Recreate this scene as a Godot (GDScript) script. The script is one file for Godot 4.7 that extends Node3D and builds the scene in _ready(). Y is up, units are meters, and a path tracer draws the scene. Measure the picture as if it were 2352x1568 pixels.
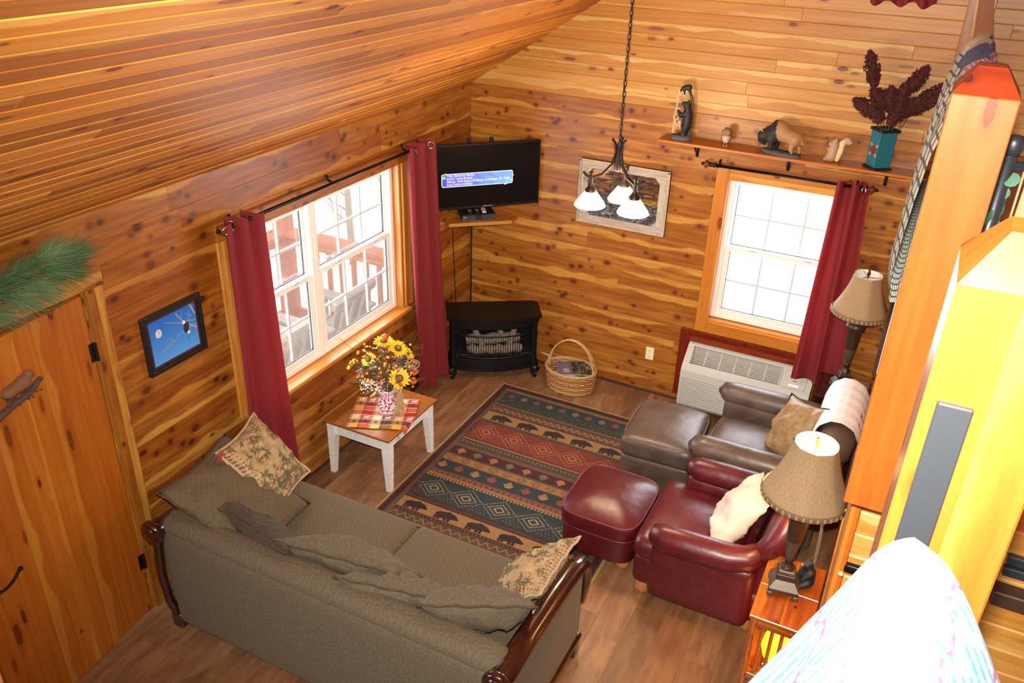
extends Node3D
# A log cabin living room seen from the loft: the corner of the room is the origin, x runs along the back wall, z towards the loft, y up, metres.

var rg := RandomNumberGenerator.new()
var taken := {}
var M := {}
var SHEET := Vector4(1.0 / 2.4, 1.0 / 1.04, 0.0, 0.0)   # metres to the wood sheets: 2.4 m long, eight strips of 0.13 m
const SLOPE := 0.654
const EAVE := 2.4
const RIDGE := 3.54

func _ready() -> void:
	rg.seed = 7
	setup_view()
	make_materials()
	build_shell()
	build_windows()
	build_outside()
	build_loft()
	build_seating()
	build_corner()
	build_tables()
	build_wall_things()
	build_shelf_things()
	build_hanging_things()

func setup_view() -> void:
	var cam := Camera3D.new()
	cam.name = "camera"
	cam.fov = 43.714
	cam.near = 0.05
	cam.far = 200.0
	cam.position = Vector3(3.461, 3.8, 6.188)
	cam.rotation = Vector3(-0.488809, 0.453189, 0.032147)
	add_child(cam)
	var sky := ProceduralSkyMaterial.new()
	sky.sky_top_color = Color(0.86, 0.91, 0.97)
	sky.sky_horizon_color = Color(0.97, 0.98, 1.0)
	sky.ground_horizon_color = Color(0.85, 0.83, 0.78)
	sky.ground_bottom_color = Color(0.6, 0.57, 0.5)
	sky.sky_energy_multiplier = 1.0
	var env := Environment.new()
	env.background_mode = Environment.BG_SKY
	env.sky = Sky.new()
	env.sky.sky_material = sky
	env.background_energy_multiplier = 1.45
	env.tonemap_mode = Environment.TONE_MAPPER_LINEAR
	env.tonemap_exposure = 1.6
	env.sdfgi_enabled = true
	env.ssao_enabled = true
	env.ssil_enabled = true
	var we := WorldEnvironment.new()
	we.name = "world"
	we.environment = env
	add_child(we)
	# the flash on the camera, a little above the lens
	var flash := SpotLight3D.new()
	flash.name = "camera_flash"
	flash.light_energy = 18.5
	flash.light_size = 0.03
	flash.light_color = Color(1.0, 0.985, 0.96)
	flash.spot_range = 30.0
	flash.spot_attenuation = 2.0
	flash.spot_angle = 46.0
	flash.spot_angle_attenuation = 0.9
	flash.shadow_enabled = true
	add_child(flash)
	flash.look_at_from_position(Vector3(3.44, 3.93, 6.17), Vector3(1.75, 1.6, 1.6), Vector3.UP)
	# daylight at the windows: two in view; two unseen, placed to light the room
	area("left_window_daylight", Vector3(-0.14, 1.42, 1.94), Vector3(1, 0, 0), Vector2(1.65, 1.1), 4.5, Color(0.95, 0.97, 1.0))
	area("back_window_daylight", Vector3(2.62, 1.4, -0.14), Vector3(0, 0, 1), Vector2(0.8, 1.1), 2.6, Color(0.95, 0.97, 1.0))
	area("unseen_gable_daylight", Vector3(3.3, 3.3, 9.3), Vector3(0, -0.1, -1), Vector2(4.2, 1.7), 4.5, Color(0.97, 0.98, 1.0))  # unseen source behind the camera, lights the back wall and sofa back
	area("unseen_side_daylight", Vector3(0.05, 1.45, 6.6), Vector3(1, 0, 0), Vector2(1.7, 1.1), 3.0, Color(0.97, 0.98, 1.0))  # unseen source beyond the door, lights the room from the left

func area(called: String, at: Vector3, to: Vector3, size: Vector2, energy: float, c: Color) -> void:
	var l := AreaLight3D.new()
	l.name = called
	l.area_size = size
	l.light_energy = energy
	l.light_color = c
	l.area_range = 30.0
	l.shadow_enabled = true
	add_child(l)
	l.look_at_from_position(at, at + to, Vector3.UP)

# ---------------------------------------------------------------- naming
func numbered(n: String) -> String:
	if not taken.has(n):
		taken[n] = 0
		return n
	taken[n] += 1
	return "%s_%03d" % [n, taken[n]]

func tag(o: Node, label: String, category: String, group := "", kind := "") -> Node:
	if label: o.set_meta("label", label)
	if category: o.set_meta("category", category)
	if group: o.set_meta("group", group)
	if kind: o.set_meta("kind", kind)
	return o

func thing(called: String, label: String, category: String, at := Vector3.ZERO, turn := 0.0, group := "") -> Node3D:
	var o := Node3D.new()
	o.name = numbered(called)
	add_child(o)
	o.position = at
	o.rotation.y = turn
	tag(o, label, category, group)
	return o

func struct(called: String, label: String, category: String) -> Node3D:
	var o := thing(called, label, category)
	o.set_meta("kind", "structure")
	return o

func mk(st: SurfaceTool, m: Material, called: String, parent: Node, label := "") -> MeshInstance3D:
	st.generate_normals()
	var o := MeshInstance3D.new()
	o.mesh = st.commit()
	o.material_override = m
	o.name = called if parent != self else numbered(called)
	parent.add_child(o, true)
	if label: o.set_meta("label", label)
	return o

func copy_of(o: Node3D, at: Vector3, turn: float, label: String, n := "") -> Node3D:
	var c: Node3D = o.duplicate()
	c.name = numbered(n if n else String(o.name).rstrip("_0123456789"))
	add_child(c)
	c.position = at
	c.rotation.y = turn
	if label: c.set_meta("label", label)
	return c

# ---------------------------------------------------------------- mesh helpers
func S(smooth := false) -> SurfaceTool:
	var st := SurfaceTool.new()
	st.begin(Mesh.PRIMITIVE_TRIANGLES)
	st.set_smooth_group(0 if smooth else -1)
	return st

func vt(st: SurfaceTool, p: Vector3, uv: Vector2) -> void:
	st.set_uv(uv)
	st.add_vertex(p)

func uvof(p: Vector3, n: Vector3, long: int, f: Vector4) -> Vector2:
	var a := n.abs().max_axis_index()
	var ax := [0, 1, 2]
	ax.erase(a)
	var i: int = ax[0]
	var j: int = ax[1]
	if j == long or (a == long and false):
		var k := i; i = j; j = k
	return Vector2(p[i] * f.x + f.z, p[j] * f.y + f.w)

# a convex piece's triangle, turned so that it faces away from o
func trio(st: SurfaceTool, o: Vector3, a: Vector3, b: Vector3, c: Vector3, long: int, f: Vector4, xf: Transform3D) -> void:
	var n := (b - a).cross(c - a)
	if n.length_squared() < 1e-16: return
	if n.dot((a + b + c) / 3.0 - o) > 0.0:
		var t := b; b = c; c = t
	vt(st, xf * a, uvof(a, n, long, f)); vt(st, xf * b, uvof(b, n, long, f)); vt(st, xf * c, uvof(c, n, long, f))

func quado(st: SurfaceTool, o: Vector3, a: Vector3, b: Vector3, c: Vector3, d: Vector3, long: int, f: Vector4, xf: Transform3D) -> void:
	trio(st, o, a, b, c, long, f, xf)
	trio(st, o, a, c, d, long, f, xf)

# box with chamfered edges; long: the axis the grain follows (-1: the longest)
func cbox(st: SurfaceTool, c: Vector3, s: Vector3, bev := 0.0, xf := Transform3D(), f := Vector4(1, 1, 0, 0), long := -1) -> void:
	var h := s * 0.5
	bev = minf(bev, minf(h.x, minf(h.y, h.z)) * 0.98)
	if long < 0: long = s.max_axis_index()
	var t := xf.translated_local(c)
	var P := func(k: int, sx: int, sy: int, sz: int) -> Vector3:
		var q := Vector3(sx, sy, sz) * (h - Vector3(bev, bev, bev))
		q[k] = (h[k]) * [sx, sy, sz][k]
		return q
	for k in 3:
		for sg in [-1, 1]:
			var q := []
			for e in [[-1, -1], [1, -1], [1, 1], [-1, 1]]:
				var v := [0, 0, 0]
				v[k] = sg
				v[(k + 1) % 3] = e[0]
				v[(k + 2) % 3] = e[1]
				q.append(P.call(k, v[0], v[1], v[2]))
			quado(st, Vector3.ZERO, q[0], q[1], q[2], q[3], long, f, t)
	if bev <= 0.0: return
	for k in 3:
		var i := (k + 1) % 3
		var j := (k + 2) % 3
		for si in [-1, 1]:
			for sj in [-1, 1]:
				var v := [0, 0, 0]
				v[i] = si
				v[j] = sj
				var w := v.duplicate()
				v[k] = -1
				w[k] = 1
				quado(st, Vector3.ZERO, P.call(i, v[0], v[1], v[2]), P.call(i, w[0], w[1], w[2]), P.call(j, w[0], w[1], w[2]), P.call(j, v[0], v[1], v[2]), long, f, t)
	for sx in [-1, 1]:
		for sy in [-1, 1]:
			for sz in [-1, 1]:
				trio(st, Vector3.ZERO, P.call(0, sx, sy, sz), P.call(1, sx, sy, sz), P.call(2, sx, sy, sz), long, f, t)

# a grid surface from f(u, v); flip turns its face round
func grid(st: SurfaceTool, nu: int, nv: int, fn: Callable, flip := false) -> void:
	var pts := PackedVector3Array()
	for j in nv + 1:
		for i in nu + 1:
			pts.append(fn.call(float(i) / nu, float(j) / nv))
	for j in nv:
		for i in nu:
			var a := j * (nu + 1) + i
			var ids := [a, a + 1, a + nu + 2, a, a + nu + 2, a + nu + 1]
			if flip: ids = [a, a + nu + 2, a + 1, a, a + nu + 1, a + nu + 2]
			for k in ids:
				vt(st, pts[k], Vector2(float(k % (nu + 1)) / nu, float(k / (nu + 1)) / nv))

# turned shape: profile of (radius, height) from bottom to top; lobes make it fluted
func lathe(st: SurfaceTool, prof: Array, seg := 20, xf := Transform3D(), lobes := 0, deep := 0.0) -> void:
	var n := prof.size() - 1
	grid(st, seg, n, func(u: float, v: float) -> Vector3:
		var p: Vector2 = prof[int(round(v * n))]
		var a := 0.0 if u >= 1.0 else u * TAU
		var r := p.x * (1.0 - deep * absf(sin(a * lobes * 0.5)) if lobes else 1.0)
		return xf * Vector3(r * cos(a), p.y, -r * sin(a)), true)

func tube(st: SurfaceTool, pts: Array, rad, seg := 8, caps := true) -> void:
	var n := pts.size()
	var ring := []
	var side := Vector3.ZERO
	for i in n:
		var d: Vector3 = (pts[mini(i + 1, n - 1)] - pts[maxi(i - 1, 0)]).normalized()
		if i == 0: side = d.cross(Vector3.UP if absf(d.y) < 0.9 else Vector3.RIGHT).normalized()
		side = (side - d * side.dot(d)).normalized()
		var up := side.cross(d)
		var r: float = rad[i] if rad is Array else rad
		var c := []
		for k in seg:
			var a := TAU * k / seg
			c.append(pts[i] + (side * cos(a) + up * sin(a)) * r)
		ring.append(c)
	for i in n - 1:
		for k in seg:
			var l := (k + 1) % seg
			for p in [[i, k], [i, l], [i + 1, l], [i, k], [i + 1, l], [i + 1, k]]:
				vt(st, ring[p[0]][p[1]], Vector2(float(p[1]) / seg, float(p[0]) / n))
	if caps:
		for e in [0, n - 1]:
			for k in range(1, seg - 1):
				var t := [ring[e][0], ring[e][k], ring[e][k + 1]]
				if e == 0: t = [t[0], t[2], t[1]]
				for p in t: vt(st, p, Vector2.ZERO)

# box with round edges of radius r; puff swells it outwards along y, sag bends it
func rbox(st: SurfaceTool, c: Vector3, s: Vector3, r: float, n := 8, puff := 0.0, xf := Transform3D(), pinch := 0.0) -> void:
	var h := s * 0.5
	r = minf(r, minf(h.x, minf(h.y, h.z)))
	var inner := h - Vector3(r, r, r)
	var t := xf.translated_local(c)
	for k in 3:
		for sg in [-1.0, 1.0]:
			var i := (k + 1) % 3
			var j := (k + 2) % 3
			grid(st, n, n, func(u: float, v: float) -> Vector3:
				var q := Vector3.ZERO
				q[k] = sg * h[k]
				q[i] = h[i] * soft_step(u)
				q[j] = h[j] * soft_step(v)
				var cl := q.clamp(-inner, inner)
				var nn := q - cl
				var p := q if nn.length() < 1e-9 else cl + nn.normalized() * r
				var fx := 1.0 - pow(p.x / h.x, 2)
				var fz := 1.0 - pow(p.z / h.z, 2)
				if puff != 0.0: p.y += puff * fx * fz * (1.0 if p.y > 0.0 else -0.25)
				if pinch != 0.0:
					p.x *= 1.0 - pinch * fz
					p.z *= 1.0 - pinch * fx
				return t * p, sg > 0.0)

func soft_step(u: float) -> float:
	var x := u * 2.0 - 1.0
	return signf(x) * (1.0 - pow(1.0 - absf(x), 1.7))

# pillow: w by h, thick t, lying in the x-y plane, with drawn-in sides and pointed corners
func pillow(st: SurfaceTool, w: float, h: float, t: float, xf: Transform3D, n := 18, slump := 0.0, seed_no := 1) -> void:
	var nz := FastNoiseLite.new()
	nz.seed = seed_no
	nz.frequency = 3.2
	for sg in [-1.0, 1.0]:
		grid(st, n, n, func(u: float, v: float) -> Vector3:
			var x := u * 2.0 - 1.0
			var y := v * 2.0 - 1.0
			var e := pow(maxf(0.0, 1.0 - x * x), 0.55) * pow(maxf(0.0, 1.0 - y * y), 0.55)
			var px := x * w * 0.5 * (1.0 - 0.11 * (1.0 - y * y) * x * x)
			var py := y * h * 0.5 * (1.0 - 0.11 * (1.0 - x * x) * y * y)
			var pz: float = sg * t * 0.5 * e
			pz += nz.get_noise_3d(px * 2.2, py * 2.2, 0.0) * t * 0.3 * sqrt(maxf(e, 0.0))
			py -= slump * (1.0 - x * x) * (0.5 + 0.5 * y)
			pz += slump * 0.6 * (y * y)
			return xf * Vector3(px, py, pz), sg > 0.0)

# flat outline in the x-y plane pulled along z by depth, both ends closed
func prism(st: SurfaceTool, poly: PackedVector2Array, z0: float, z1: float, xf := Transform3D(), f := Vector4(1, 1, 0, 0)) -> void:
	if Geometry2D.is_polygon_clockwise(poly):
		poly = poly.duplicate()
		poly.reverse()
	var tris := Geometry2D.triangulate_polygon(poly)
	for k in range(0, tris.size(), 3):
		var t := [poly[tris[k]], poly[tris[k + 1]], poly[tris[k + 2]]]
		var area2: float = (t[1] - t[0]).cross(t[2] - t[0])
		if area2 > 0.0: t = [t[0], t[2], t[1]]
		for p in t: vt(st, xf * Vector3(p.x, p.y, z1), Vector2(p.x * f.x + f.z, p.y * f.y + f.w))
		for p in [t[0], t[2], t[1]]: vt(st, xf * Vector3(p.x, p.y, z0), Vector2(p.x * f.x + f.z, p.y * f.y + f.w))
	for i in poly.size():
		var a := poly[i]
		var b := poly[(i + 1) % poly.size()]
		var q := [Vector3(a.x, a.y, z0), Vector3(b.x, b.y, z0), Vector3(b.x, b.y, z1), Vector3(a.x, a.y, z1)]
		for k in [0, 2, 1, 0, 3, 2]:
			vt(st, xf * q[k], Vector2((q[k].x + q[k].y) * f.x + f.z, q[k].z * f.y + f.w))

# smooth blend of tapered capsules meshed as surface nets: limbs = [from, to, radius, radius]
func blob(limbs: Array, cell: float, k: float, paint: Callable) -> ArrayMesh:
	var lo := Vector3.ONE * 1e9
	var hi := -lo
	for l in limbs:
		var r: float = maxf(l[2], l[3]) + k + cell * 1.5
		for e in 2:
			lo = lo.min(l[e] - Vector3.ONE * r)
			hi = hi.max(l[e] + Vector3.ONE * r)
	var nx := int((hi.x - lo.x) / cell) + 2
	var ny := int((hi.y - lo.y) / cell) + 2
	var nz := int((hi.z - lo.z) / cell) + 2
	var fld := PackedFloat32Array()
	fld.resize(nx * ny * nz)
	fld.fill(cell * 4.0)
	for l in limbs:
		var a: Vector3 = l[0]
		var ab: Vector3 = l[1] - a
		var r0: float = l[2]
		var dr: float = l[3] - r0
		var inv := 1.0 / maxf(ab.length_squared(), 1e-9)
		var reach: float = maxf(r0, l[3]) + k + cell * 2.0
		var b0: Vector3 = ((a.min(l[1]) - Vector3.ONE * reach - lo) / cell).floor()
		var b1: Vector3 = ((a.max(l[1]) + Vector3.ONE * reach - lo) / cell).ceil()
		for z in range(maxi(0, int(b0.z)), mini(nz, int(b1.z) + 1)):
			for y in range(maxi(0, int(b0.y)), mini(ny, int(b1.y) + 1)):
				var at := (z * ny + y) * nx
				for x in range(maxi(0, int(b0.x)), mini(nx, int(b1.x) + 1)):
					var p := lo + Vector3(x, y, z) * cell - a
					var t := clampf(p.dot(ab) * inv, 0.0, 1.0)
					var d := (p - ab * t).length() - r0 - dr * t
					var o := fld[at + x]
					var m := maxf(k - absf(d - o), 0.0) / k
					fld[at + x] = minf(d, o) - m * m * k * 0.25
	var vid := {}
	var vs := PackedVector3Array()
	var step := [1, nx, nx * ny]
	var corner := []
	for c in 8: corner.append((c & 1) + ((c >> 1) & 1) * nx + ((c >> 2) & 1) * nx * ny)
	var edges := [[0, 1], [2, 3], [4, 5], [6, 7], [0, 2], [1, 3], [4, 6], [5, 7], [0, 4], [1, 5], [2, 6], [3, 7]]
	for z in nz - 1:
		for y in ny - 1:
			for x in nx - 1:
				var at := (z * ny + y) * nx + x
				var inside := 0
				for c in 8:
					if fld[at + corner[c]] < 0.0: inside += 1
				if inside == 0 or inside == 8: continue
				var sum := Vector3.ZERO
				var cnt := 0
				for e in edges:
					var f0 := fld[at + corner[e[0]]]
					var f1 := fld[at + corner[e[1]]]
					if (f0 < 0.0) == (f1 < 0.0): continue
					var t := f0 / (f0 - f1)
					var p0 := Vector3(e[0] & 1, (e[0] >> 1) & 1, (e[0] >> 2) & 1)
					var p1 := Vector3(e[1] & 1, (e[1] >> 1) & 1, (e[1] >> 2) & 1)
					sum += p0.lerp(p1, t)
					cnt += 1
				vid[at] = vs.size()
				vs.append(lo + (Vector3(x, y, z) + sum / cnt) * cell)
	var st := S(true)
	for z in range(1, nz - 1):
		for y in range(1, ny - 1):
			for x in range(1, nx - 1):
				var at := (z * ny + y) * nx + x
				for ax in 3:
					var f0 := fld[at]
					var f1 := fld[at + step[ax]]
					if (f0 < 0.0) == (f1 < 0.0): continue
					var u: int = step[(ax + 1) % 3]
					var v: int = step[(ax + 2) % 3]
					var q := [at - u - v, at - v, at, at - u]
					if not (vid.has(q[0]) and vid.has(q[1]) and vid.has(q[2]) and vid.has(q[3])): continue
					if f0 < 0.0: q.reverse()
					for i in [0, 1, 2, 0, 2, 3]:
						var p: Vector3 = vs[vid[q[i]]]
						st.set_color(paint.call(p))
						vt(st, p, Vector2.ZERO)
	st.generate_normals()
	return st.commit()

func blob_part(limbs: Array, cell: float, k: float, paint: Callable, m: Material, called: String, parent: Node) -> MeshInstance3D:
	var o := MeshInstance3D.new()
	o.mesh = blob(limbs, cell, k, paint)
	o.material_override = m
	o.name = called if parent != self else numbered(called)
	parent.add_child(o, true)
	return o

func lin(r: int, g: int, b: int) -> Color:
	return Color8(r, g, b).srgb_to_linear()

# ---------------------------------------------------------------- materials
const TONE := 0.825   # one scale for all but the pale things, set against the exposure
const PALE := ["vinyl_white", "vinyl_grid", "glass", "chrome", "cord_white", "paper", "white_cloth", "throw_pink", "table_white", "shade_lining", "milk_glass", "milk_glass_off", "lamp_bulb", "amber_glow", "ground", "bark", "deck_wood", "grey_wood", "tiny_white", "petal", "petal_deep", "pitcher", "eagle_print", "barn_wood", "table_cloth", "shade_cloth", "screen_white", "screen_blue", "screen_green", "remote_white", "outlet", "figure", "pine_ceiling", "pine_ceiling_dark", "pine_ceiling_pale"]

func mat(key: String, c: Color, rough := 0.6, o := {}) -> StandardMaterial3D:
	var m := StandardMaterial3D.new()
	m.resource_name = key
	m.albedo_color = c if key in PALE else Color(c.r * TONE, c.g * TONE, c.b * TONE, c.a)
	m.roughness = rough
	m.metallic = o.get("metal", 0.0)
	if o.has("tex"): m.albedo_texture = o.tex
	if o.has("tri"):
		m.uv1_triplanar = true
		m.uv1_scale = Vector3.ONE * o.tri
	if o.has("scale"): m.uv1_scale = o.scale
	if o.has("bump"):
		m.heightmap_enabled = true
		m.heightmap_texture = o.bump
		m.heightmap_scale = o.get("deep", 0.1)
	if o.has("coat"):
		m.clearcoat_enabled = true
		m.clearcoat = o.coat
		m.clearcoat_roughness = o.get("coat_rough", 0.15)
	if o.has("rim"):
		m.rim_enabled = true
		m.rim = o.rim
		m.rim_tint = 0.7
	if o.has("glow"):
		m.emission_enabled = true
		m.emission = o.glow
		m.emission_energy_multiplier = o.get("power", 1.0)
	if o.has("back"):
		m.backlight_enabled = true
		m.backlight = o.back
	if o.has("vc"): m.vertex_color_use_as_albedo = true
	if o.has("spec"): m.metallic_specular = o.spec
	if c.a < 1.0: m.transparency = BaseMaterial3D.TRANSPARENCY_ALPHA
	M[key] = m
	return m

func noise_tex(sd: int, freq: float, lo: float, hi: float, size := 256, kind := FastNoiseLite.TYPE_SIMPLEX, oct := 4) -> ImageTexture:
	var n := FastNoiseLite.new()
	n.seed = sd
	n.frequency = freq
	n.noise_type = kind
	n.fractal_octaves = oct
	var im := n.get_seamless_image(size, size)
	im.convert(Image.FORMAT_RGB8)
	var d := im.get_data()
	for i in d.size(): d[i] = clampi(int(lerpf(lo, hi, d[i] / 255.0) * 255.0), 0, 255)
	return ImageTexture.create_from_image(Image.create_from_data(size, size, false, Image.FORMAT_RGB8, d))

func weave_tex(px: int, depth: float) -> ImageTexture:
	var d := PackedByteArray()
	for y in 128:
		for x in 128:
			var u := float(x % px) / px
			var v := float(y % px) / px
			var over := (x / px + y / px) % 2 == 0
			var q := sin(PI * (u if over else v))
			d.append(int(255.0 * (1.0 - depth + depth * q)))
	var im := Image.create_from_data(128, 128, false, Image.FORMAT_L8, d)
	im.convert(Image.FORMAT_RGB8)
	return ImageTexture.create_from_image(im)

# a sheet of board faces side by side: grain along u, sapwood at one edge, knots
func wood_sheet(w: int, h: int, strips: int, sd: int, p: Dictionary) -> ImageTexture:
	var r := RandomNumberGenerator.new()
	r.seed = sd
	var n1 := FastNoiseLite.new()
	n1.seed = sd
	n1.frequency = 1.0
	n1.fractal_type = FastNoiseLite.FRACTAL_NONE
	var n2: FastNoiseLite = n1.duplicate()
	n2.seed = sd + 9
	var data := PackedByteArray()
	data.resize(w * h * 3)
	var sh := h / strips
	for s in strips:
		var base: Color = p.a.lerp(p.b, r.randf())
		var sap: Color = p.sap
		var frac: float = r.randf_range(0.12, 0.42) if r.randf() < p.sap_share else -0.6
		var upside := r.randf() < 0.5
		var knots := []
		var x0 := r.randf() * w
		for k in int(p.knots * r.randf_range(0.6, 1.5)):
			var rad: float = r.randf_range(p.k0, p.k1)
			var kx := fposmod(x0 + r.randfn(0, 0.09) * w, float(w)) if r.randf() < 0.6 else r.randf() * w
			knots.append([kx, r.randf_range(0.12, 0.88) * sh, rad * r.randf_range(1.0, p.oval), rad * r.randf_range(0.8, 1.0), r.randf_range(0.55, 1.0)])
			if r.randf() < 0.3: x0 = r.randf() * w
		var kc: Color = p.knot
		var dark: Color = p.dark
		for x in w:
			var ca := cos(TAU * x / w)
			var sa := sin(TAU * x / w)
			var act := []
			for k in knots:
				var dx := fposmod(x - k[0] + w * 0.5, float(w)) - w * 0.5
				if absf(dx) < k[2] * 3.4: act.append([dx * dx / (k[2] * k[2]), k[1], k[3], k[4]])
			var bnd := frac + 0.26 * n1.get_noise_3d(ca * 1.1, sa * 1.1, s * 7.7) + 0.05 * n1.get_noise_3d(ca * 4.0, sa * 4.0, s * 3.1)
			for y in sh:
				var v := float(y) / sh
				var vv := v
				var near := 99.0
				var str := 1.0
				for k in act:
					var dy: float = (y - k[1]) / k[2]
					var q: float = k[0] + dy * dy
					if q < 11.0:
						vv -= dy * k[2] / sh * exp(-q * 0.4) * 0.75
						if q < near:
							near = q
							str = k[3]
				var g := n1.get_noise_3d(ca * p.run, sa * p.run, vv * p.lines + s * 31.7)
				var f := n2.get_noise_3d(ca * 5.0, sa * 5.0, vv * p.fine + s * 17.0)
				var e := clampf(((1.0 - v if upside else v) - 1.0 + bnd) * 14.0 + f * 0.4, 0.0, 1.0)
				var c := base.lerp(sap, e)
				c = c.lerp(dark, clampf(g * 0.5 + 0.32, 0.0, 1.0) * p.contrast * (1.0 - 0.5 * e) + clampf(f, 0.0, 1.0) * p.streak)
				if near < 6.0:
					if near < 1.0: c = c.lerp(kc, str * (0.85 if near < 0.6 else 1.0))
					else: c = c.lerp(p.halo, str * 0.75 * exp(-(near - 1.0) * 0.4))
				var at := ((s * sh + y) * w + x) * 3
				data[at] = int(c.r * 255.0)
				data[at + 1] = int(c.g * 255.0)
				data[at + 2] = int(c.b * 255.0)
	return ImageTexture.create_from_image(Image.create_from_data(w, h, false, Image.FORMAT_RGB8, data))

func make_materials() -> void:
	var cedar := wood_sheet(1536, 640, 8, 11, {"a": Color8(210, 138, 52), "b": Color8(186, 112, 36), "sap": Color8(232, 168, 74), "sap_share": 0.5, "dark": Color8(124, 62, 18), "knot": Color8(84, 38, 22), "halo": Color8(128, 60, 20), "knots": 10.0, "k0": 4.0, "k1": 12.0, "oval": 1.5, "run": 1.1, "lines": 4.0, "fine": 34.0, "contrast": 0.7, "streak": 0.22})
	var pine := wood_sheet(1536, 640, 8, 23, {"a": Color8(236, 180, 100), "b": Color8(224, 160, 80), "sap": Color8(246, 202, 130), "sap_share": 0.3, "dark": Color8(180, 102, 38), "knot": Color8(112, 56, 28), "halo": Color8(186, 112, 58), "knots": 2.6, "k0": 4.0, "k1": 14.0, "oval": 3.2, "run": 0.7, "lines": 4.0, "fine": 26.0, "contrast": 0.42, "streak": 0.14})
	var vinyl := wood_sheet(1024, 512, 8, 37, {"a": Color8(178, 132, 90), "b": Color8(158, 112, 74), "sap": Color8(192, 146, 106), "sap_share": 0.25, "dark": Color8(112, 74, 48), "knot": Color8(70, 42, 26), "halo": Color8(110, 70, 44), "knots": 0.6, "k0": 3.0, "k1": 6.0, "oval": 2.5, "run": 1.4, "lines": 3.2, "fine": 22.0, "contrast": 0.62, "streak": 0.34})
	var grey := wood_sheet(512, 256, 8, 53, {"a": Color8(186, 174, 160), "b": Color8(164, 152, 138), "sap": Color8(196, 172, 142), "sap_share": 0.3, "dark": Color8(118, 108, 98), "knot": Color8(90, 80, 70), "halo": Color8(130, 118, 104), "knots": 0.5, "k0": 2.0, "k1": 4.0, "oval": 2.0, "run": 1.2, "lines": 6.0, "fine": 30.0, "contrast": 0.6, "streak": 0.4})
	for t in [["cedar", cedar, Color(1, 1, 1), 0.36], ["cedar_deep", cedar, Color(0.92, 0.84, 0.76), 0.36], ["cedar_pale", cedar, Color(1.0, 1.0, 0.95), 0.36], ["cedar_red", cedar, Color(0.72, 0.4, 0.4), 0.32],
			["pine", pine, Color(0.96, 0.93, 0.8), 0.42], ["pine_pale", pine, Color(0.99, 0.97, 0.88), 0.42], ["pine_warm", pine, Color(0.94, 0.87, 0.7), 0.42], ["pine_ceiling", pine, Color(0.92, 0.8, 0.56), 0.6], ["pine_ceiling_dark", pine, Color(0.78, 0.65, 0.43), 0.6], ["pine_ceiling_pale", pine, Color(0.96, 0.86, 0.62), 0.6], ["pine_door", pine, Color(0.92, 0.72, 0.42), 0.34], ["pine_door_pale", pine, Color(0.98, 0.8, 0.48), 0.34],
			["pine_trim", pine, Color(1, 0.88, 0.66), 0.34], ["post_wood", pine, Color(0.86, 0.66, 0.48), 0.36], ["cap_red", cedar, Color(0.84, 0.5, 0.46), 0.36], ["loft_trim", pine, Color(0.9, 0.68, 0.42), 0.4], ["floor_vinyl", vinyl, Color(1, 1, 1), 0.42], ["floor_vinyl_dark", vinyl, Color(0.86, 0.84, 0.82), 0.42], ["floor_vinyl_pale", vinyl, Color(1.0, 0.97, 0.94), 0.42],
			["table_wood", pine, Color(0.76, 0.6, 0.36), 0.34], ["cherry", cedar, Color(0.96, 0.78, 0.6), 0.26], ["deck_wood", pine, Color(0.84, 0.62, 0.34), 0.7], ["grey_wood", grey, Color(1.0, 1.0, 1.0), 0.8], ["barn_wood", grey, Color(1, 1, 1), 0.8], ["plain_shelf", pine, Color(0.95, 0.78, 0.56), 0.36]]:
		mat(t[0], t[2], t[3], {"tex": t[1]})
	for k in ["cherry"]:
		M[k].clearcoat_enabled = true
		M[k].clearcoat = 0.5
		M[k].clearcoat_roughness = 0.22
	mat("under_board", Color8(96, 56, 26), 0.8)
	mat("base_strip", Color8(74, 48, 34), 0.5)
	var fine := noise_tex(3, 0.06, 0.0, 1.0)
	var mottled := noise_tex(5, 0.03, 0.72, 1.0)
	var weave := weave_tex(4, 0.8)
	mat("vinyl_white", Color8(232, 228, 220), 0.4)
	mat("vinyl_grid", Color8(190, 192, 194), 0.5)
	mat("gasket", Color8(40, 40, 42), 0.6)
	mat("glass", Color(1, 1, 1, 0.06), 0.02)
	mat("black_metal", Color8(28, 25, 24), 0.35, {"metal": 0.6})
	mat("bronze", Color8(74, 60, 48), 0.4, {"metal": 0.7})
	mat("chrome", Color8(220, 220, 222), 0.15, {"metal": 1.0})
	mat("brass", Color8(200, 150, 60), 0.3, {"metal": 0.9})
	mat("amber_glass", Color8(120, 58, 12), 0.12, {"coat": 1.0})
	mat("curtain", Color8(136, 18, 24), 0.75, {"rim": 0.2, "bump": fine, "tri": 6.0, "deep": 0.06, "back": Color8(60, 6, 8)})
	mat("tv_black", Color8(8, 8, 9), 0.3, {"spec": 0.3})
	mat("tv_frame", Color8(14, 14, 15), 0.3)
	mat("box_grey", Color8(62, 64, 68), 0.5)
	mat("box_black", Color8(18, 19, 21), 0.55)
	mat("button_grey", Color8(168, 168, 165), 0.5)
	mat("remote_white", Color8(214, 210, 200), 0.5)
	mat("stove_black", Color8(14, 14, 15), 0.45, {"spec": 0.4})
	mat("stove_inside", Color8(12, 12, 12), 0.7)
	mat("log_clay", Color.WHITE, 0.9, {"tex": noise_tex(12, 0.05, 0.25, 0.78), "tri": 5.0, "bump": fine, "deep": 0.3})
	M.log_clay.albedo_color = Color8(250, 224, 200)
	mat("cord_white", Color8(205, 205, 200), 0.6)
	mat("wicker", Color8(214, 150, 84), 0.55)
	mat("wicker_dark", Color8(186, 120, 62), 0.6)
	mat("wicker_light", Color8(228, 176, 116), 0.55)
	mat("paper", Color8(212, 212, 208), 0.6)
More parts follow.
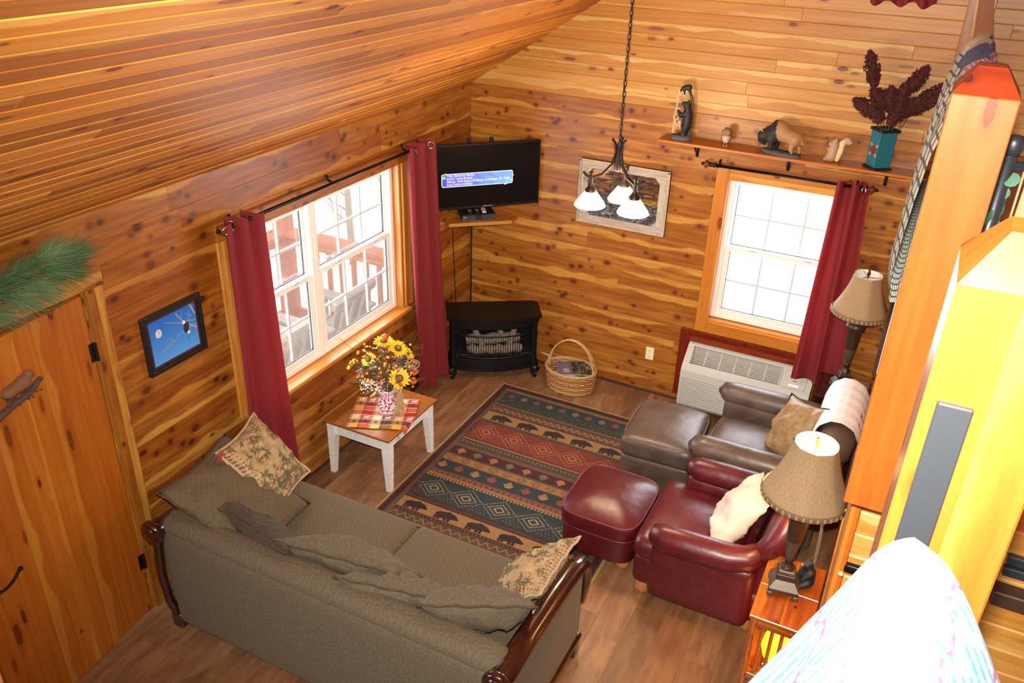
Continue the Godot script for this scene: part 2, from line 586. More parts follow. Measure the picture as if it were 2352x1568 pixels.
	mat("sofa_cloth", Color8(122, 106, 78), 0.92, {"tex": noise_tex(41, 0.08, 0.74, 1.05), "tri": 2.4, "rim": 0.4})
	mat("seat_cloth", Color8(116, 98, 66), 0.9, {"rim": 0.45, "tex": diamond_cloth(), "tri": 7.0})
	mat("sofa_cloth_dark", Color8(92, 76, 54), 0.9, {"tex": mottled, "tri": 3.0, "rim": 0.4, "bump": fine, "deep": 0.02})
	mat("mahogany", Color8(74, 30, 16), 0.2, {"tex": noise_tex(51, 0.02, 0.6, 1.0), "tri": 2.0, "coat": 0.8, "coat_rough": 0.08})
	mat("nail_brass", Color8(214, 196, 160), 0.3, {"metal": 0.8})
	mat("red_leather", Color8(106, 26, 34), 0.36, {"tex": noise_tex(61, 0.02, 0.82, 1.0), "tri": 1.6, "bump": noise_tex(62, 0.012, 0.0, 1.0, 256, FastNoiseLite.TYPE_SIMPLEX, 5), "deep": 0.22, "spec": 0.5})
	mat("red_welt", Color8(124, 44, 50), 0.4)
	mat("brown_leather", Color8(112, 90, 76), 0.4, {"tex": noise_tex(71, 0.01, 0.78, 1.06), "tri": 1.5, "bump": noise_tex(72, 0.014, 0.0, 1.0, 256, FastNoiseLite.TYPE_SIMPLEX, 5), "deep": 0.22, "spec": 0.5})
	mat("brown_welt", Color8(122, 96, 80), 0.45)
	mat("bun_foot", Color8(196, 124, 66), 0.35, {"coat": 0.5})
	mat("tan_cloth", Color8(196, 154, 100), 0.55, {"tex": mottled, "tri": 3.0, "rim": 0.4})
	mat("dark_braid", Color8(46, 34, 26), 0.8)
	mat("white_cloth", Color8(226, 208, 190), 0.85, {"bump": weave, "tri": 9.0, "deep": 0.25})
	mat("throw_pink", Color8(246, 242, 240), 0.95, {"tex": noise_tex(6, 0.03, 0.9, 1.0), "tri": 4.0, "rim": 0.4, "bump": fine, "deep": 0.04})
	mat("table_white", Color8(236, 234, 228), 0.5, {"tex": noise_tex(81, 0.03, 0.9, 1.0), "tri": 3.0})
	mat("lamp_bronze", Color8(84, 60, 46), 0.38, {"metal": 0.45, "tex": noise_tex(91, 0.05, 0.6, 1.2), "tri": 9.0})
	mat("lamp_silver", Color8(150, 138, 120), 0.4, {"metal": 0.6, "tex": noise_tex(92, 0.08, 0.45, 1.1), "tri": 14.0})
	mat("shade_cloth", Color8(172, 144, 102), 0.75, {"tex": mottled, "tri": 12.0})
	mat("shade_trim", Color8(134, 108, 70), 0.7)
	mat("shade_lining", Color8(238, 234, 228), 0.9)
	mat("milk_glass", Color8(248, 244, 236), 0.3, {"glow": Color(1.0, 0.95, 0.86), "power": 1.6})
	mat("milk_glass_off", Color8(240, 238, 232), 0.3)
	mat("lamp_bulb", Color(1, 0.95, 0.85), 0.3, {"glow": Color(1.0, 0.86, 0.6), "power": 14.0})
	mat("amber_glow", Color8(240, 150, 40), 0.3, {"glow": Color(1.0, 0.62, 0.12), "power": 1.6})
	mat("orange_paper", Color8(226, 92, 24), 0.7)
	mat("bear_black", Color8(20, 19, 19), 0.5, {"vc": true})
	M.bear_black.albedo_color = Color.WHITE
	mat("figure", Color.WHITE, 0.6, {"vc": true})
	mat("stone_grey", Color8(126, 126, 134), 0.8, {"tex": noise_tex(95, 0.06, 0.5, 1.1), "tri": 10.0})
	mat("letter_tan", Color8(226, 190, 144), 0.6)
	mat("owl_down", Color8(122, 100, 86), 0.95)
	mat("vase_teal", Color8(36, 146, 166), 0.5, {"tex": noise_tex(97, 0.03, 0.75, 1.0), "tri": 6.0})
	mat("vase_black", Color8(26, 24, 22), 0.5)
	mat("rose_red", Color8(166, 20, 22), 0.5)
	mat("leaf_yellow", Color8(214, 176, 60), 0.5)
	mat("sorghum", Color8(84, 26, 18), 0.9)
	mat("stem_brown", Color8(108, 84, 52), 0.9)
	mat("petal", Color8(252, 200, 16), 0.6, {"back": Color8(90, 50, 0)})
	mat("petal_deep", Color8(250, 178, 12), 0.6)
	mat("flower_core", Color8(96, 74, 24), 0.9)
	mat("flower_green", Color8(150, 150, 50), 0.9)
	mat("pod", Color8(104, 78, 66), 0.9)
	mat("pod_hole", Color8(40, 28, 24), 0.9)
	mat("berry_orange", Color8(226, 100, 24), 0.45)
	mat("berry_yellow", Color8(236, 180, 40), 0.5)
	mat("tiny_white", Color8(232, 222, 206), 0.8)
	mat("leaf_olive", Color8(98, 86, 34), 0.7)
	mat("raffia", Color8(222, 184, 128), 0.8)
	mat("pitcher", Color.WHITE, 0.25, {"tex": spatter(), "coat": 0.6})
	mat("pine_needle", Color8(86, 122, 66), 0.6)
	mat("pine_needle_pale", Color8(126, 154, 100), 0.6)
	mat("iron", Color8(34, 30, 28), 0.5, {"metal": 0.5})
	mat("wood_carving", Color.WHITE, 0.7, {"vc": true})
	mat("frame_black", Color8(24, 24, 24), 0.4, {"coat": 0.3})
	mat("frame_mat", Color8(62, 20, 16), 0.7)
	mat("outlet", Color8(226, 216, 180), 0.4)
	mat("outlet_slot", Color8(60, 56, 46), 0.6)
	mat("ac_white", Color8(222, 219, 208), 0.5)
	mat("ac_dark", Color8(70, 74, 74), 0.6)
	mat("leaf_green", Color8(64, 112, 84), 0.5, {"back": Color8(10, 30, 12)})
	mat("leaf_green_pale", Color8(102, 148, 116), 0.5)
	mat("grey_tube", Color8(66, 70, 74), 0.4, {"metal": 0.4})
	mat("screen_white", Color(0, 0, 0), 0.5, {"glow": Color(0.95, 0.97, 1.0), "power": 1.0})
	mat("screen_blue", Color.BLACK, 0.5, {"glow": Color.WHITE, "power": 0.85})
	var band := Image.create(64, 16, false, Image.FORMAT_RGB8)
	for x in 64:
		for y in 16:
			band.set_pixel(x, y, Color8(92, 66, 214).lerp(Color8(122, 168, 246), clampf(x / 50.0 + 0.12 * sin(x * 0.5 + y * 0.7), 0.0, 1.0)))
	M.screen_blue.emission_texture = ImageTexture.create_from_image(band)
	M.screen_blue.emission_operator = BaseMaterial3D.EMISSION_OP_MULTIPLY
	mat("screen_green", Color.BLACK, 0.5, {"glow": Color8(130, 230, 60), "power": 0.8})
	mat("rug", Color(0.88, 0.86, 0.86), 0.97, {"tex": rug_print(), "bump": noise_tex(8, 0.2, 0.0, 1.0), "deep": 0.05})
	mat("rug_edge", Color8(196, 160, 84), 0.95)
	mat("tapestry", Color.WHITE, 0.9, {"tex": tapestry_print()})
	mat("cord_cream", Color8(208, 184, 142), 0.85)
	mat("tassel_red", Color8(176, 82, 54), 0.9)
	mat("table_cloth", Color.WHITE, 0.9, {"tex": plaid_print()})
	mat("eagle_print", Color.WHITE, 0.35, {"tex": eagle_print()})
	mat("falls_print", Color.WHITE, 0.35, {"tex": falls_print()})
	mat("quilt_print", Color.WHITE, 0.95, {"tex": quilt_print()})
	mat("towel_print", Color.WHITE, 0.95, {"tex": towel_print(), "scale": Vector3(1.5, 1.5, 1.5)})
	mat("magazine", Color.WHITE, 0.3, {"tex": cover_print(1)})
	mat("magazine_b", Color.WHITE, 0.3, {"tex": cover_print(2)})
	mat("ground", Color8(236, 224, 200), 0.95, {"tex": noise_tex(99, 0.05, 0.84, 1.05), "tri": 0.5})
	mat("bark", Color8(176, 156, 134), 0.95)

# ---------------------------------------------------------------- prints
func disc(im: Image, cx: float, cy: float, rx: float, ry: float, c: Color) -> void:
	for y in range(int(cy - ry), int(cy + ry) + 1):
		var q := 1.0 - pow((y - cy) / maxf(ry, 0.01), 2)
		if q <= 0.0: continue
		var hw := rx * sqrt(q)
		im.fill_rect(Rect2i(int(round(cx - hw)), y, maxi(1, int(round(2 * hw))), 1), c)

func stroke(im: Image, a: Vector2, b: Vector2, w: float, c: Color) -> void:
	var n := int(a.distance_to(b)) + 1
	for i in n + 1:
		var p := a.lerp(b, float(i) / n)
		im.fill_rect(Rect2i(int(p.x - w * 0.5), int(p.y - w * 0.5), maxi(1, int(round(w))), maxi(1, int(round(w)))), c)

func texed(im: Image) -> ImageTexture:
	return ImageTexture.create_from_image(im)

func speck(im: Image, amount: float, sd: int) -> void:
	var r := RandomNumberGenerator.new()
	r.seed = sd
	var d := im.get_data()
	var i := 0
	while i < d.size():
		var k := 1.0 + r.randf_range(-amount, amount)
		for c in 3: d[i + c] = clampi(int(d[i + c] * k), 0, 255)
		i += 3
	im.set_data(im.get_width(), im.get_height(), false, Image.FORMAT_RGB8, d)

func diamond_cloth() -> ImageTexture:
	var im := Image.create(128, 128, false, Image.FORMAT_RGB8)
	for y in 128:
		for x in 128:
			var a := fposmod(x + y, 32.0) / 32.0
			var b := fposmod(x - y, 32.0) / 32.0
			var q := minf(minf(a, 1 - a), minf(b, 1 - b))
			var k := 0.76 if q < 0.06 else 0.93 + 0.1 * q
			im.set_pixel(x, y, Color(k, k, k))
	speck(im, 0.05, 4)
	return texed(im)

func bear_stamp(im: Image, x: float, y: float, k: float, c: Color, dir: float) -> void:
	disc(im, x, y, 17 * k, 9 * k, c)
	disc(im, x + dir * 8 * k, y - 4 * k, 10 * k, 8 * k, c)
	disc(im, x + dir * 21 * k, y - 1 * k, 7 * k, 6 * k, c)
	disc(im, x + dir * 28 * k, y + 1 * k, 4 * k, 3 * k, c)
	disc(im, x + dir * 19 * k, y - 7 * k, 2.4 * k, 2.6 * k, c)
	for l in [-13.0, -6.0, 8.0, 15.0]:
		im.fill_rect(Rect2i(int(x + dir * l * k - 3 * k), int(y + 3 * k), int(6 * k), int(13 * k)), c)

func leaf_stamp(im: Image, x: float, y: float, k: float, c: Color, d: Color, up: float) -> void:
	for i in 6:
		var w := (1.0 - absf(i - 3.2) / 3.6) * 15.0 * k
		disc(im, x, y + up * (i - 3) * 4.2 * k, w, 2.6 * k, c)
	for i in 5:
		for s in [-1.0, 1.0]:
			var yy := y + up * (i - 3) * 4.2 * k
			stroke(im, Vector2(x, yy + up * 2 * k), Vector2(x + s * 10 * k, yy - up * 4 * k), 1.2, d)

func rug_print() -> ImageTexture:
	# 1.59 m by 2.12 m at 480 pixels to the metre
	var im := Image.create(764, 1018, false, Image.FORMAT_RGB8)
	var tan := Color8(140, 110, 70)
	var yellow := Color8(206, 172, 96)
	var maroon := Color8(84, 24, 34)
	var blue := Color8(50, 64, 68)
	var rust := Color8(138, 58, 34)
	var olive := Color8(88, 80, 48)
	var gold := Color8(180, 134, 74)
	var brown := Color8(112, 84, 56)
	var green := Color8(62, 74, 46)
	var plum := Color8(54, 30, 34)
	im.fill(yellow)
	im.fill_rect(Rect2i(7, 7, 750, 1004), Color8(92, 70, 50))
	im.fill_rect(Rect2i(12, 12, 740, 994), maroon)
	im.fill_rect(Rect2i(22, 22, 720, 974), plum)
	im.fill_rect(Rect2i(26, 26, 712, 966), maroon)
	im.fill_rect(Rect2i(32, 32, 700, 954), brown)
	im.fill_rect(Rect2i(32, 32, 700, 16), tan)
	var x0 := 50
	var w := 664
	var row := func(z0: float, z1: float, c: Color): im.fill_rect(Rect2i(x0, int((z0 - 0.5) * 480), w, maxi(1, int((z1 - z0) * 480))), c)
	var zy := func(z: float) -> float: return (z - 0.5) * 480.0
	row.call(0.61, 0.83, blue)
	for i in 12: leaf_stamp(im, x0 + 30 + i * 56, zy.call(0.665), 1.25, [Color8(150, 88, 66), Color8(150, 138, 98)][i % 2], Color8(96, 66, 48), 1.0)
	row.call(0.735, 0.83, Color8(54, 66, 50))
	var r := RandomNumberGenerator.new()
	r.seed = 5
	for i in 260: im.fill_rect(Rect2i(x0 + r.randi() % w, int(zy.call(r.randf_range(0.71, 0.82))), 3, 3), [Color8(186, 150, 100), Color8(112, 116, 76)][i % 2])
	for i in 74: im.fill_rect(Rect2i(x0 + i * 9, int(zy.call(0.817)), 5, 7), gold)
	row.call(0.845, 0.855, maroon)
	row.call(0.855, 0.935, brown)
	for i in 24:
		stroke(im, Vector2(x0 + i * 28, zy.call(0.875)), Vector2(x0 + i * 28 + 14, zy.call(0.915)), 4, gold)
		stroke(im, Vector2(x0 + i * 28 + 14, zy.call(0.915)), Vector2(x0 + i * 28 + 28, zy.call(0.875)), 4, gold)
	row.call(0.935, 0.955, maroon)
	for i in 60: im.fill_rect(Rect2i(x0 + i * 11, int(zy.call(0.942)), 4, 4), gold)
	row.call(0.955, 1.082, gold)
	for i in 6: bear_stamp(im, x0 + 60 + i * 112, zy.call(1.015), 1.75, plum, 1.0)
	row.call(1.082, 1.098, olive)
	row.call(1.098, 1.112, green)
	row.call(1.112, 1.38, rust)
	dotted(im, x0, w, zy.call(1.13), zy.call(1.35), Color8(214, 150, 96), 118.0)
	for i in 66: im.fill_rect(Rect2i(x0 + i * 10, int(zy.call(1.362)), 4, 8), maroon)
	row.call(1.38, 1.395, gold)
	row.call(1.395, 1.41, blue)
	for i in 83: im.fill_rect(Rect2i(x0 + i * 8, int(zy.call(1.412)), 4, 14), [blue, tan][i % 2])
	row.call(1.45, 1.465, blue)
	row.call(1.465, 1.51, brown)
	for i in 80: im.fill_rect(Rect2i(x0 + i * 8 + 2, int(zy.call(1.495)), 3, 3), gold)
	row.call(1.51, 1.61, Color8(80, 30, 38))
	for i in 10: leaf_stamp(im, x0 + 40 + i * 66, zy.call(1.557), 1.35, [Color8(206, 138, 84), Color8(138, 130, 96)][i % 2], Color8(84, 50, 40), -1.0)
	row.call(1.61, 1.625, olive)
	row.call(1.625, 1.705, gold)
	for i in 60: im.fill_rect(Rect2i(x0 + i * 11, int(zy.call(1.628)), 5, 4), [olive, rust][i % 2])
	for i in 60: im.fill_rect(Rect2i(x0 + i * 11, int(zy.call(1.694)), 5, 4), rust)
	for i in 12:
		var c := Vector2(x0 + 30 + i * 56, zy.call(1.664))
		for k in [15.0, 8.0]:
			for q in 4:
				stroke(im, c + Vector2(k, 0).rotated(q * PI / 2) * Vector2(1.4, 1), c + Vector2(k, 0).rotated((q + 1) * PI / 2) * Vector2(1.4, 1), 2.4, [rust, olive][i % 2])
	row.call(1.705, 1.84, blue)
	for i in 10: leaf_stamp(im, x0 + 20 + i * 66, zy.call(1.765), 1.45, [Color8(190, 150, 92), Color8(168, 86, 66)][i % 2], Color8(70, 56, 44), 1.0)
	for i in 80: im.fill_rect(Rect2i(x0 + i * 8 + 2, int(zy.call(1.83)), 3, 3), gold)
	row.call(1.84, 1.885, Color8(154, 82, 58))
	for i in 60: im.fill_rect(Rect2i(x0 + i * 11, int(zy.call(1.855)), 5, 9), [maroon, tan][i % 2])
	row.call(1.885, 1.905, gold)
	row.call(1.905, 2.155, blue)
	for i in 50: im.fill_rect(Rect2i(x0 + i * 13, int(zy.call(1.908)), 8, 9), Color8(190, 160, 92))
	dotted(im, x0, w, zy.call(1.94), zy.call(2.14), Color8(206, 182, 128), 126.0)
	row.call(2.155, 2.175, maroon)
	row.call(2.175, 2.195, green)
	row.call(2.195, 2.212, maroon)
	row.call(2.212, 2.33, gold)
	for i in 6: bear_stamp(im, x0 + 50 + i * 118, zy.call(2.268), 1.75, plum, 1.0)
	row.call(2.33, 2.36, maroon)
	for i in 50: im.fill_rect(Rect2i(x0 + i * 14, int(zy.call(2.34)), 5, 4), gold)
	row.call(2.36, 2.435, olive)
	for i in 20:
		stroke(im, Vector2(x0 + i * 34, zy.call(2.42)), Vector2(x0 + i * 34 + 17, zy.call(2.375)), 3, gold)
		stroke(im, Vector2(x0 + i * 34 + 17, zy.call(2.375)), Vector2(x0 + i * 34 + 34, zy.call(2.42)), 3, gold)
		disc(im, x0 + i * 34 + 17, zy.call(2.412), 9, 5, rust)
	row.call(2.435, 2.45, gold)
	row.call(2.45, 2.47, blue)
	# the comb-like ends of some bands in the side border
	for z in [1.12, 1.93]:
		for i in 11:
			im.fill_rect(Rect2i(42, int(zy.call(z)) + i * 10, 18, 5), maroon)
			im.fill_rect(Rect2i(704, int(zy.call(z)) + i * 10, 18, 5), maroon)
	speck(im, 0.14, 21)
	return texed(im)

func dotted(im: Image, x0: int, w: int, y0: float, y1: float, c: Color, pitch: float) -> void:
	var h := y1 - y0
	var n := int(w / pitch) + 1
	for i in n:
		var o := Vector2(x0 + pitch * (i + 0.5), y0 + h * 0.5)
		for k in [1.0, 0.62, 0.3]:
			for q in 4:
				var a: Vector2 = Vector2(pitch * 0.5, 0).rotated(q * PI / 2)
				var b: Vector2 = Vector2(pitch * 0.5, 0).rotated((q + 1) * PI / 2)
				for e in 9:
					var p: Vector2 = o + a.lerp(b, e / 9.0) * Vector2(1.0, h / pitch) * k
					if p.x > x0 and p.x < x0 + w - 4: im.fill_rect(Rect2i(int(p.x), int(p.y), 4, 4), c)
	for yy in 5:
		for xx in int(w / 14.0):
			var px := x0 + xx * 14 + (yy % 2) * 7
			var ph := fposmod(px - x0, pitch) / pitch
			if absf(ph - 0.5) > 0.24 + yy * 0.02: im.fill_rect(Rect2i(px, int(y1 - 6 - yy * 12), 3, 3), c)

func tapestry_print() -> ImageTexture:
	var r := RandomNumberGenerator.new()
	r.seed = 77
	var im := Image.create(256, 256, false, Image.FORMAT_RGB8)
	im.fill(Color8(196, 164, 116))
	for i in 60: disc(im, r.randf() * 256, r.randf() * 256, r.randf_range(6, 18), r.randf_range(4, 9), Color8(206, 176, 128))
	for i in 26: disc(im, 128 + r.randfn(0, 70), 70 + r.randfn(0, 26), r.randf_range(8, 24), r.randf_range(4, 9), Color8(118, 112, 72))
	for i in 46:
		var o := Vector2(r.randf_range(14, 242), r.randf_range(14, 242))
		for k in 14: stroke(im, o, o + Vector2(r.randf_range(9, 22), 0).rotated(r.randf_range(-PI, PI)), 2.0, [Color8(84, 82, 52), Color8(108, 100, 62), Color8(128, 112, 74)][k % 3])
	for i in 34:
		var o := Vector2(r.randf() * 256, r.randf() * 256)
		for k in 9: disc(im, o.x + (4 + k) * cos(k * 0.8), o.y + (4 + k) * sin(k * 0.8), 2.4, 2.0, [Color8(136, 82, 58), Color8(160, 110, 80)][i % 2])
	for side in 4:
		for i in 20:
			var t := i * 13.0
			var p: Vector2 = [Vector2(t, 10), Vector2(t, 244), Vector2(10, t), Vector2(244, t)][side]
			for k in 6: disc(im, p.x + 9 * cos(k * 1.1), p.y + 9 * sin(k * 1.1), 2.6, 2.2, [Color8(142, 86, 62), Color8(206, 180, 138)][k % 2])
	speck(im, 0.14, 6)
	return texed(im)

func plaid_print() -> ImageTexture:
	var im := Image.create(300, 256, false, Image.FORMAT_RGB8)
	var cols := [Color8(196, 140, 52), Color8(158, 30, 34), Color8(222, 198, 156), Color8(62, 52, 50), Color8(206, 146, 60), Color8(150, 34, 36)]
	var rows := [Color8(206, 132, 112), Color8(86, 48, 42), Color8(216, 142, 50), Color8(168, 30, 34), Color8(226, 186, 150), Color8(96, 62, 44), Color8(206, 148, 44)]
	for i in 6:
		for j in 7:
			var c: Color = cols[i].lerp(rows[j], 0.45)
			im.fill_rect(Rect2i(i * 50, j * 37, 50, 37), c)
			im.fill_rect(Rect2i(i * 50, j * 37, 9, 37), c.lerp(Color8(70, 40, 36), 0.35))
			im.fill_rect(Rect2i(i * 50, j * 37, 50, 3), Color8(232, 170, 140))
			if j == 0 or j == 4:
				var p := Color8(240, 224, 204)
				im.fill_rect(Rect2i(i * 50 + 18, j * 37 + 14, 20, 8), p)
				im.fill_rect(Rect2i(i * 50 + 18, j * 37 + 20, 4, 11), p)
				im.fill_rect(Rect2i(i * 50 + 32, j * 37 + 20, 4, 11), p)
				im.fill_rect(Rect2i(i * 50 + 34, j * 37 + 7, 6, 10), p)
			elif j == 1 or j == 5:
				disc(im, i * 50 + 28, j * 37 + 19, 7, 6, Color8(52, 36, 36))
	speck(im, 0.1, 9)
	return texed(im)

func eagle_print() -> ImageTexture:
	var im := Image.create(256, 216, false, Image.FORMAT_RGB8)
	for y in 216:
		var c := Color8(34, 98, 186).lerp(Color8(84, 152, 224), y / 216.0)
		im.fill_rect(Rect2i(0, y, 256, 1), c)
	disc(im, 46, 66, 17, 21, Color8(206, 202, 204))
	disc(im, 50, 60, 8, 8, Color8(184, 180, 186))
	disc(im, 40, 74, 6, 5, Color8(190, 186, 190))
	var bark := Color8(168, 150, 128)
	stroke(im, Vector2(255, 128), Vector2(190, 78), 6, bark)
	stroke(im, Vector2(190, 78), Vector2(150, 12), 4, bark)
	stroke(im, Vector2(190, 78), Vector2(110, 40), 3, bark)
	stroke(im, Vector2(255, 60), Vector2(232, 0), 6, bark)
	stroke(im, Vector2(255, 90), Vector2(200, 70), 3, bark)
	stroke(im, Vector2(255, 108), Vector2(160, 116), 3, bark)
	stroke(im, Vector2(160, 116), Vector2(92, 156), 2.4, bark)
	stroke(im, Vector2(120, 140), Vector2(40, 168), 1.8, bark)
	stroke(im, Vector2(120, 140), Vector2(98, 112), 1.6, bark)
	for s in [[196, 126, 200, 172], [232, 126, 226, 160], [216, 74, 222, 30], [236, 60, 206, 36], [176, 50, 180, 14], [110, 40, 84, 30]]:
		stroke(im, Vector2(s[0], s[1]), Vector2(s[2], s[3]), 2.2, Color8(60, 52, 60) if s[1] > 100 else bark)
	disc(im, 194, 104, 15, 25, Color8(48, 38, 34))
	disc(im, 200, 94, 12, 17, Color8(58, 46, 40))
	disc(im, 186, 72, 8, 9, Color8(236, 232, 226))
	disc(im, 178, 75, 4, 3, Color8(224, 176, 60))
	disc(im, 204, 130, 8, 8, Color8(224, 220, 214))
	return texed(im)

func falls_print() -> ImageTexture:
	var im := Image.create(320, 208, false, Image.FORMAT_RGB8)
	var r := RandomNumberGenerator.new()
	r.seed = 31
	im.fill(Color8(70, 46, 24))
	for i in 900:
		var y := r.randf() * 120
		var c: Color = [Color8(122, 66, 26), Color8(60, 34, 16), Color8(168, 104, 48), Color8(92, 72, 24), Color8(38, 24, 14)][r.randi() % 5]
		disc(im, r.randf() * 320, y, r.randf_range(5, 22), r.randf_range(1, 4), c)
	for i in 60: disc(im, 20 + r.randf() * 60, r.randf() * 40, r.randf_range(10, 30), 2, Color8(206, 148, 92))
	for x in 26:
		for y in 64:
			if r.randf() < 0.9: im.set_pixel(196 + x + int(y * 0.05), 24 + y, Color8(96, 130, 184).lerp(Color8(226, 232, 240), r.randf() * 0.7))
	for i in 1100:
		var y := r.randf_range(108, 208)
		var k := r.randf()
		var c := Color8(52, 50, 62).lerp(Color8(178, 176, 182), k * k)
		disc(im, r.randf() * 320, y, r.randf_range(3, 11), r.randf_range(2, 5), c)
	for i in 120: disc(im, r.randf_range(200, 320), r.randf_range(96, 122), r.randf_range(4, 12), 2.5, [Color8(196, 142, 40), Color8(110, 84, 26)][i % 2])
	disc(im, 196, 176, 14, 6, Color8(206, 220, 234))
	disc(im, 256, 172, 16, 20, Color8(128, 126, 132))
	return texed(im)

func quilt_print() -> ImageTexture:
	var im := Image.create(256, 512, false, Image.FORMAT_RGB8)
	var r := RandomNumberGenerator.new()
	r.seed = 13
	im.fill(Color8(204, 196, 180))
	for j in 6:
		for i in 3:
			var c: Color = [Color8(70, 92, 152), Color8(160, 172, 158), Color8(184, 92, 124), Color8(214, 206, 180), Color8(128, 144, 168)][(i * 2 + j * 3) % 5]
			im.fill_rect(Rect2i(i * 86, j * 86, 84, 84), c)
			for k in 9:
				if (i + j) % 2 == 0:
					im.fill_rect(Rect2i(i * 86, j * 86 + k * 9, 84, 2), Color8(76, 78, 70))
					im.fill_rect(Rect2i(i * 86 + k * 9, j * 86, 2, 84), Color8(76, 78, 70))
				else:
					im.fill_rect(Rect2i(i * 86, j * 86 + k * 9, 84, 4), c.lerp(Color8(236, 226, 206), 0.6))
	for y in range(150, 350): im.fill_rect(Rect2i(0, y, 256, 1), Color8(222, 220, 196))
	for k in 26: im.fill_rect(Rect2i(0, 150 + k * 8, 256, 2), Color8(70, 74, 66))
	for k in 32: im.fill_rect(Rect2i(k * 8, 150, 2, 200), Color8(70, 74, 66))
	speck(im, 0.1, 3)
	return texed(im)

func towel_print() -> ImageTexture:
	# woven stripes of aqua bars on white, wandering pink lines
	var im := Image.create(512, 512, false, Image.FORMAT_RGB8)
	var r := RandomNumberGenerator.new()
	r.seed = 17
	im.fill(Color8(196, 192, 198))
	for j in 24:
		for i in 32:
			if r.randf() < 0.72: im.fill_rect(Rect2i(i * 16, j * 21 + 5, 15, 9), [Color8(82, 160, 168), Color8(90, 168, 174), Color8(98, 164, 182)][r.randi() % 3])
	for i in 6:
		var x := 40.0 + i * 84.0
		for y in 512:
			x += r.randf_range(-1.3, 1.3)
			im.fill_rect(Rect2i(int(clampf(x + 7.0 * sin(y * 0.06 + i), 2, 500)), y, 5, 2), [Color8(190, 84, 130), Color8(186, 104, 150)][(y / 12) % 2])
	speck(im, 0.05, 3)
	return texed(im)

func cover_print(n: int) -> ImageTexture:
	var im := Image.create(96, 128, false, Image.FORMAT_RGB8)
	var r := RandomNumberGenerator.new()
	r.seed = 40 + n
	im.fill(Color8(110, 102, 120) if n == 1 else Color8(150, 160, 176))
	for i in 40: disc(im, r.randf() * 96, r.randf() * 60, r.randf_range(6, 20), r.randf_range(3, 8), Color8(126, 116, 134) if n == 1 else Color8(190, 196, 204))
	for i in 50: disc(im, r.randf() * 96, r.randf_range(70, 128), r.randf_range(4, 16), r.randf_range(3, 8), [Color8(50, 44, 34), Color8(94, 104, 50), Color8(66, 58, 44)][i % 3])
	im.fill_rect(Rect2i(52, 30, 28, 24), Color8(190, 176, 172))
	return texed(im)

func spatter() -> ImageTexture:
	var im := Image.create(128, 128, false, Image.FORMAT_RGB8)
	var r := RandomNumberGenerator.new()
	r.seed = 3
	im.fill(Color8(232, 224, 226))
	for i in 900: disc(im, r.randf() * 128, r.randf() * 128, r.randf_range(0.8, 2.4), r.randf_range(0.8, 2.0), [Color8(150, 24, 50), Color8(176, 62, 84)][i % 2])
	return texed(im)

# ---------------------------------------------------------------- boards and the shell of the room
# one board with bevelled edges: x along, y across, z out of the wall
func board(parent: Node, m: String, o: Vector3, along: Vector3, across: Vector3, ln: float, wd: float, bev := 0.005, th := 0.014, called := "board", strip := -1) -> MeshInstance3D:
	if strip < 0: strip = rg.randi() % 8
	var off := rg.randf() * 2.4
	var st := S()
	var eb := minf(bev * 0.4, 0.0015)
	var z1 := th - bev
	var lo := [Vector3(0, 0, z1), Vector3(ln, 0, z1), Vector3(ln, wd, z1), Vector3(0, wd, z1)]
	var hi := [Vector3(eb, bev, th), Vector3(ln - eb, bev, th), Vector3(ln - eb, wd - bev, th), Vector3(eb, wd - bev, th)]
	var f := Vector4(1.0 / 2.4, 1.0 / (8.0 * wd), off / 2.4, strip / 8.0)
	var uv := func(p: Vector3) -> Vector2: return Vector2(p.x * f.x + f.z, clampf(p.y / wd, 0.02, 0.98) / 8.0 + f.w)
	var q := [[hi[0], hi[1], hi[2], hi[3]]]
	for i in 4: q.append([lo[i], lo[(i + 1) % 4], hi[(i + 1) % 4], hi[i]])
	for i in 4: q.append([lo[i] * Vector3(1, 1, 0), lo[(i + 1) % 4] * Vector3(1, 1, 0), lo[(i + 1) % 4], lo[i]])
	for e in q:
		for k in [0, 2, 1, 0, 3, 2]: vt(st, e[k], uv.call(e[k]))
	var n := mk(st, M[m], called, parent)
	n.transform = Transform3D(Basis(along, across, along.cross(across)), o)
	return n

func pick(a: Array) -> String:
	return a[rg.randi() % a.size()]

# rows of boards over a wall: o is the lower corner, holes are [from, to, low, high] along and across
func board_rows(parent: Node, kinds: Array, o: Vector3, along: Vector3, across: Vector3, ln: float, n: int, pitch: float, holes: Array, bev: float, longest := 3.0, clip = null) -> void:
	for r in n:
		var y0 := r * pitch
		var mid := y0 + pitch * 0.5
		var spans := [[0.0, ln]]
		if clip != null: spans = [clip.call(y0)]
		for h in holes:
			if mid < h[2] or mid > h[3]: continue
			var left := []
			for s in spans:
				if h[1] <= s[0] or h[0] >= s[1]: left.append(s)
				else:
					if h[0] > s[0]: left.append([s[0], h[0]])
					if h[1] < s[1]: left.append([h[1], s[1]])
			spans = left
		for s in spans:
			var a: float = s[0]
			while s[1] - a > 0.01:
				var b := minf(s[1], a + rg.randf_range(longest * 0.35, longest))
				if s[1] - b < 0.3: b = s[1]
				board(parent, pick(kinds), o + along * a + across * y0, along, across, b - a, pitch, bev)
				a = b

func slab(parent: Node, m: String, c: Vector3, s: Vector3, called: String, xf := Transform3D()) -> MeshInstance3D:
	var st := S()
	cbox(st, c, s, 0.0, xf, SHEET)
	return mk(st, M[m], called, parent)

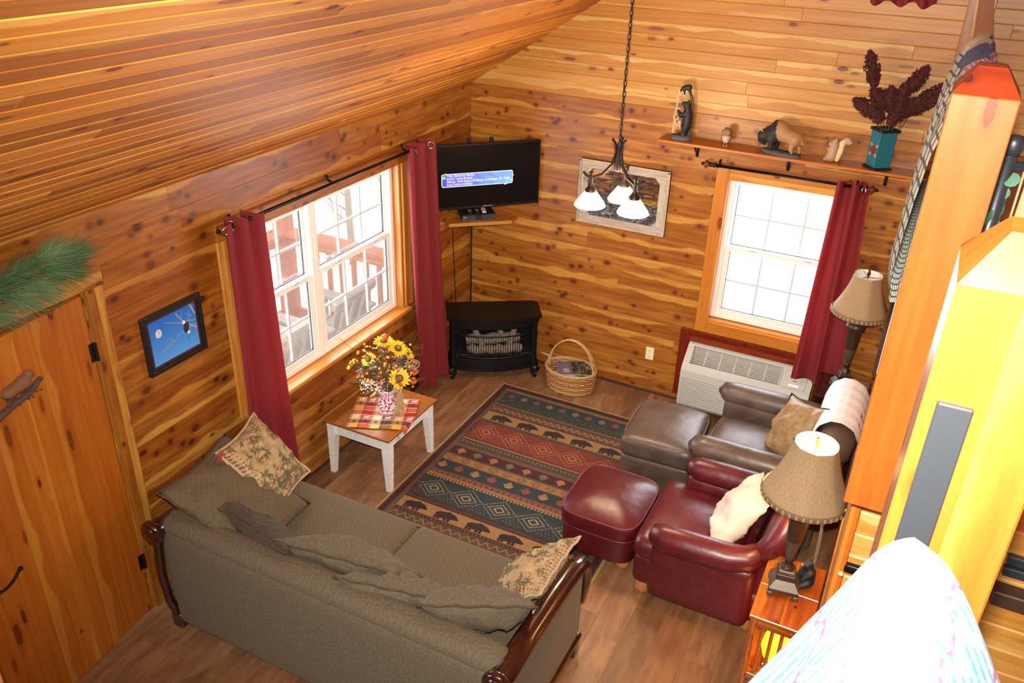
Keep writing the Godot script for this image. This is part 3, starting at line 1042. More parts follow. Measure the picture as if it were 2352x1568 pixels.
func wood_bar(parent: Node, m: String, a: Vector3, b: Vector3, called: String, bev := 0.004, long := -1) -> MeshInstance3D:
	var st := S()
	cbox(st, (a + b) * 0.5, (b - a).abs(), bev, Transform3D(), Vector4(SHEET.x, SHEET.y, rg.randf(), rg.randi() % 8 / 8.0), long)
	return mk(st, M[m], called, parent)

func build_shell() -> void:
	# floor: slab, then planks laid along z
	var fl := struct("floor", "brown wood-look vinyl plank floor", "floor")
	slab(fl, "under_board", Vector3(3.54, -0.11, 4.75), Vector3(7.4, 0.19, 9.8), "subfloor")
	for r in 20:
		var x := r * 0.18
		var z := -rg.randf() * 1.1
		while z < 5.4:
			var a := maxf(z, 0.0)
			var b := minf(z + 1.22, 5.4)
			if b - a > 0.05: board(fl, pick(["floor_vinyl", "floor_vinyl", "floor_vinyl_dark", "floor_vinyl_pale"]), Vector3(x, -0.014, a), Vector3(0, 0, 1), Vector3(1, 0, 0), b - a, minf(0.18, 3.6 - x), 0.0012, 0.014, "plank")
			z += 1.22
	slab(fl, "floor_vinyl", Vector3(1.8, -0.007, 7.5), Vector3(3.6, 0.014, 4.2), "far_floor")
	slab(fl, "floor_vinyl", Vector3(5.34, -0.007, 4.8), Vector3(3.48, 0.014, 9.6), "side_floor")
	# left wall: window z 1.09..2.80, door z 3.80..4.72
	var wl := struct("wall_left", "left wall of knotty red cedar boards", "wall")
	for b in [[0.0, 1.07, -0.1, 2.5], [2.82, 3.78, -0.1, 2.5], [4.74, 5.8, -0.1, 2.5], [7.5, 9.6, -0.1, 2.5], [1.07, 2.82, -0.1, 0.8], [1.07, 2.82, 2.01, 2.5], [3.78, 4.74, 2.06, 2.5], [5.8, 7.5, -0.1, 0.8], [5.8, 7.5, 2.05, 2.5]]:
		slab(wl, "under_board", Vector3(-0.082, (b[2] + b[3]) * 0.5, (b[0] + b[1]) * 0.5), Vector3(0.136, b[3] - b[2], b[1] - b[0]), "wall_core")
	board_rows(wl, ["cedar_deep", "cedar", "cedar_deep", "cedar"], Vector3(-0.014, 0, 5.6), Vector3(0, 0, -1), Vector3(0, 1, 0), 5.6, 18, 2.4 / 18.0, [[5.6 - 2.84, 5.6 - 1.05, 0.8, 2.02], [5.6 - 4.76, 5.6 - 3.77, -1, 2.08]], 0.0016)
	# back wall: cedar to the eave, pine above it in the gable; window x 2.185..3.07
	var wb := struct("wall_back", "gable end wall, knotty cedar boards below and pale pine above", "wall")
	for b in [[-0.15, 2.17, -0.1, 2.4], [3.09, 7.23, -0.1, 2.4], [2.17, 3.09, -0.1, 0.79], [2.17, 3.09, 1.98, 2.4]]:
		slab(wb, "under_board", Vector3((b[0] + b[1]) * 0.5, (b[2] + b[3]) * 0.5, -0.082), Vector3(b[1] - b[0], b[3] - b[2], 0.136), "wall_core")
	var st := S()
	prism(st, PackedVector2Array([Vector2(-0.1, 2.4), Vector2(7.18, 2.4), Vector2(RIDGE, 4.8)]), -0.15, -0.014)
	mk(st, M["under_board"], "gable_core", wb)
	board_rows(wb, ["cedar", "cedar", "cedar_pale", "cedar"], Vector3(0, 0, -0.014), Vector3(1, 0, 0), Vector3(0, 1, 0), 3.62, 18, 2.4 / 18.0, [[2.15, 3.11, 0.76, 2.0]], 0.0016)
	board_rows(wb, ["pine", "pine_pale", "pine", "pine_warm"], Vector3(0, EAVE, -0.014), Vector3(1, 0, 0), Vector3(0, 1, 0), 7.08, 27, 0.0847, [], 0.004, 3.4, func(y: float) -> Array: return [y / SLOPE, 7.08 - y / SLOPE])
	# ceiling: the left slope boarded, the right one behind the camera's shoulder
	var ce := struct("ceiling", "sloping ceiling of narrow orange pine boards with grooves", "ceiling")
	var up := Vector3(1, SLOPE, 0).normalized()
	var out := Vector3(-SLOPE, 1, 0).normalized()
	var tl := Transform3D(Basis(up, out, Vector3(0, 0, 1)), Vector3(0, EAVE, 0))
	var run := RIDGE * sqrt(1.0 + SLOPE * SLOPE)
	slab(ce, "under_board", Vector3(run * 0.5 - 0.1, 0.07, 4.75), Vector3(run + 0.3, 0.11, 9.9), "roof_deck", tl)
	board_rows(ce, ["pine_ceiling", "pine_ceiling", "pine_ceiling_dark", "pine_ceiling_pale"], Vector3(0, EAVE, 6.4) + out * 0.014, Vector3(0, 0, -1), up, 6.4, 49, 0.0866, [], 0.0065, 4.2)
	var tr := Transform3D(Basis(Vector3(-up.x, up.y, 0), Vector3(-out.x, out.y, 0), Vector3(0, 0, -1)), Vector3(7.08, EAVE, 0))
	slab(ce, "pine_ceiling", Vector3(run * 0.5 - 0.1, 0.07, -4.75), Vector3(run + 0.3, 0.11, 9.9), "roof_deck", tr)
	slab(ce, "pine_ceiling", Vector3(run * 0.5, 0.008, 8.0), Vector3(run, 0.014, 3.1), "far_boards", tl)
	# walls out of view: right and front, the front one with an unseen window placed for light
	var wr := struct("wall_right", "far right wall of pine", "wall")
	slab(wr, "pine", Vector3(7.15, 1.2, 4.75), Vector3(0.14, 2.5, 9.8), "wall_core")
	var wf := struct("wall_front", "front gable wall of pine behind the loft with an unseen window that lights the room", "wall")
	for b in [[-0.15, 7.23, -0.1, 2.4], [-0.15, 1.1, 2.4, 4.8], [5.5, 7.23, 2.4, 4.8], [1.1, 5.5, 4.2, 4.9]]:
		slab(wf, "pine", Vector3((b[0] + b[1]) * 0.5, (b[2] + b[3]) * 0.5, 9.62), Vector3(b[1] - b[0], b[3] - b[2], 0.14), "wall_core")
	# thin dark strip where walls meet the floor
	var bl := struct("baseboard_left", "thin dark strip at the foot of the left wall", "baseboard")
	wood_bar(bl, "base_strip", Vector3(0, 0, 0), Vector3(0.012, 0.022, 3.66), "strip", 0.003)
	var bb := struct("baseboard_back", "thin dark strip at the foot of the back wall", "baseboard")
	wood_bar(bb, "base_strip", Vector3(0.0, 0, 0), Vector3(3.5, 0.022, 0.012), "strip", 0.003)
	build_door()

func build_door() -> void:
	var d := struct("door_1", "pine plank entry door standing slightly ajar", "door")
	d.position = Vector3(0.0, 0.0, 3.8)
	d.rotation.y = deg_to_rad(7.0)
	var st := S()
	cbox(st, Vector3(-0.026, 1.015, 0.455), Vector3(0.024, 2.02, 0.91), 0.0, Transform3D(), SHEET, 1)
	mk(st, M["pine_door"], "door_core", d)
	for i in 9:
		board(d, pick(["pine_door", "pine_door_pale", "pine_door"]), Vector3(-0.014, 0.008, 0.91 - i * 0.1011), Vector3(0, 1, 0), Vector3(0, 0, -1), 2.015, 0.1011, 0.003, 0.014, "plank").transform = Transform3D(Basis(Vector3(0, 1, 0), Vector3(0, 0, 1), Vector3(1, 0, 0)), Vector3(-0.014, 0.008, i * 0.1011))
	for y in [1.72, 0.36]:
		var h := S()
		tube(h, [Vector3(0.012, y - 0.05, -0.004), Vector3(0.012, y + 0.05, -0.004)], 0.008, 8)
		cbox(h, Vector3(0.003, y, 0.012), Vector3(0.004, 0.1, 0.03), 0.001)
		mk(h, M["iron"], "hinge", d)
	var hd := S(true)
	var pts := []
	for i in 9:
		var t := i / 8.0
		pts.append(Vector3(0.055 - 0.01 * t, 0.91 + 0.03 * t - 0.02 * sin(t * PI), 0.85 - 0.13 * t))
	tube(hd, pts, 0.007, 8)
	tube(hd, [Vector3(0.0, 0.91, 0.85), Vector3(0.055, 0.91, 0.85)], 0.009, 8)
	lathe(hd, [Vector2(0.0, 0), Vector2(0.012, 0.004), Vector2(0.012, 0.014), Vector2(0, 0.018)], 10, Transform3D(Basis(), pts[8] + Vector3(0, -0.01, -0.004)))
	mk(hd, M["iron"], "handle", d, "black scrolled iron door handle")
	var t1 := struct("trim_1", "cedar casing round the plank door", "trim")
	wood_bar(t1, "cedar_pale", Vector3(-0.14, 0, 3.775), Vector3(0.0, 2.05, 3.795), "jamb")
	wood_bar(t1, "cedar_pale", Vector3(-0.14, 0, 4.72), Vector3(0.0, 2.05, 4.74), "jamb")
	wood_bar(t1, "cedar_pale", Vector3(-0.14, 2.035, 3.775), Vector3(0.0, 2.055, 4.74), "head_jamb")
	wood_bar(t1, "cedar_pale", Vector3(-0.075, 1.97, 3.795), Vector3(-0.05, 2.034, 4.72), "door_stop")
	wood_bar(t1, "cedar_pale", Vector3(0.0, 0, 3.69), Vector3(0.02, 2.045, 3.785), "side_casing")
	wood_bar(t1, "cedar_pale", Vector3(0.0, 0, 4.73), Vector3(0.02, 2.045, 4.825), "side_casing")
	wood_bar(t1, "cedar_pale", Vector3(0.0, 2.045, 3.68), Vector3(0.022, 2.145, 4.835), "head_casing")

# ---------------------------------------------------------------- windows
# a double-hung unit in its own frame: x to the right, y up, z towards the room; w by h, frame face at z = 0
func hung_unit(parent: Node, xf: Transform3D, w: float, h: float, mid: float, cols: int) -> void:
	var bar := func(x0: float, x1: float, y0: float, y1: float, z0: float, z1: float, called: String, m: String, bev := 0.003):
		var st := S()
		cbox(st, Vector3((x0 + x1) * 0.5, (y0 + y1) * 0.5, (z0 + z1) * 0.5), Vector3(absf(x1 - x0), absf(y1 - y0), absf(z1 - z0)), bev)
		var o := mk(st, M[m], called, parent)
		o.transform = xf
	var e := 0.036
	bar.call(0, e, 0, h, -0.06, 0.02, "frame_stile", "vinyl_white")
	bar.call(w - e, w, 0, h, -0.06, 0.02, "frame_stile", "vinyl_white")
	bar.call(e, w - e, h - e, h, -0.06, 0.02, "frame_head", "vinyl_white")
	bar.call(e, w - e, 0, e, -0.06, 0.02, "frame_sill", "vinyl_white")
	for k in 2:
		var y0: float = [e, mid - 0.01][k]
		var y1: float = [mid + 0.03, h - e][k]
		var z0: float = [-0.02, -0.05][k]
		var z1: float = z0 + 0.026
		var s: float = [0.042, 0.03][k]
		var sash := Node3D.new()
		sash.name = "sash"
		parent.add_child(sash, true)
		sash.transform = xf
		var sb := func(a: float, b: float, c: float, d: float, q0: float, q1: float, m: String, called: String):
			var st := S()
			cbox(st, Vector3((a + b) * 0.5, (c + d) * 0.5, (q0 + q1) * 0.5), Vector3(b - a, d - c, q1 - q0), 0.003)
			mk(st, M[m], called, sash)
		sb.call(e, e + s, y0, y1, z0, z1, "vinyl_white", "stile")
		sb.call(w - e - s, w - e, y0, y1, z0, z1, "vinyl_white", "stile")
		sb.call(e + s, w - e - s, y1 - 0.04, y1, z0, z1, "vinyl_white", "rail")
		sb.call(e + s, w - e - s, y0, y0 + 0.042, z0, z1, "vinyl_white", "rail")
		var gx0 := e + s
		var gx1 := w - e - s
		var gy0 := y0 + 0.042
		var gy1 := y1 - 0.04
		for x in [gx0, gx1 - 0.004]: sb.call(x, x + 0.004, gy0, gy1, z0 + 0.006, z1 - 0.004, "gasket", "gasket")
		sb.call(gx0, gx1, gy0, gy0 + 0.004, z0 + 0.006, z1 - 0.004, "gasket", "gasket")
		for c in range(1, cols): sb.call(gx0 + (gx1 - gx0) * c / cols - 0.0075, gx0 + (gx1 - gx0) * c / cols + 0.0075, gy0, gy1, z0 + 0.008, z0 + 0.016, "vinyl_grid", "muntin")
		sb.call(gx0, gx1, (gy0 + gy1) * 0.5 - 0.0075, (gy0 + gy1) * 0.5 + 0.0075, z0 + 0.0075, z0 + 0.0165, "vinyl_grid", "muntin")
		sb.call(gx0 - 0.004, gx1 + 0.004, gy0 - 0.004, gy1 + 0.004, z0 + 0.003, z0 + 0.006, "glass", "pane")
		if k == 0:
			for c in [0.25, 0.75]:
				var st := S(true)
				rbox(st, Vector3(e + (w - 2 * e) * c, y1 - 0.002, z1 + 0.004), Vector3(0.06, 0.018, 0.03), 0.008, 4)
				mk(st, M["vinyl_grid"], "sash_lock", sash)

func build_windows() -> void:
	var w1 := struct("window_1", "double white-framed window in the left wall with grilles", "window")
	# seen from the room the window's own x runs towards the corner
	var b := Basis(Vector3(0, 0, -1), Vector3(0, 1, 0), Vector3(1, 0, 0))
	hung_unit(w1, Transform3D(b, Vector3(-0.075, 0.83, 2.02)), 0.93, 1.165, 0.61, 3)
	hung_unit(w1, Transform3D(b, Vector3(-0.075, 0.83, 2.80)), 0.78, 1.165, 0.61, 3)
	var t2 := struct("trim_2", "honey pine casing and sill of the double window", "trim")
	wood_bar(t2, "pine_trim", Vector3(-0.14, 0.8, 1.055), Vector3(0.0, 2.02, 1.085), "jamb")
	wood_bar(t2, "pine_trim", Vector3(-0.14, 0.8, 2.805), Vector3(0.0, 2.02, 2.835), "jamb")
	wood_bar(t2, "pine_trim", Vector3(-0.14, 2.0, 1.055), Vector3(0.0, 2.03, 2.835), "head_jamb")
	wood_bar(t2, "pine_trim", Vector3(-0.14, 0.795, 1.03), Vector3(0.055, 0.828, 2.86), "sill", 0.006)
	wood_bar(t2, "pine_trim", Vector3(0.0, 0.83, 0.96), Vector3(0.02, 2.0, 1.06), "side_casing")
	wood_bar(t2, "pine_trim", Vector3(0.0, 0.83, 2.83), Vector3(0.02, 2.0, 2.93), "side_casing")
	wood_bar(t2, "cedar_pale", Vector3(0.0, 2.0, 0.94), Vector3(0.024, 2.11, 2.93), "head_casing")
	var w2 := struct("window_2", "white-framed window with grilles in the back wall", "window")
	hung_unit(w2, Transform3D(Basis(), Vector3(2.18, 0.81, -0.075)), 0.9, 1.16, 0.58, 3)
	var t3 := struct("trim_3", "honey pine casing of the single back window", "trim")
	wood_bar(t3, "pine_trim", Vector3(2.15, 0.78, -0.14), Vector3(2.182, 1.99, 0.0), "jamb")
	wood_bar(t3, "pine_trim", Vector3(3.075, 0.78, -0.14), Vector3(3.105, 1.99, 0.0), "jamb")
	wood_bar(t3, "pine_trim", Vector3(2.15, 1.965, -0.14), Vector3(3.105, 1.995, 0.0), "head_jamb")
	wood_bar(t3, "pine_trim", Vector3(2.15, 0.77, -0.14), Vector3(3.105, 0.805, 0.004), "sill", 0.006)
	wood_bar(t3, "pine_trim", Vector3(2.09, 0.69, 0.0), Vector3(2.185, 2.05, 0.02), "side_casing")
	wood_bar(t3, "pine_trim", Vector3(3.075, 0.69, 0.0), Vector3(3.17, 2.05, 0.02), "side_casing")
	wood_bar(t3, "pine_trim", Vector3(2.185, 1.955, 0.0), Vector3(3.075, 2.05, 0.02), "head_casing")
	wood_bar(t3, "pine_trim", Vector3(2.185, 0.69, 0.0), Vector3(3.075, 0.79, 0.02), "apron")
	var w3 := struct("window_3", "unseen wide gable window behind the loft, placed to light the room", "window")  # out of view, placed so daylight comes from behind the camera
	for x in [1.1, 3.28, 5.44]: slab(w3, "vinyl_white", Vector3(x + 0.03, 3.3, 9.6), Vector3(0.06, 1.8, 0.06), "stile")
	for y in [2.43, 4.17]: slab(w3, "vinyl_white", Vector3(3.3, y, 9.6), Vector3(4.4, 0.06, 0.06), "rail")
	slab(w3, "glass", Vector3(3.3, 3.3, 9.6), Vector3(4.4, 1.8, 0.004), "pane")
	var w4 := struct("window_4", "left wall window out of view beyond the door, placed to light the room", "window")  # out of view, placed for soft daylight from the left
	for z in [5.83, 6.65, 7.47]: slab(w4, "vinyl_white", Vector3(-0.08, 1.425, z), Vector3(0.06, 1.25, 0.06), "stile")
	for y in [0.83, 2.02]: slab(w4, "vinyl_white", Vector3(-0.08, y, 6.65), Vector3(0.06, 0.06, 1.7), "rail")
	slab(w4, "glass", Vector3(-0.08, 1.425, 6.65), Vector3(0.004, 1.25, 1.7), "pane")

# ---------------------------------------------------------------- outside the windows
func build_outside() -> void:
	var g := S()
	cbox(g, Vector3(-10, -0.9, -10), Vector3(90, 0.1, 90), 0.0)
	var go := mk(g, M["ground"], "ground", self)
	tag(go, "pale dry winter lawn and leaf litter outside the windows", "ground", "", "stuff")
	var dk := struct("porch_deck", "sunlit plank porch floor outside the double window", "deck")
	for i in 14:
		wood_bar(dk, "deck_wood", Vector3(-0.3 - i * 0.125, -0.09, 0.42), Vector3(-0.185 - i * 0.125, -0.05, 5.6), "deck_board", 0.004)
	var rl := thing("porch_railing", "cedar porch railing with square balusters outside the double window", "railing", Vector3(-1.72, -0.05, 0.46))
	var bar := func(a: Vector3, b: Vector3, called: String): wood_bar(rl, "deck_wood", a, b, called, 0.006)
	bar.call(Vector3(-0.09, 0, -0.09), Vector3(0.05, 2.6, 0.05), "corner_post")
	bar.call(Vector3(-0.09, 0, 2.55), Vector3(0.05, 2.6, 2.69), "corner_post")
	bar.call(Vector3(-0.1, 0.96, 0.05), Vector3(0.07, 1.0, 5.0), "top_rail")
	bar.call(Vector3(0.05, 0.96, -0.1), Vector3(1.5, 1.0, 0.07), "top_rail")
	for y in [0.86, 0.12]:
		bar.call(Vector3(-0.045, y, 0.05), Vector3(0.0, y + 0.09, 5.0), "rail")
		bar.call(Vector3(0.05, y, -0.045), Vector3(1.5, y + 0.09, 0.0), "rail")
	for i in 34: bar.call(Vector3(-0.085, 0.1, 0.16 + i * 0.14), Vector3(-0.046, 0.92, 0.2 + i * 0.14), "baluster")
	for i in 10: bar.call(Vector3(0.15 + i * 0.14, 0.1, -0.085), Vector3(0.19 + i * 0.14, 0.92, -0.046), "baluster")
	for i in 2:
		var c := thing("porch_chair", ["weathered grey slatted porch chair nearest the porch corner", "weathered grey slatted porch chair nearest the left curtain"][i], "chair", [Vector3(-0.95, -0.05, 0.95), Vector3(-0.95, -0.05, 1.72)][i], 0.0, "porch chairs")
		var cb := func(a: Vector3, b: Vector3, called: String): wood_bar(c, "grey_wood", a, b, called, 0.006)
		for s in [-1.0, 1.0]:
			cb.call(Vector3(-0.28, 0.55, s * 0.29 - 0.06), Vector3(0.34, 0.585, s * 0.29 + 0.06), "arm")
			cb.call(Vector3(-0.25, 0, s * 0.29 - 0.03), Vector3(-0.17, 0.55, s * 0.29 + 0.03), "leg")
			cb.call(Vector3(0.2, 0, s * 0.29 - 0.03), Vector3(0.28, 0.55, s * 0.29 + 0.03), "leg")
		for k in 5: cb.call(Vector3(-0.28 + k * 0.1, 0.36, -0.26), Vector3(-0.2 + k * 0.1, 0.385, 0.26), "seat_slat")
		for k in 4:
			var st := S()
			cbox(st, Vector3.ZERO, Vector3(0.028, 0.42, 0.09), 0.006, Transform3D(Basis(Vector3(0, 0, 1), -0.32), Vector3(0.3, 0.57, -0.2 + k * 0.133)), SHEET)
			mk(st, M["grey_wood"], "back_slat", c)
		var tb := S()
		cbox(tb, Vector3.ZERO, Vector3(0.05, 0.1, 0.6), 0.02, Transform3D(Basis(Vector3(0, 0, 1), -0.32), Vector3(0.37, 0.8, 0)), SHEET)
		mk(tb, M["grey_wood"], "back_rail", c)
	var spots := [[-3.4, -0.9], [-4.6, -2.1], [-3.3, -2.6], [-5.2, -3.9], [-4.1, -4.6], [-5.6, -1.4], [-5.0, -5.8], [-3.9, -0.1], [-6.4, -3.0], [-6.2, -5.0]]
	for i in spots.size():
		var tr := thing("bare_tree", "bare pale winter sapling in the woods beyond the porch railing", "tree", Vector3(spots[i][0], -0.84, spots[i][1]), 0.0, "bare saplings in the woods")
		var st := S(true)
		var hh := rg.randf_range(3.5, 5.0)
		var r0 := rg.randf_range(0.035, 0.075)
		var lean := rg.randf_range(-0.25, 0.25)
		tube(st, [Vector3(0, 0.001, 0), Vector3(lean * 0.3, hh * 0.4, 0), Vector3(lean, hh, lean)], [r0, r0 * 0.7, r0 * 0.2], 7)
		mk(st, M["bark"], "trunk", tr)
		for k in 9:
			var br := S(true)
			var y := rg.randf_range(0.3, hh * 0.8)
			var a := rg.randf() * TAU
			var l := rg.randf_range(0.3, 0.55)
			var o := Vector3(lean * 0.75 * y / hh, y, 0)
			var e := o + Vector3(cos(a) * l, l * 0.8, sin(a) * l)
			tube(br, [o, o.lerp(e, 0.5) + Vector3(0, -0.05, 0), e], [0.014, 0.01, 0.004], 4, false)
			tube(br, [o.lerp(e, 0.5) + Vector3(0, -0.05, 0), e + Vector3(0.1 * sin(a), 0.05, -0.12)], [0.008, 0.003], 4, false)
			mk(br, M["bark"], "branch", tr)

# ---------------------------------------------------------------- the loft, its posts and what hangs there
func timber(called: String, label: String, x0: float, x1: float, z0: float, z1: float, y0: float, y1: float, cap: String) -> Node3D:
	var t := thing(called, label, "post", Vector3((x0 + x1) * 0.5, y0, (z0 + z1) * 0.5), 0.0, "cedar loft newel posts")
	var w := x1 - x0
	var d := z1 - z0
	var h := y1 - y0
	var st := S()
	cbox(st, Vector3(0, (h - 0.06) * 0.5, 0), Vector3(w, h - 0.06, d), 0.003, Transform3D(), Vector4(SHEET.x, SHEET.y, rg.randf(), rg.randi() % 8 / 8.0), 1)
	mk(st, M["post_wood"], "shaft", t)
	var cp := S()
	var q0 := [Vector3(-w / 2, h - 0.06, -d / 2), Vector3(w / 2, h - 0.06, -d / 2), Vector3(w / 2, h - 0.06, d / 2), Vector3(-w / 2, h - 0.06, d / 2)]
	var q1 := []
	for p in q0: q1.append(Vector3(p.x * 0.42, h, p.z * 0.42))
	for i in 4: quado(cp, Vector3(0, h - 0.05, 0), q0[i], q0[(i + 1) % 4], q1[(i + 1) % 4], q1[i], 0, SHEET, Transform3D())
	quado(cp, Vector3(0, h - 0.05, 0), q1[0], q1[1], q1[2], q1[3], 0, SHEET, Transform3D())
	mk(cp, M[cap], "chamfered_cap", t)
	return t

func build_loft() -> void:
	# the small room under the far loft: its side wall at x 3.5 and its front at z 3.8
	var ws := struct("wall_side", "side wall under the loft, honey pine with corner board", "wall")
	slab(ws, "under_board", Vector3(3.565, 1.1, 1.9), Vector3(0.1, 2.2, 3.78), "wall_core")
	board_rows(ws, ["pine_warm", "pine_trim"], Vector3(3.515, 0, 0.0), Vector3(0, 0, 1), Vector3(0, 1, 0), 3.79, 25, 0.088, [], 0.004, 3.0)
	wood_bar(ws, "loft_trim", Vector3(3.498, 0, 3.74), Vector3(3.53, 2.2, 3.822), "corner_board")
	var wp := struct("wall_partition", "pine board wall under the loft facing the stairwell", "wall")
	slab(wp, "under_board", Vector3(5.33, 1.1, 3.74), Vector3(3.5, 2.2, 0.09), "wall_core")
	board_rows(wp, ["pine", "pine_pale", "pine_warm"], Vector3(3.53, 0, 3.786), Vector3(1, 0, 0), Vector3(0, 1, 0), 2.2, 25, 0.088, [], 0.005, 2.4)
	var lf := struct("floor_loft", "pine loft floor on the right with board edge", "floor")
	slab(lf, "loft_trim", Vector3(5.31, 2.3, 1.9), Vector3(3.5, 0.2, 3.78), "loft_deck")
	slab(lf, "loft_trim", Vector3(5.31, 2.3, 7.45), Vector3(3.6, 0.2, 4.1), "loft_deck")
	timber("loft_post", "cedar loft post with chamfered cap behind the quilt, farther from the camera", 3.472, 3.615, 3.81, 3.953, 2.235, 3.475, "cap_red")
	var p2 := timber("loft_post", "cedar loft post with chamfered cap at the right picture edge, nearest the camera", 3.525, 3.672, 4.985, 5.13, 2.2, 3.465, "post_wood")
	var pl := S()
	cbox(pl, Vector3(-0.036, 0.84, 0.077), Vector3(0.042, 0.42, 0.009), 0.002)
	mk(pl, M["grey_tube"], "dark_mounting_plate", p2, "dark grey metal plate on the post")
	# rails: one from the far post along the loft edge, one from the near post towards the camera
	var r1 := thing("loft_railing", "wooden loft railing carrying the patchwork quilt", "railing", Vector3(3.54, 2.4, 1.9))
	wood_bar(r1, "pine_trim", Vector3(-0.035, 0.9, -1.88), Vector3(0.035, 0.95, 1.9), "top_rail")
	wood_bar(r1, "pine_trim", Vector3(-0.03, 0.1, -1.88), Vector3(0.03, 0.15, 1.9), "bottom_rail")
	for i in 18: wood_bar(r1, "pine_trim", Vector3(-0.018, 0.15, -1.8 + i * 0.2), Vector3(0.018, 0.9, -1.764 + i * 0.2), "baluster")
	var r2 := thing("near_railing", "wooden railing under the pale striped towel beside the camera", "railing", Vector3(3.53, 2.4, 5.8))
	wood_bar(r2, "pine_trim", Vector3(-0.014, 0.85, -0.26), Vector3(0.014, 0.89, 0.9), "top_rail")
	for i in 5: wood_bar(r2, "pine_trim", Vector3(-0.014, 0.0, -0.22 + i * 0.26), Vector3(0.014, 0.85, -0.19 + i * 0.26), "baluster")
	# quilt folded over the far railing: a fat hanging slab, round at the fold and the hem
	var q := S(true)
	grid(q, 30, 26, func(u: float, v: float) -> Vector3:
		var z := lerpf(2.35, 3.78, u)
		var path := [Vector2(3.60, 2.78), Vector2(3.598, 3.2), Vector2(3.575, 3.372), Vector2(3.54, 3.392), Vector2(3.50, 3.365), Vector2(3.458, 3.25), Vector2(3.44, 3.05), Vector2(3.434, 2.88), Vector2(3.442, 2.81), Vector2(3.462, 2.79), Vector2(3.484, 2.83), Vector2(3.492, 3.1), Vector2(3.51, 3.35), Vector2(3.54, 3.365), Vector2(3.575, 3.34), Vector2(3.588, 2.78)]
		var t := v * (path.size() - 1)
		var i := mini(int(t), path.size() - 2)
		var p: Vector2 = path[i].lerp(path[i + 1], t - i)
		var w := 0.006 * sin(z * 17.0) + 0.004 * sin(z * 31.0 + v * 9.0)
		return Vector3(p.x + w * (1.0 if v < 0.55 else 0.3), p.y + 0.02 * sin(z * 2.3), z))
	tag(mk(q, M["quilt_print"], "patchwork_quilt", self), "patchwork plaid quilt hanging over the loft railing left of the far post", "quilt")
	# the towel over the near railing, right in front of the flash
	var tw := S(true)
	grid(tw, 44, 30, func(u: float, v: float) -> Vector3:
		var z := lerpf(5.5, 6.1, v)
		var a := (u - 0.5) * 2.0
		var d := 0.55 * a * a
		var w := (0.03 if a > 0.0 else 0.022) * (1.0 - exp(-d / 0.012)) + (0.52 if a > 0.0 else 0.36) * d + 0.008 * sin(z * 26.0 + a * 4.0) * minf(1.0, d * 8.0)
		var e := pow(clampf(1.0 - v * 9.0, 0.0, 1.0), 2)
		return Vector3(3.526 + signf(a) * w * (1.0 - 0.1 * e), 3.33 - d - 0.012 * e, z + 0.02 * e))
	tag(mk(tw, M["towel_print"], "striped_towel", self), "pale aqua striped towel with pink lines draped over the near railing", "towel")
	# greenery and a dark metal upright on the far loft, right of the far post
	var sd := thing("metal_plant_stand", "dark grey metal stand upright right of the far loft post", "stand", Vector3(3.665, 2.4, 3.42))
	var ss := S(true)
	tube(ss, [Vector3(0, 0, 0), Vector3(0, 0.78, 0)], 0.02, 12)
	mk(ss, M["grey_tube"], "upright", sd)
	var kn := S(true)
	lathe(kn, [Vector2(0.0, 0.77), Vector2(0.022, 0.775), Vector2(0.028, 0.79), Vector2(0.027, 0.815), Vector2(0.02, 0.828), Vector2(0, 0.83)], 14)
	mk(kn, M["grey_tube"], "knob", sd)
	var ar := S(true)
	tube(ar, [Vector3(0.0, 0.74, 0), Vector3(0.12, 0.76, 0.0), Vector3(0.2, 0.74, 0.02)], 0.014, 8)
	mk(ar, M["grey_tube"], "arm", sd)
	var gl := thing("leaf_garland", "hanging garland of round green leaves with raffia right of the loft post", "garland", Vector3(3.72, 2.4, 3.4))
	var lm := S(true)
	for k in 10:
		var a0 := TAU * k / 10.0
		var a1 := TAU * (k + 1) / 10.0
		for p in [Vector3(0, 0, 0.004), Vector3(cos(a1), sin(a1), 0) * 0.026, Vector3(cos(a0), sin(a0), 0) * 0.026]: vt(lm, p, Vector2.ZERO)
	lm.generate_normals()
	var leaf := lm.commit()
	for s in 4:
		for i in 26:
			var o := MeshInstance3D.new()
			o.mesh = leaf
			o.material_override = M["leaf_green" if rg.randf() < 0.7 else "leaf_green_pale"]
			o.name = "leaf"
			o.position = Vector3([-0.045, 0.05, 0.095, 0.14][s] + rg.randfn(0, 0.009), 0.74 - i * 0.025 + rg.randfn(0, 0.006), [0.02, 0.0, 0.04, 0.0][s] + rg.randfn(0, 0.012))
			o.rotation = Vector3(rg.randf_range(-0.9, 0.1), rg.randf_range(-0.7, 0.7), rg.randf() * TAU)
			o.scale = Vector3.ONE * rg.randf_range(0.7, 1.15)
			gl.add_child(o, true)
	var rf := S(true)
	for i in 12:
		var x := rg.randf_range(-0.01, 0.03)
		tube(rf, [Vector3(x, 0.82, 0.01), Vector3(x + rg.randfn(0, 0.01), 0.45, 0.015), Vector3(x + rg.randfn(0, 0.03), 0.1, 0.01)], 0.004, 4, false)
	mk(rf, M["raffia"], "raffia", gl)
	# things fixed to the board wall of the stairwell
	var sh := thing("wall_ledge", "short dark brown wooden ledge on the stairwell board wall", "shelf", Vector3(3.93, 1.965, 3.8))
	wood_bar(sh, "base_strip", Vector3(0.0, 0, 0), Vector3(0.3, 0.05, 0.06), "ledge")
	var gb := thing("grey_wall_bar", "pair of grey metal bars on the stairwell wall above the ledge", "rack", Vector3(3.94, 2.05, 3.8))
	for k in 2:
		var st := S()
		cbox(st, Vector3(0.15, 0.018 + k * 0.042, 0.012), Vector3(0.3, 0.03, 0.024), 0.003)
		mk(st, M["grey_tube"], "bar", gb)
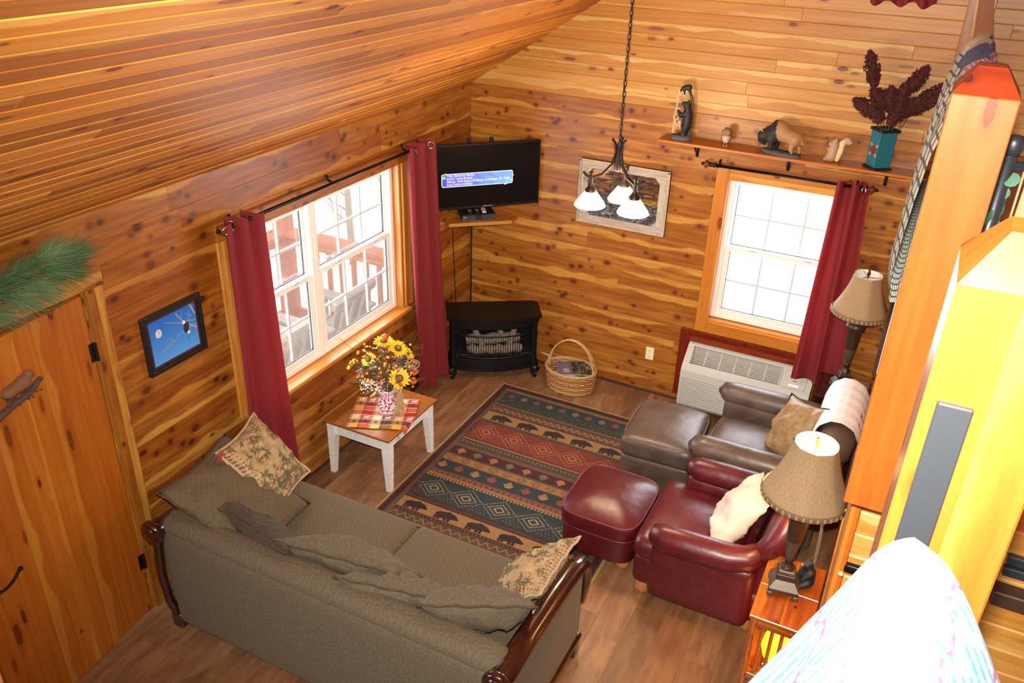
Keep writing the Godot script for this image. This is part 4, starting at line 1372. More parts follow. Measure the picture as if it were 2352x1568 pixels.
	var bh := thing("black_wall_hook", "black strap hook with a pale peg beside the corner board", "hook", Vector3(3.53, 1.86, 3.8))
	var s1 := S(true)
	rbox(s1, Vector3(0.07, 0.035, 0.012), Vector3(0.16, 0.036, 0.024), 0.01, 5)
	mk(s1, M["black_metal"], "strap", bh)
	var s2 := S(true)
	lathe(s2, [Vector2(0, 0), Vector2(0.009, 0.0), Vector2(0.01, 0.012), Vector2(0, 0.018)], 10, Transform3D(Basis(Vector3(1, 0, 0), PI / 2), Vector3(-0.008, 0.01, 0.015)))
	mk(s2, M["raffia"], "peg", bh)
	# post against the gable wall and the folded cloth up there
	var kp := thing("gable_timber", "grey brown upright timber against the gable wall", "beam", Vector3(3.53, 2.4, 0.07))
	wood_bar(kp, "cedar_pale", Vector3(-0.075, 0, -0.07), Vector3(0.075, 2.2, 0.07), "beam_shaft")
	var tn := S()
	cbox(tn, Vector3(0.03, 0.5, 0.085), Vector3(0.045, 0.09, 0.03), 0.003)
	mk(tn, M["base_strip"], "tenon_end", kp)
	var cl := S(true)
	grid(cl, 20, 6, func(u: float, v: float) -> Vector3: return Vector3(lerpf(2.9, 3.28, u), 3.62 - v * (0.385 + 0.02 * sin(u * 17.0)), 0.05 + 0.03 * sin(u * 26.0)))
	tag(mk(cl, M["curtain"], "burgundy_valance", self), "scalloped burgundy valance at the top edge high on the gable wall", "curtain")

# ---------------------------------------------------------------- sofa, chairs, cushions
# a frame whose z axis is the normal n, y as near to up as can be, spun about n
func facing(at: Vector3, n: Vector3, spin := 0.0) -> Transform3D:
	var z := n.normalized()
	var x := Vector3.UP.cross(z).normalized()
	return Transform3D(Basis(x, z.cross(x), z).rotated(z, spin), at)

func cushion(called: String, label: String, at: Vector3, n: Vector3, spin: float, w: float, h: float, t: float, m: String, group: String, slump := 0.0) -> Node3D:
	var o := thing(called, label, "pillow", at, 0.0, group)
	var st := S(true)
	pillow(st, w, h, t, facing(Vector3.ZERO, n, spin), 20, slump, int(at.x * 100.0))
	mk(st, M[m], "cover", o)
	if group == "olive back pillows": pillow_rim(o, n, spin, w, h, 0.0055, "sofa_cloth_dark", "welt_edge")
	return o

# rope or welt round the rim of a pillow
func pillow_rim(o: Node3D, n: Vector3, spin: float, w: float, h: float, r: float, m: String, called: String) -> void:
	var xf := facing(Vector3.ZERO, n, spin)
	var pts := []
	for i in 49:
		var t := fmod(i / 48.0, 1.0) * 4.0
		var k := int(t)
		var f := (t - k) * 2.0 - 1.0
		var x: float = [f, 1.0, -f, -1.0][k]
		var y: float = [-1.0, f, 1.0, -f][k]
		pts.append(xf * Vector3(x * w * 0.5 * (1.0 - 0.11 * (1.0 - y * y) * x * x), y * h * 0.5 * (1.0 - 0.11 * (1.0 - x * x) * y * y), 0.004 * sin(i * 2.1)))
	var st := S(true)
	tube(st, pts, r, 6, false)
	mk(st, M[m], called, o)

func tassel(o: Node3D, at: Vector3, down: Vector3) -> void:
	var st := S(true)
	for i in 16:
		var d := (down + Vector3(rg.randfn(0, 0.35), rg.randfn(0, 0.3), rg.randfn(0, 0.35))).normalized()
		tube(st, [at, at + d * 0.03, at + d * 0.055 + Vector3(0, -0.012, 0)], [0.006, 0.005, 0.002], 4, false)
	mk(st, M["tassel_red"], "tassel", o)

func build_sofa() -> void:
	var o := thing("sofa", "olive green fabric sofa with dark carved wood arms seen from behind", "sofa", Vector3(1.275, 0, 3.36))
	var bk := S(true)
	rbox(bk, Vector3(0, 0.395, 0.42), Vector3(2.04, 0.69, 0.13), 0.05, 12)
	mk(bk, M["sofa_cloth"], "back", o)
	var rl := S(true)
	rbox(rl, Vector3(0, 0.735, 0.4), Vector3(2.05, 0.12, 0.16), 0.058, 12)
	mk(rl, M["sofa_cloth"], "back_roll", o)
	var bs := S(true)
	rbox(bs, Vector3(0, 0.21, -0.05), Vector3(2.02, 0.24, 0.86), 0.03, 6)
	mk(bs, M["sofa_cloth"], "seat_base", o)
	for s in [-1.0, 1.0]:
		var c := S(true)
		rbox(c, Vector3(s * 0.489, 0.395, -0.13), Vector3(0.976, 0.15, 0.74), 0.05, 12, 0.022)
		mk(c, M["seat_cloth"], "seat_cushion", o)
	for s in [-1.0, 1.0]:
		var arm := S(true)
		rbox(arm, Vector3(s * 1.025, 0.4, 0.0), Vector3(0.085, 0.52, 0.9), 0.025, 8)
		mk(arm, M["sofa_cloth"], "arm_panel", o)
		# round wood rail with a turned disc at its back end and a scroll at the front
		var r := S(true)
		var pts := [Vector3(s * 1.05, 0.36, -0.475), Vector3(s * 1.065, 0.5, -0.485), Vector3(s * 1.06, 0.61, -0.47), Vector3(s * 1.045, 0.67, -0.42), Vector3(s * 1.035, 0.685, -0.33), Vector3(s * 1.03, 0.69, -0.1), Vector3(s * 1.03, 0.7, 0.2), Vector3(s * 1.035, 0.72, 0.5)]
		tube(r, pts, [0.02, 0.026, 0.036, 0.05, 0.056, 0.057, 0.057, 0.058], 14)
		var ra := mk(r, M["mahogany"], "arm_rail", o)
		var dsc := S(true)
		lathe(dsc, [Vector2(0, -0.012), Vector2(0.064, -0.012), Vector2(0.07, 0.0), Vector2(0.07, 0.02), Vector2(0.062, 0.032), Vector2(0.05, 0.03), Vector2(0.045, 0.038), Vector2(0.02, 0.044), Vector2(0, 0.045)], 24, Transform3D(Basis(Vector3(1, 0, 0), PI / 2), Vector3(s * 1.035, 0.72, 0.5)))
		mk(dsc, M["mahogany"], "end_disc", ra)
		var nl := S(true)
		for i in 64:
			var z := -0.36 + i * 0.0132
			var p := Vector3(s * (1.03 - 0.062), 0.675 + 0.03 * (z + 0.4), z)
			lathe(nl, [Vector2(0.0052, -0.001), Vector2(0.0045, 0.003), Vector2(0.0, 0.005)], 6, Transform3D(Basis(Vector3(0, 0, 1), s * 0.9), p))
		var nn := mk(nl, M["nail_brass"], "nail_trim", ra)
		nn.set_meta("kind", "stuff")
		var br := S()
		cbox(br, Vector3(s * 1.045, 0.13, 0.0), Vector3(0.07, 0.05, 0.92), 0.012)
		mk(br, M["mahogany"], "base_rail", o)
		var st := S(true)
		tube(st, [Vector3(s * 1.03, 0.74, 0.46), Vector3(s * 1.06, 0.6, 0.475), Vector3(s * 1.075, 0.4, 0.48), Vector3(s * 1.06, 0.2, 0.475), Vector3(s * 1.035, 0.11, 0.46)], [0.03, 0.028, 0.026, 0.026, 0.028], 8)
		mk(st, M["mahogany"], "back_stile", o)
		for z in [-0.42, 0.44]:
			var f := S()
			cbox(f, Vector3(s * 1.03, 0.055, z), Vector3(0.08, 0.11, 0.08), 0.01)
			mk(f, M["mahogany"], "foot", o)
	# loose pillows along the back
	cushion("back_pillow", "large olive quilted pillow standing on its corner by the left arm", Vector3(0.47, 0.75, 3.46), Vector3(0.55, 0.8, -0.25), -0.2, 0.7, 0.66, 0.2, "seat_cloth", "olive back pillows")
	cushion("back_pillow", "dark olive pillow slumped behind the upright left one", Vector3(0.76, 0.7, 3.58), Vector3(0.14, 0.64, -0.75), 0.0, 0.68, 0.42, 0.17, "sofa_cloth_dark", "olive back pillows", 0.02)
	cushion("back_pillow", "rumpled olive pillow second along the sofa back toward the right", Vector3(1.27, 0.69, 3.52), Vector3(-0.1, 0.7, -0.7), 0.02, 0.7, 0.44, 0.21, "sofa_cloth", "olive back pillows", 0.02)
	cushion("back_pillow", "olive pillow sunk low between the rumpled one and the right end one", Vector3(1.64, 0.7, 3.59), Vector3(-0.16, 0.66, -0.72), 0.0, 0.6, 0.42, 0.19, "sofa_cloth", "olive back pillows", 0.02)
	cushion("back_pillow", "plump olive pillow at the right end against the arm rail", Vector3(2.03, 0.73, 3.53), Vector3(-0.34, 0.66, -0.66), 0.0, 0.56, 0.44, 0.2, "sofa_cloth", "olive back pillows", 0.02)
	var n1 := Vector3(0.66, 0.66, -0.3)
	var t1 := cushion("tapestry_pillow", "tapestry pillow with rope edge and tassel leaning on the left pillows", Vector3(0.41, 0.79, 3.17), n1, -0.14, 0.5, 0.5, 0.17, "tapestry", "tapestry pillows")
	pillow_rim(t1, n1, -0.14, 0.5, 0.5, 0.009, "cord_cream", "rope_edge")
	var x1 := facing(Vector3.ZERO, n1, -0.14)
	tassel(t1, x1 * Vector3(-0.24, -0.24, 0.02), Vector3(0.5, -0.2, 0.8))
	tassel(t1, x1 * Vector3(-0.24, 0.24, 0.02), Vector3(0.0, -0.7, 0.6))
	var n2 := Vector3(-0.62, 0.74, -0.05)
	var t2 := cushion("tapestry_pillow", "tapestry pillow with rope edge lying against the right sofa arm", Vector3(2.12, 0.65, 3.12), n2, 0.12, 0.52, 0.42, 0.17, "tapestry", "tapestry pillows")
	pillow_rim(t2, n2, 0.12, 0.52, 0.42, 0.008, "cord_cream", "rope_edge")
	var x2 := facing(Vector3.ZERO, n2, 0.12)
	tassel(t2, x2 * Vector3(0.23, -0.19, 0), Vector3(-0.8, 0.2, 0.5))
	tassel(t2, x2 * Vector3(-0.23, -0.19, 0), Vector3(-0.5, -0.5, 0.5))

func bun(o: Node3D, at: Vector3, r: float, h: float) -> void:
	var st := S(true)
	lathe(st, [Vector2(0, 0), Vector2(r * 0.6, 0), Vector2(r * 0.92, h * 0.2), Vector2(r, h * 0.5), Vector2(r * 0.85, h * 0.8), Vector2(r * 0.7, h)], 16, Transform3D(Basis(), at))
	mk(st, M["bun_foot"], "bun_foot", o)

func ring_welt(o: Node3D, c: Vector3, w: float, d: float, r: float, cr: float, m: String) -> void:
	var pts := []
	for i in 65:
		var a := TAU * (i % 64) / 64.0
		var cx := signf(cos(a)) * pow(absf(cos(a)), 0.42)
		var cz := signf(sin(a)) * pow(absf(sin(a)), 0.42)
		pts.append(c + Vector3(cx * w * 0.5, 0, cz * d * 0.5))
	var st := S(true)
	tube(st, pts, r, 6, false)
	mk(st, M[m], "welt", o)

# upright rounded block whose plan is a superellipse; sides bulge, top domed
func drum(st: SurfaceTool, c: Vector3, w: float, h: float, d: float, e: float, dome: float, bulge := 0.0) -> void:
	grid(st, 40, 14, func(u: float, v: float) -> Vector3:
		var a := 0.0 if u >= 1.0 else u * TAU
		var cx := signf(cos(a)) * pow(absf(cos(a)), e)
		var cz := signf(sin(a)) * pow(absf(sin(a)), e)
		var k := 1.0
		var y := 0.0
		if v < 0.5:
			y = h * v * 2.0
			k = 1.0 + bulge * sin(v * TAU)
		else:
			var t := (v - 0.5) * 2.0
			k = cos(t * PI * 0.5)
			y = h + dome * (1.0 - pow(k, 2.4))
			if t >= 1.0: k = 0.0
		return c + Vector3(cx * w * 0.5 * k, y, -cz * d * 0.5 * k), true)

func build_seating() -> void:
	build_sofa()
	# burgundy ottoman
	var ot := thing("red_ottoman", "rounded burgundy leather ottoman on turned bun feet", "ottoman", Vector3(2.145, 0.012, 1.95))
	var lo := S(true)
	drum(lo, Vector3(0, 0.075, 0), 0.5, 0.17, 0.56, 0.42, 0.02, 0.012)
	mk(lo, M["red_leather"], "lower_body", ot)
	var hi := S(true)
	drum(hi, Vector3(0, 0.25, 0), 0.52, 0.1, 0.58, 0.42, 0.07, 0.02)
	mk(hi, M["red_leather"], "top_cushion", ot)
	ring_welt(ot, Vector3(0, 0.25, 0), 0.515, 0.575, 0.006, 0.1, "red_welt")
	ring_welt(ot, Vector3(0, 0.352, 0), 0.515, 0.575, 0.006, 0.1, "red_welt")
	for x in [-0.18, 0.18]:
		for z in [-0.2, 0.2]: bun(ot, Vector3(x, 0.0, z), 0.05, 0.08)
	# burgundy club chair, its front to the left
	var ch := thing("red_armchair", "burgundy leather club armchair beside the end table", "armchair", Vector3(2.42, 0, 1.995))
	var st := S(true)
	rbox(st, Vector3(0.4, 0.19, 0), Vector3(0.78, 0.22, 0.66), 0.05, 8)
	mk(st, M["red_leather"], "seat_base", ch)
	var sc := S(true)
	rbox(sc, Vector3(0.3, 0.36, 0), Vector3(0.6, 0.15, 0.6), 0.065, 14, 0.045)
	rbox(sc, Vector3(0.1, 0.36, 0), Vector3(0.2, 0.145, 0.72), 0.065, 10, 0.02)
	mk(sc, M["red_leather"], "seat_cushion", ch)
	for s in [-1.0, 1.0]:
		var ar := S(true)
		rbox(ar, Vector3(0.43, 0.3, s * 0.355), Vector3(0.6, 0.42, 0.12), 0.05, 10)
		mk(ar, M["red_leather"], "arm_side", ch)
		var roll := S(true)
		tube(roll, [Vector3(0.14, 0.5, s * 0.365), Vector3(0.155, 0.525, s * 0.37), Vector3(0.2, 0.53, s * 0.375), Vector3(0.38, 0.535, s * 0.375), Vector3(0.56, 0.54, s * 0.37), Vector3(0.66, 0.55, s * 0.345), Vector3(0.74, 0.6, s * 0.3)], [0.045, 0.075, 0.084, 0.086, 0.084, 0.076, 0.06], 16)
		mk(roll, M["red_leather"], "rolled_arm", ch)
	var bk := S(true)
	rbox(bk, Vector3(0, 0, 0), Vector3(0.2, 0.62, 0.58), 0.085, 14, 0.0, Transform3D(Basis(Vector3(0, 0, 1), -0.2), Vector3(0.78, 0.5, 0)))
	mk(bk, M["red_leather"], "back", ch)
	var bt := S(true)
	tube(bt, [Vector3(0.68, 0.52, -0.33), Vector3(0.79, 0.68, -0.29), Vector3(0.84, 0.79, -0.22), Vector3(0.85, 0.82, 0.0), Vector3(0.84, 0.79, 0.22), Vector3(0.79, 0.68, 0.29), Vector3(0.68, 0.52, 0.33)], [0.05, 0.07, 0.08, 0.085, 0.08, 0.07, 0.05], 14)
	mk(bt, M["red_leather"], "back_roll", ch)
	for x in [0.08, 0.72]:
		for z in [-0.28, 0.28]: bun(ch, Vector3(x, 0, z), 0.05, 0.085)
	var wp := cushion("white_pillow", "cream ribbed pillow on the burgundy armchair", Vector3(2.94, 0.58, 1.98), Vector3(-0.8, 0.6, 0.1), 0.15, 0.46, 0.44, 0.19, "white_cloth", "")
	wp.set_meta("category", "pillow")
	var th := S(true)
	grid(th, 18, 26, func(u: float, v: float) -> Vector3:
		var z := lerpf(1.72, 2.12, u) + 0.02 * sin(v * 9.0)
		var path := [Vector2(3.02, 0.56), Vector2(3.07, 0.68), Vector2(3.14, 0.82), Vector2(3.22, 0.92), Vector2(3.31, 0.925), Vector2(3.385, 0.85), Vector2(3.405, 0.7), Vector2(3.41, 0.5), Vector2(3.42, 0.32)]
		var t := v * 8.0
		var i := mini(int(t), 7)
		var p: Vector2 = path[i].lerp(path[i + 1], t - i)
		var w := 0.012 * sin(u * 21.0) * (0.3 + 0.7 * absf(v - 0.45) * 2.0)
		return Vector3(p.x - absf(w) * (0.6 if v < 0.5 else -0.6), p.y + w * 0.6, z))
	tag(mk(th, M["throw_pink"], "throw_blanket", self), "soft pinkish white throw hanging over the burgundy armchair back", "blanket", "throws on the armchairs")
	# brown ottoman
	var bo := thing("brown_ottoman", "square brown leather ottoman before the window", "ottoman", Vector3(2.24, 0.012, 1.1), 0.04)
	var b1 := S(true)
	rbox(b1, Vector3(0, 0.16, 0), Vector3(0.5, 0.27, 0.58), 0.035, 8)
	mk(b1, M["brown_leather"], "lower_body", bo)
	var b2 := S(true)
	rbox(b2, Vector3(0, 0.365, 0), Vector3(0.53, 0.17, 0.61), 0.06, 14, 0.03)
	mk(b2, M["brown_leather"], "top_cushion", bo)
	ring_welt(bo, Vector3(0, 0.43, 0), 0.52, 0.6, 0.005, 0.1, "brown_welt")
	for x in [-0.2, 0.2]:
		for z in [-0.23, 0.23]:
			var f := S()
			cbox(f, Vector3(x, 0.015, z), Vector3(0.05, 0.03, 0.05), 0.004)
			mk(f, M["dark_braid"], "foot", bo)
	# brown club chair under the window
	var bc := thing("brown_armchair", "worn brown leather club armchair under the back window", "armchair", Vector3(2.52, 0, 1.045))
	var c1 := S(true)
	rbox(c1, Vector3(0.42, 0.18, 0), Vector3(0.82, 0.28, 0.62), 0.04, 8)
	mk(c1, M["brown_leather"], "seat_base", bc)
	var c2 := S(true)
	rbox(c2, Vector3(0.31, 0.39, 0), Vector3(0.58, 0.16, 0.56), 0.065, 14, 0.035)
	mk(c2, M["brown_leather"], "seat_cushion", bc)
	ring_welt(bc, Vector3(0.31, 0.445, 0), 0.565, 0.545, 0.005, 0.1, "brown_welt")
	for s in [-1.0, 1.0]:
		var a1 := S(true)
		rbox(a1, Vector3(0.43, 0.3, s * 0.37), Vector3(0.82, 0.54, 0.13), 0.04, 8)
		mk(a1, M["brown_leather"], "arm_side", bc)
		var a2 := S(true)
		tube(a2, [Vector3(0.0, 0.55, s * 0.385), Vector3(0.02, 0.57, s * 0.39), Vector3(0.08, 0.575, s * 0.39), Vector3(0.4, 0.575, s * 0.39), Vector3(0.8, 0.575, s * 0.385), Vector3(0.86, 0.58, s * 0.375)], [0.06, 0.082, 0.088, 0.09, 0.088, 0.06], 16)
		mk(a2, M["brown_leather"], "rolled_arm", bc)
	var c3 := S(true)
	rbox(c3, Vector3.ZERO, Vector3(0.22, 0.66, 0.74), 0.08, 14, 0.0, Transform3D(Basis(Vector3(0, 0, 1), -0.16), Vector3(0.78, 0.52, 0)))
	mk(c3, M["brown_leather"], "back", bc)
	var c4 := S(true)
	tube(c4, [Vector3(0.82, 0.75, -0.4), Vector3(0.835, 0.785, -0.37), Vector3(0.84, 0.8, -0.2), Vector3(0.84, 0.805, 0.0), Vector3(0.84, 0.8, 0.2), Vector3(0.835, 0.785, 0.37), Vector3(0.82, 0.75, 0.4)], [0.06, 0.1, 0.115, 0.118, 0.115, 0.1, 0.06], 18)
	mk(c4, M["brown_leather"], "back_roll", bc)
	for x in [0.06, 0.78]:
		for z in [-0.32, 0.32]:
			var f := S()
			cbox(f, Vector3(x, 0.022, z), Vector3(0.06, 0.044, 0.06), 0.004)
			mk(f, M["dark_braid"], "foot", bc)
	var nt := Vector3(-0.72, 0.5, 0.42)
	var tp := cushion("tan_pillow", "tan faux leather pillow with dark braid on the brown armchair", Vector3(3.08, 0.66, 1.06), nt, 0.35, 0.44, 0.44, 0.17, "tan_cloth", "")
	pillow_rim(tp, nt, 0.35, 0.44, 0.44, 0.006, "dark_braid", "braid_edge")
	var t2 := S(true)
	grid(t2, 22, 30, func(u: float, v: float) -> Vector3:
		var z := lerpf(0.68, 1.3, u)
		var path := [Vector2(3.2, 0.66), Vector2(3.205, 0.78), Vector2(3.235, 0.88), Vector2(3.3, 0.932), Vector2(3.37, 0.938), Vector2(3.44, 0.905), Vector2(3.485, 0.83), Vector2(3.49, 0.65), Vector2(3.49, 0.5), Vector2(3.49, 0.36)]
		var t := v * 9.0
		var i := mini(int(t), 8)
		var p: Vector2 = path[i].lerp(path[i + 1], t - i)
		if u > 0.55: p.y -= 0.0
		return Vector3(p.x - 0.006 * absf(sin(u * 15.0)) * float(v > 0.6), p.y + 0.006 * sin(u * 34.0) * float(v > 0.25 and v < 0.7), z))
	tag(mk(t2, M["throw_pink"], "throw_blanket", self), "thick folded pinkish white throw over the brown armchair back", "blanket", "throws on the armchairs")
	# the patterned rug under the ottomans
	var rug := thing("area_rug", "lodge style rug with bands of bears, leaves and diamonds", "rug", Vector3(1.417, 0, 1.56))
	var rs := S()
	var c := [Vector3(-0.795, 0.012, -1.06), Vector3(0.795, 0.012, -1.06), Vector3(0.795, 0.012, 1.06), Vector3(-0.795, 0.012, 1.06)]
	var uv := [Vector2(0, 0), Vector2(1, 0), Vector2(1, 1), Vector2(0, 1)]
	for k in [0, 1, 2, 0, 2, 3]: vt(rs, c[k], uv[k])
	mk(rs, M["rug"], "woven_top", rug)
	var re := S()
	cbox(re, Vector3(0, 0.0055, 0), Vector3(1.596, 0.011, 2.126), 0.003)
	mk(re, M["rug_edge"], "bound_edge", rug)

# ---------------------------------------------------------------- the corner: television, shelf, stove, basket
func text(parent: Node, s: String, size: float, m: String, xf: Transform3D, called := "lettering", depth := 0.001, bold := false) -> MeshInstance3D:
	var f := SystemFont.new()
	f.font_names = PackedStringArray(["Droid Sans"])
	f.font_weight = 700 if bold else 400
	var t := TextMesh.new()
	t.font = f
	t.text = s
	t.font_size = 32
	t.pixel_size = size / 24.0
	t.depth = depth
	t.horizontal_alignment = HORIZONTAL_ALIGNMENT_LEFT
	t.vertical_alignment = VERTICAL_ALIGNMENT_BOTTOM
	var o := MeshInstance3D.new()
	o.mesh = t
	o.material_override = M[m]
	o.name = called
	o.transform = xf
	parent.add_child(o, true)
	return o

func part_box(parent: Node, m: String, c: Vector3, s: Vector3, called: String, bev := 0.002, xf := Transform3D()) -> MeshInstance3D:
	var st := S()
	cbox(st, c, s, bev, xf)
	return mk(st, M[m], called, parent)

func build_corner() -> void:
	# television across the corner: its own x runs from the left wall to the back wall
	var tv := thing("television", "flat black television across the corner showing a blue music banner", "television", Vector3(0.35, 1.775, 0.35), deg_to_rad(45.0))
	part_box(tv, "tv_frame", Vector3(0, 0, -0.03), Vector3(0.896, 0.525, 0.04), "housing", 0.006)
	part_box(tv, "tv_frame", Vector3(0, 0, -0.005), Vector3(0.896, 0.525, 0.012), "bezel", 0.003)
	part_box(tv, "tv_black", Vector3(0, 0.004, 0.0012), Vector3(0.866, 0.492, 0.002), "screen", 0.0)
	for x in [-0.13, 0.05]: part_box(tv, "iron", Vector3(x, 0.27, -0.06), Vector3(0.03, 0.04, 0.02), "bracket_tab")
	part_box(tv, "iron", Vector3(-0.04, 0.02, -0.1), Vector3(0.3, 0.3, 0.1), "wall_mount", 0.01)
	text(tv, "SAMSUNG", 0.014, "button_grey", Transform3D(Basis(), Vector3(-0.035, -0.262, 0.0015)), "maker_mark")
	# the banner on the screen
	var bn := Node3D.new()
	bn.name = "music_banner"
	tv.add_child(bn)
	bn.position = Vector3(-0.375, -0.075, 0.0028)
	var rr := func(x0: float, y0: float, x1: float, y1: float, r: float, z: float, m: String, called: String):
		var p := PackedVector2Array()
		for k in 4:
			var c := Vector2([x1 - r, x0 + r, x0 + r, x1 - r][k], [y1 - r, y1 - r, y0 + r, y0 + r][k])
			for i in 6: p.append(c + Vector2(r, 0).rotated((k + i / 5.0) * PI / 2))
		var st := S()
		prism(st, p, z, z + 0.0006, Transform3D(), Vector4(1.0 / 0.59, 1.0 / 0.11, 0, 0))
		mk(st, M[m], called, bn)
	rr.call(0, 0, 0.59, 0.108, 0.016, 0.0, "screen_white", "banner_rim")
	rr.call(0.005, 0.005, 0.585, 0.103, 0.013, 0.0004, "screen_blue", "banner_field")
	var lines := ["Title: Bahama Mama", "Artist: Lorin Rowan", "Album: Disk Eyes/Lift Music Submittal: Q1 2009", "Easy Instrumentals"]
	for i in 4: text(bn, lines[i], 0.0185, "screen_white", Transform3D(Basis(), Vector3(0.042, 0.0765 - i * 0.0235, 0.0016)), "lettering", 0.0006)
	var note := S(true)
	lathe(note, [Vector2(0, 0), Vector2(0.012, 0.0), Vector2(0.012, 0.001), Vector2(0, 0.001)], 12, Transform3D(Basis(Vector3(1, 0, 0), PI / 2).scaled(Vector3(1.3, 1, 1)), Vector3(0.018, 0.078, 0.0016)))
	tube(note, [Vector3(0.028, 0.08, 0.002), Vector3(0.036, 0.118, 0.002), Vector3(0.046, 0.106, 0.002)], 0.0022, 5)
	mk(note, M["screen_green"], "music_note", bn)
	var note2 := S(true)
	tube(note2, [Vector3(0.52, -0.004, 0.002), Vector3(0.54, 0.0, 0.002), Vector3(0.545, 0.04, 0.002)], [0.005, 0.003, 0.0018], 5)
	tube(note2, [Vector3(0.565, 0.024, 0.002), Vector3(0.585, 0.03, 0.002), Vector3(0.588, 0.075, 0.002), Vector3(0.6, 0.062, 0.002)], [0.005, 0.003, 0.0018, 0.0018], 5)
	mk(note2, M["screen_white"], "music_note", bn)
	# corner shelf below it
	var sf := thing("corner_shelf", "small triangular pine corner shelf under the television", "shelf", Vector3(0, 1.325, 0))
	var st := S()
	prism(st, PackedVector2Array([Vector2(0.0, 0.0), Vector2(0.0, -0.42), Vector2(0.06, -0.47), Vector2(0.47, -0.12), Vector2(0.47, 0.0)]), 0.0, 0.024, Transform3D(Basis(Vector3(1, 0, 0), Vector3(0, 0, -1), Vector3(0, 1, 0)), Vector3.ZERO), SHEET)
	mk(st, M["plain_shelf"], "shelf_board", sf)
	var ed := S()
	cbox(ed, Vector3.ZERO, Vector3(0.53, 0.03, 0.012), 0.002, Transform3D(Basis(Vector3(0, 1, 0), deg_to_rad(40.5)), Vector3(0.268, 0.012, 0.298)), SHEET)
	mk(ed, M["pine_pale"], "front_edge", sf)
	var bx := thing("cable_box", "grey and black satellite receiver box on the corner shelf", "receiver", Vector3(0.185, 1.349, 0.205), deg_to_rad(41.0))
	part_box(bx, "box_black", Vector3(0, 0.025, -0.03), Vector3(0.29, 0.05, 0.19), "case", 0.006)
	part_box(bx, "box_grey", Vector3(-0.085, 0.022, 0.067), Vector3(0.12, 0.044, 0.008), "front_panel", 0.003)
	part_box(bx, "box_grey", Vector3(0.085, 0.022, 0.067), Vector3(0.12, 0.044, 0.008), "front_panel", 0.003)
	part_box(bx, "box_black", Vector3(0, 0.022, 0.066), Vector3(0.05, 0.044, 0.008), "front_middle", 0.002)
	part_box(bx, "button_grey", Vector3(-0.12, 0.03, 0.0715), Vector3(0.026, 0.01, 0.001), "badge", 0.0)
	part_box(bx, "button_grey", Vector3(-0.125, 0.008, 0.0715), Vector3(0.02, 0.004, 0.001), "badge", 0.0)
	for k in 3:
		var r := thing("remote_control", ["black remote control with grey keys at the left on the receiver", "black remote control in the middle on the receiver", "pale grey remote control at the right on the receiver"][k], "remote", Vector3(0.125, 1.4, 0.235) + Vector3(0.045, 0, -0.04) * k, deg_to_rad([34.0, 40.0, 36.0][k]), "remotes on the receiver")
		var rb := part_box(r, "remote_white" if k == 2 else "box_black", Vector3(0, 0.007, 0), Vector3(0.036, 0.014, 0.13), "body", 0.004)
		for j in 4:
			for i in 3: part_box(rb, "button_grey", Vector3(-0.01 + i * 0.01, 0.0145, 0.04 - j * 0.013), Vector3(0.006, 0.002, 0.006), "key", 0.0005)
	for k in 2:
		var c := S(true)
		var pts: Array = [[Vector3(0.075, 1.33, 0.42), Vector3(0.06, 1.24, 0.4), Vector3(0.05, 1.0, 0.37), Vector3(0.045, 0.72, 0.34), Vector3(0.04, 0.4, 0.3)], [Vector3(0.06, 1.34, 0.06), Vector3(0.035, 1.2, 0.035), Vector3(0.03, 0.9, 0.03), Vector3(0.03, 0.6, 0.03), Vector3(0.035, 0.3, 0.04)]][k]
		tube(c, pts, [0.004, 0.007][k], 6)
		tag(mk(c, M["box_black"], "hanging_cable", self), ["thin black cable hanging down the left wall from the corner shelf", "thick black cable running down the room corner behind the stove"][k], "cable", "cables under the television")
	# the stove: bowed front, turned about a third of a right angle from the back wall
	var sv := thing("gas_stove", "black free standing gas stove with ceramic logs in the corner", "stove", Vector3(0.42, 0, 0.33), deg_to_rad(33.0))
	var bow := func(x: float, amp: float) -> float: return amp * (1.0 - pow(x / 0.4, 2))
	var slabp := func(y0: float, y1: float, w: float, zb: float, zf: float, amp: float, m: String, called: String, bev := 0.0):
		var p := PackedVector2Array([Vector2(w, -zb), Vector2(-w, -zb)])
		for i in 17:
			var x := -w + 2.0 * w * i / 16.0
			p.append(Vector2(x, -(zf + bow.call(x / w * 0.4, amp))))
		var s2 := S()
		prism(s2, p, y0, y1, Transform3D(Basis(Vector3(1, 0, 0), Vector3(0, 0, -1), Vector3(0, 1, 0)), Vector3.ZERO))
		mk(s2, M[m], called, sv)
	slabp.call(0.575, 0.6, 0.405, -0.16, 0.13, 0.085, "stove_black", "top_plate")
	slabp.call(0.555, 0.576, 0.39, -0.15, 0.12, 0.08, "stove_black", "top_moulding")
	slabp.call(0.485, 0.556, 0.37, 0.08, 0.1, 0.075, "stove_black", "upper_panel")
	slabp.call(0.12, 0.2, 0.37, -0.14, 0.1, 0.075, "stove_black", "lower_panel")
	slabp.call(0.095, 0.121, 0.395, -0.15, 0.12, 0.08, "stove_black", "bottom_plate")
	part_box(sv, "stove_black", Vector3(0, 0.34, -0.13), Vector3(0.74, 0.46, 0.02), "back_panel")
	part_box(sv, "stove_inside", Vector3(0, 0.215, 0.0), Vector3(0.7, 0.03, 0.24), "firebox_floor")
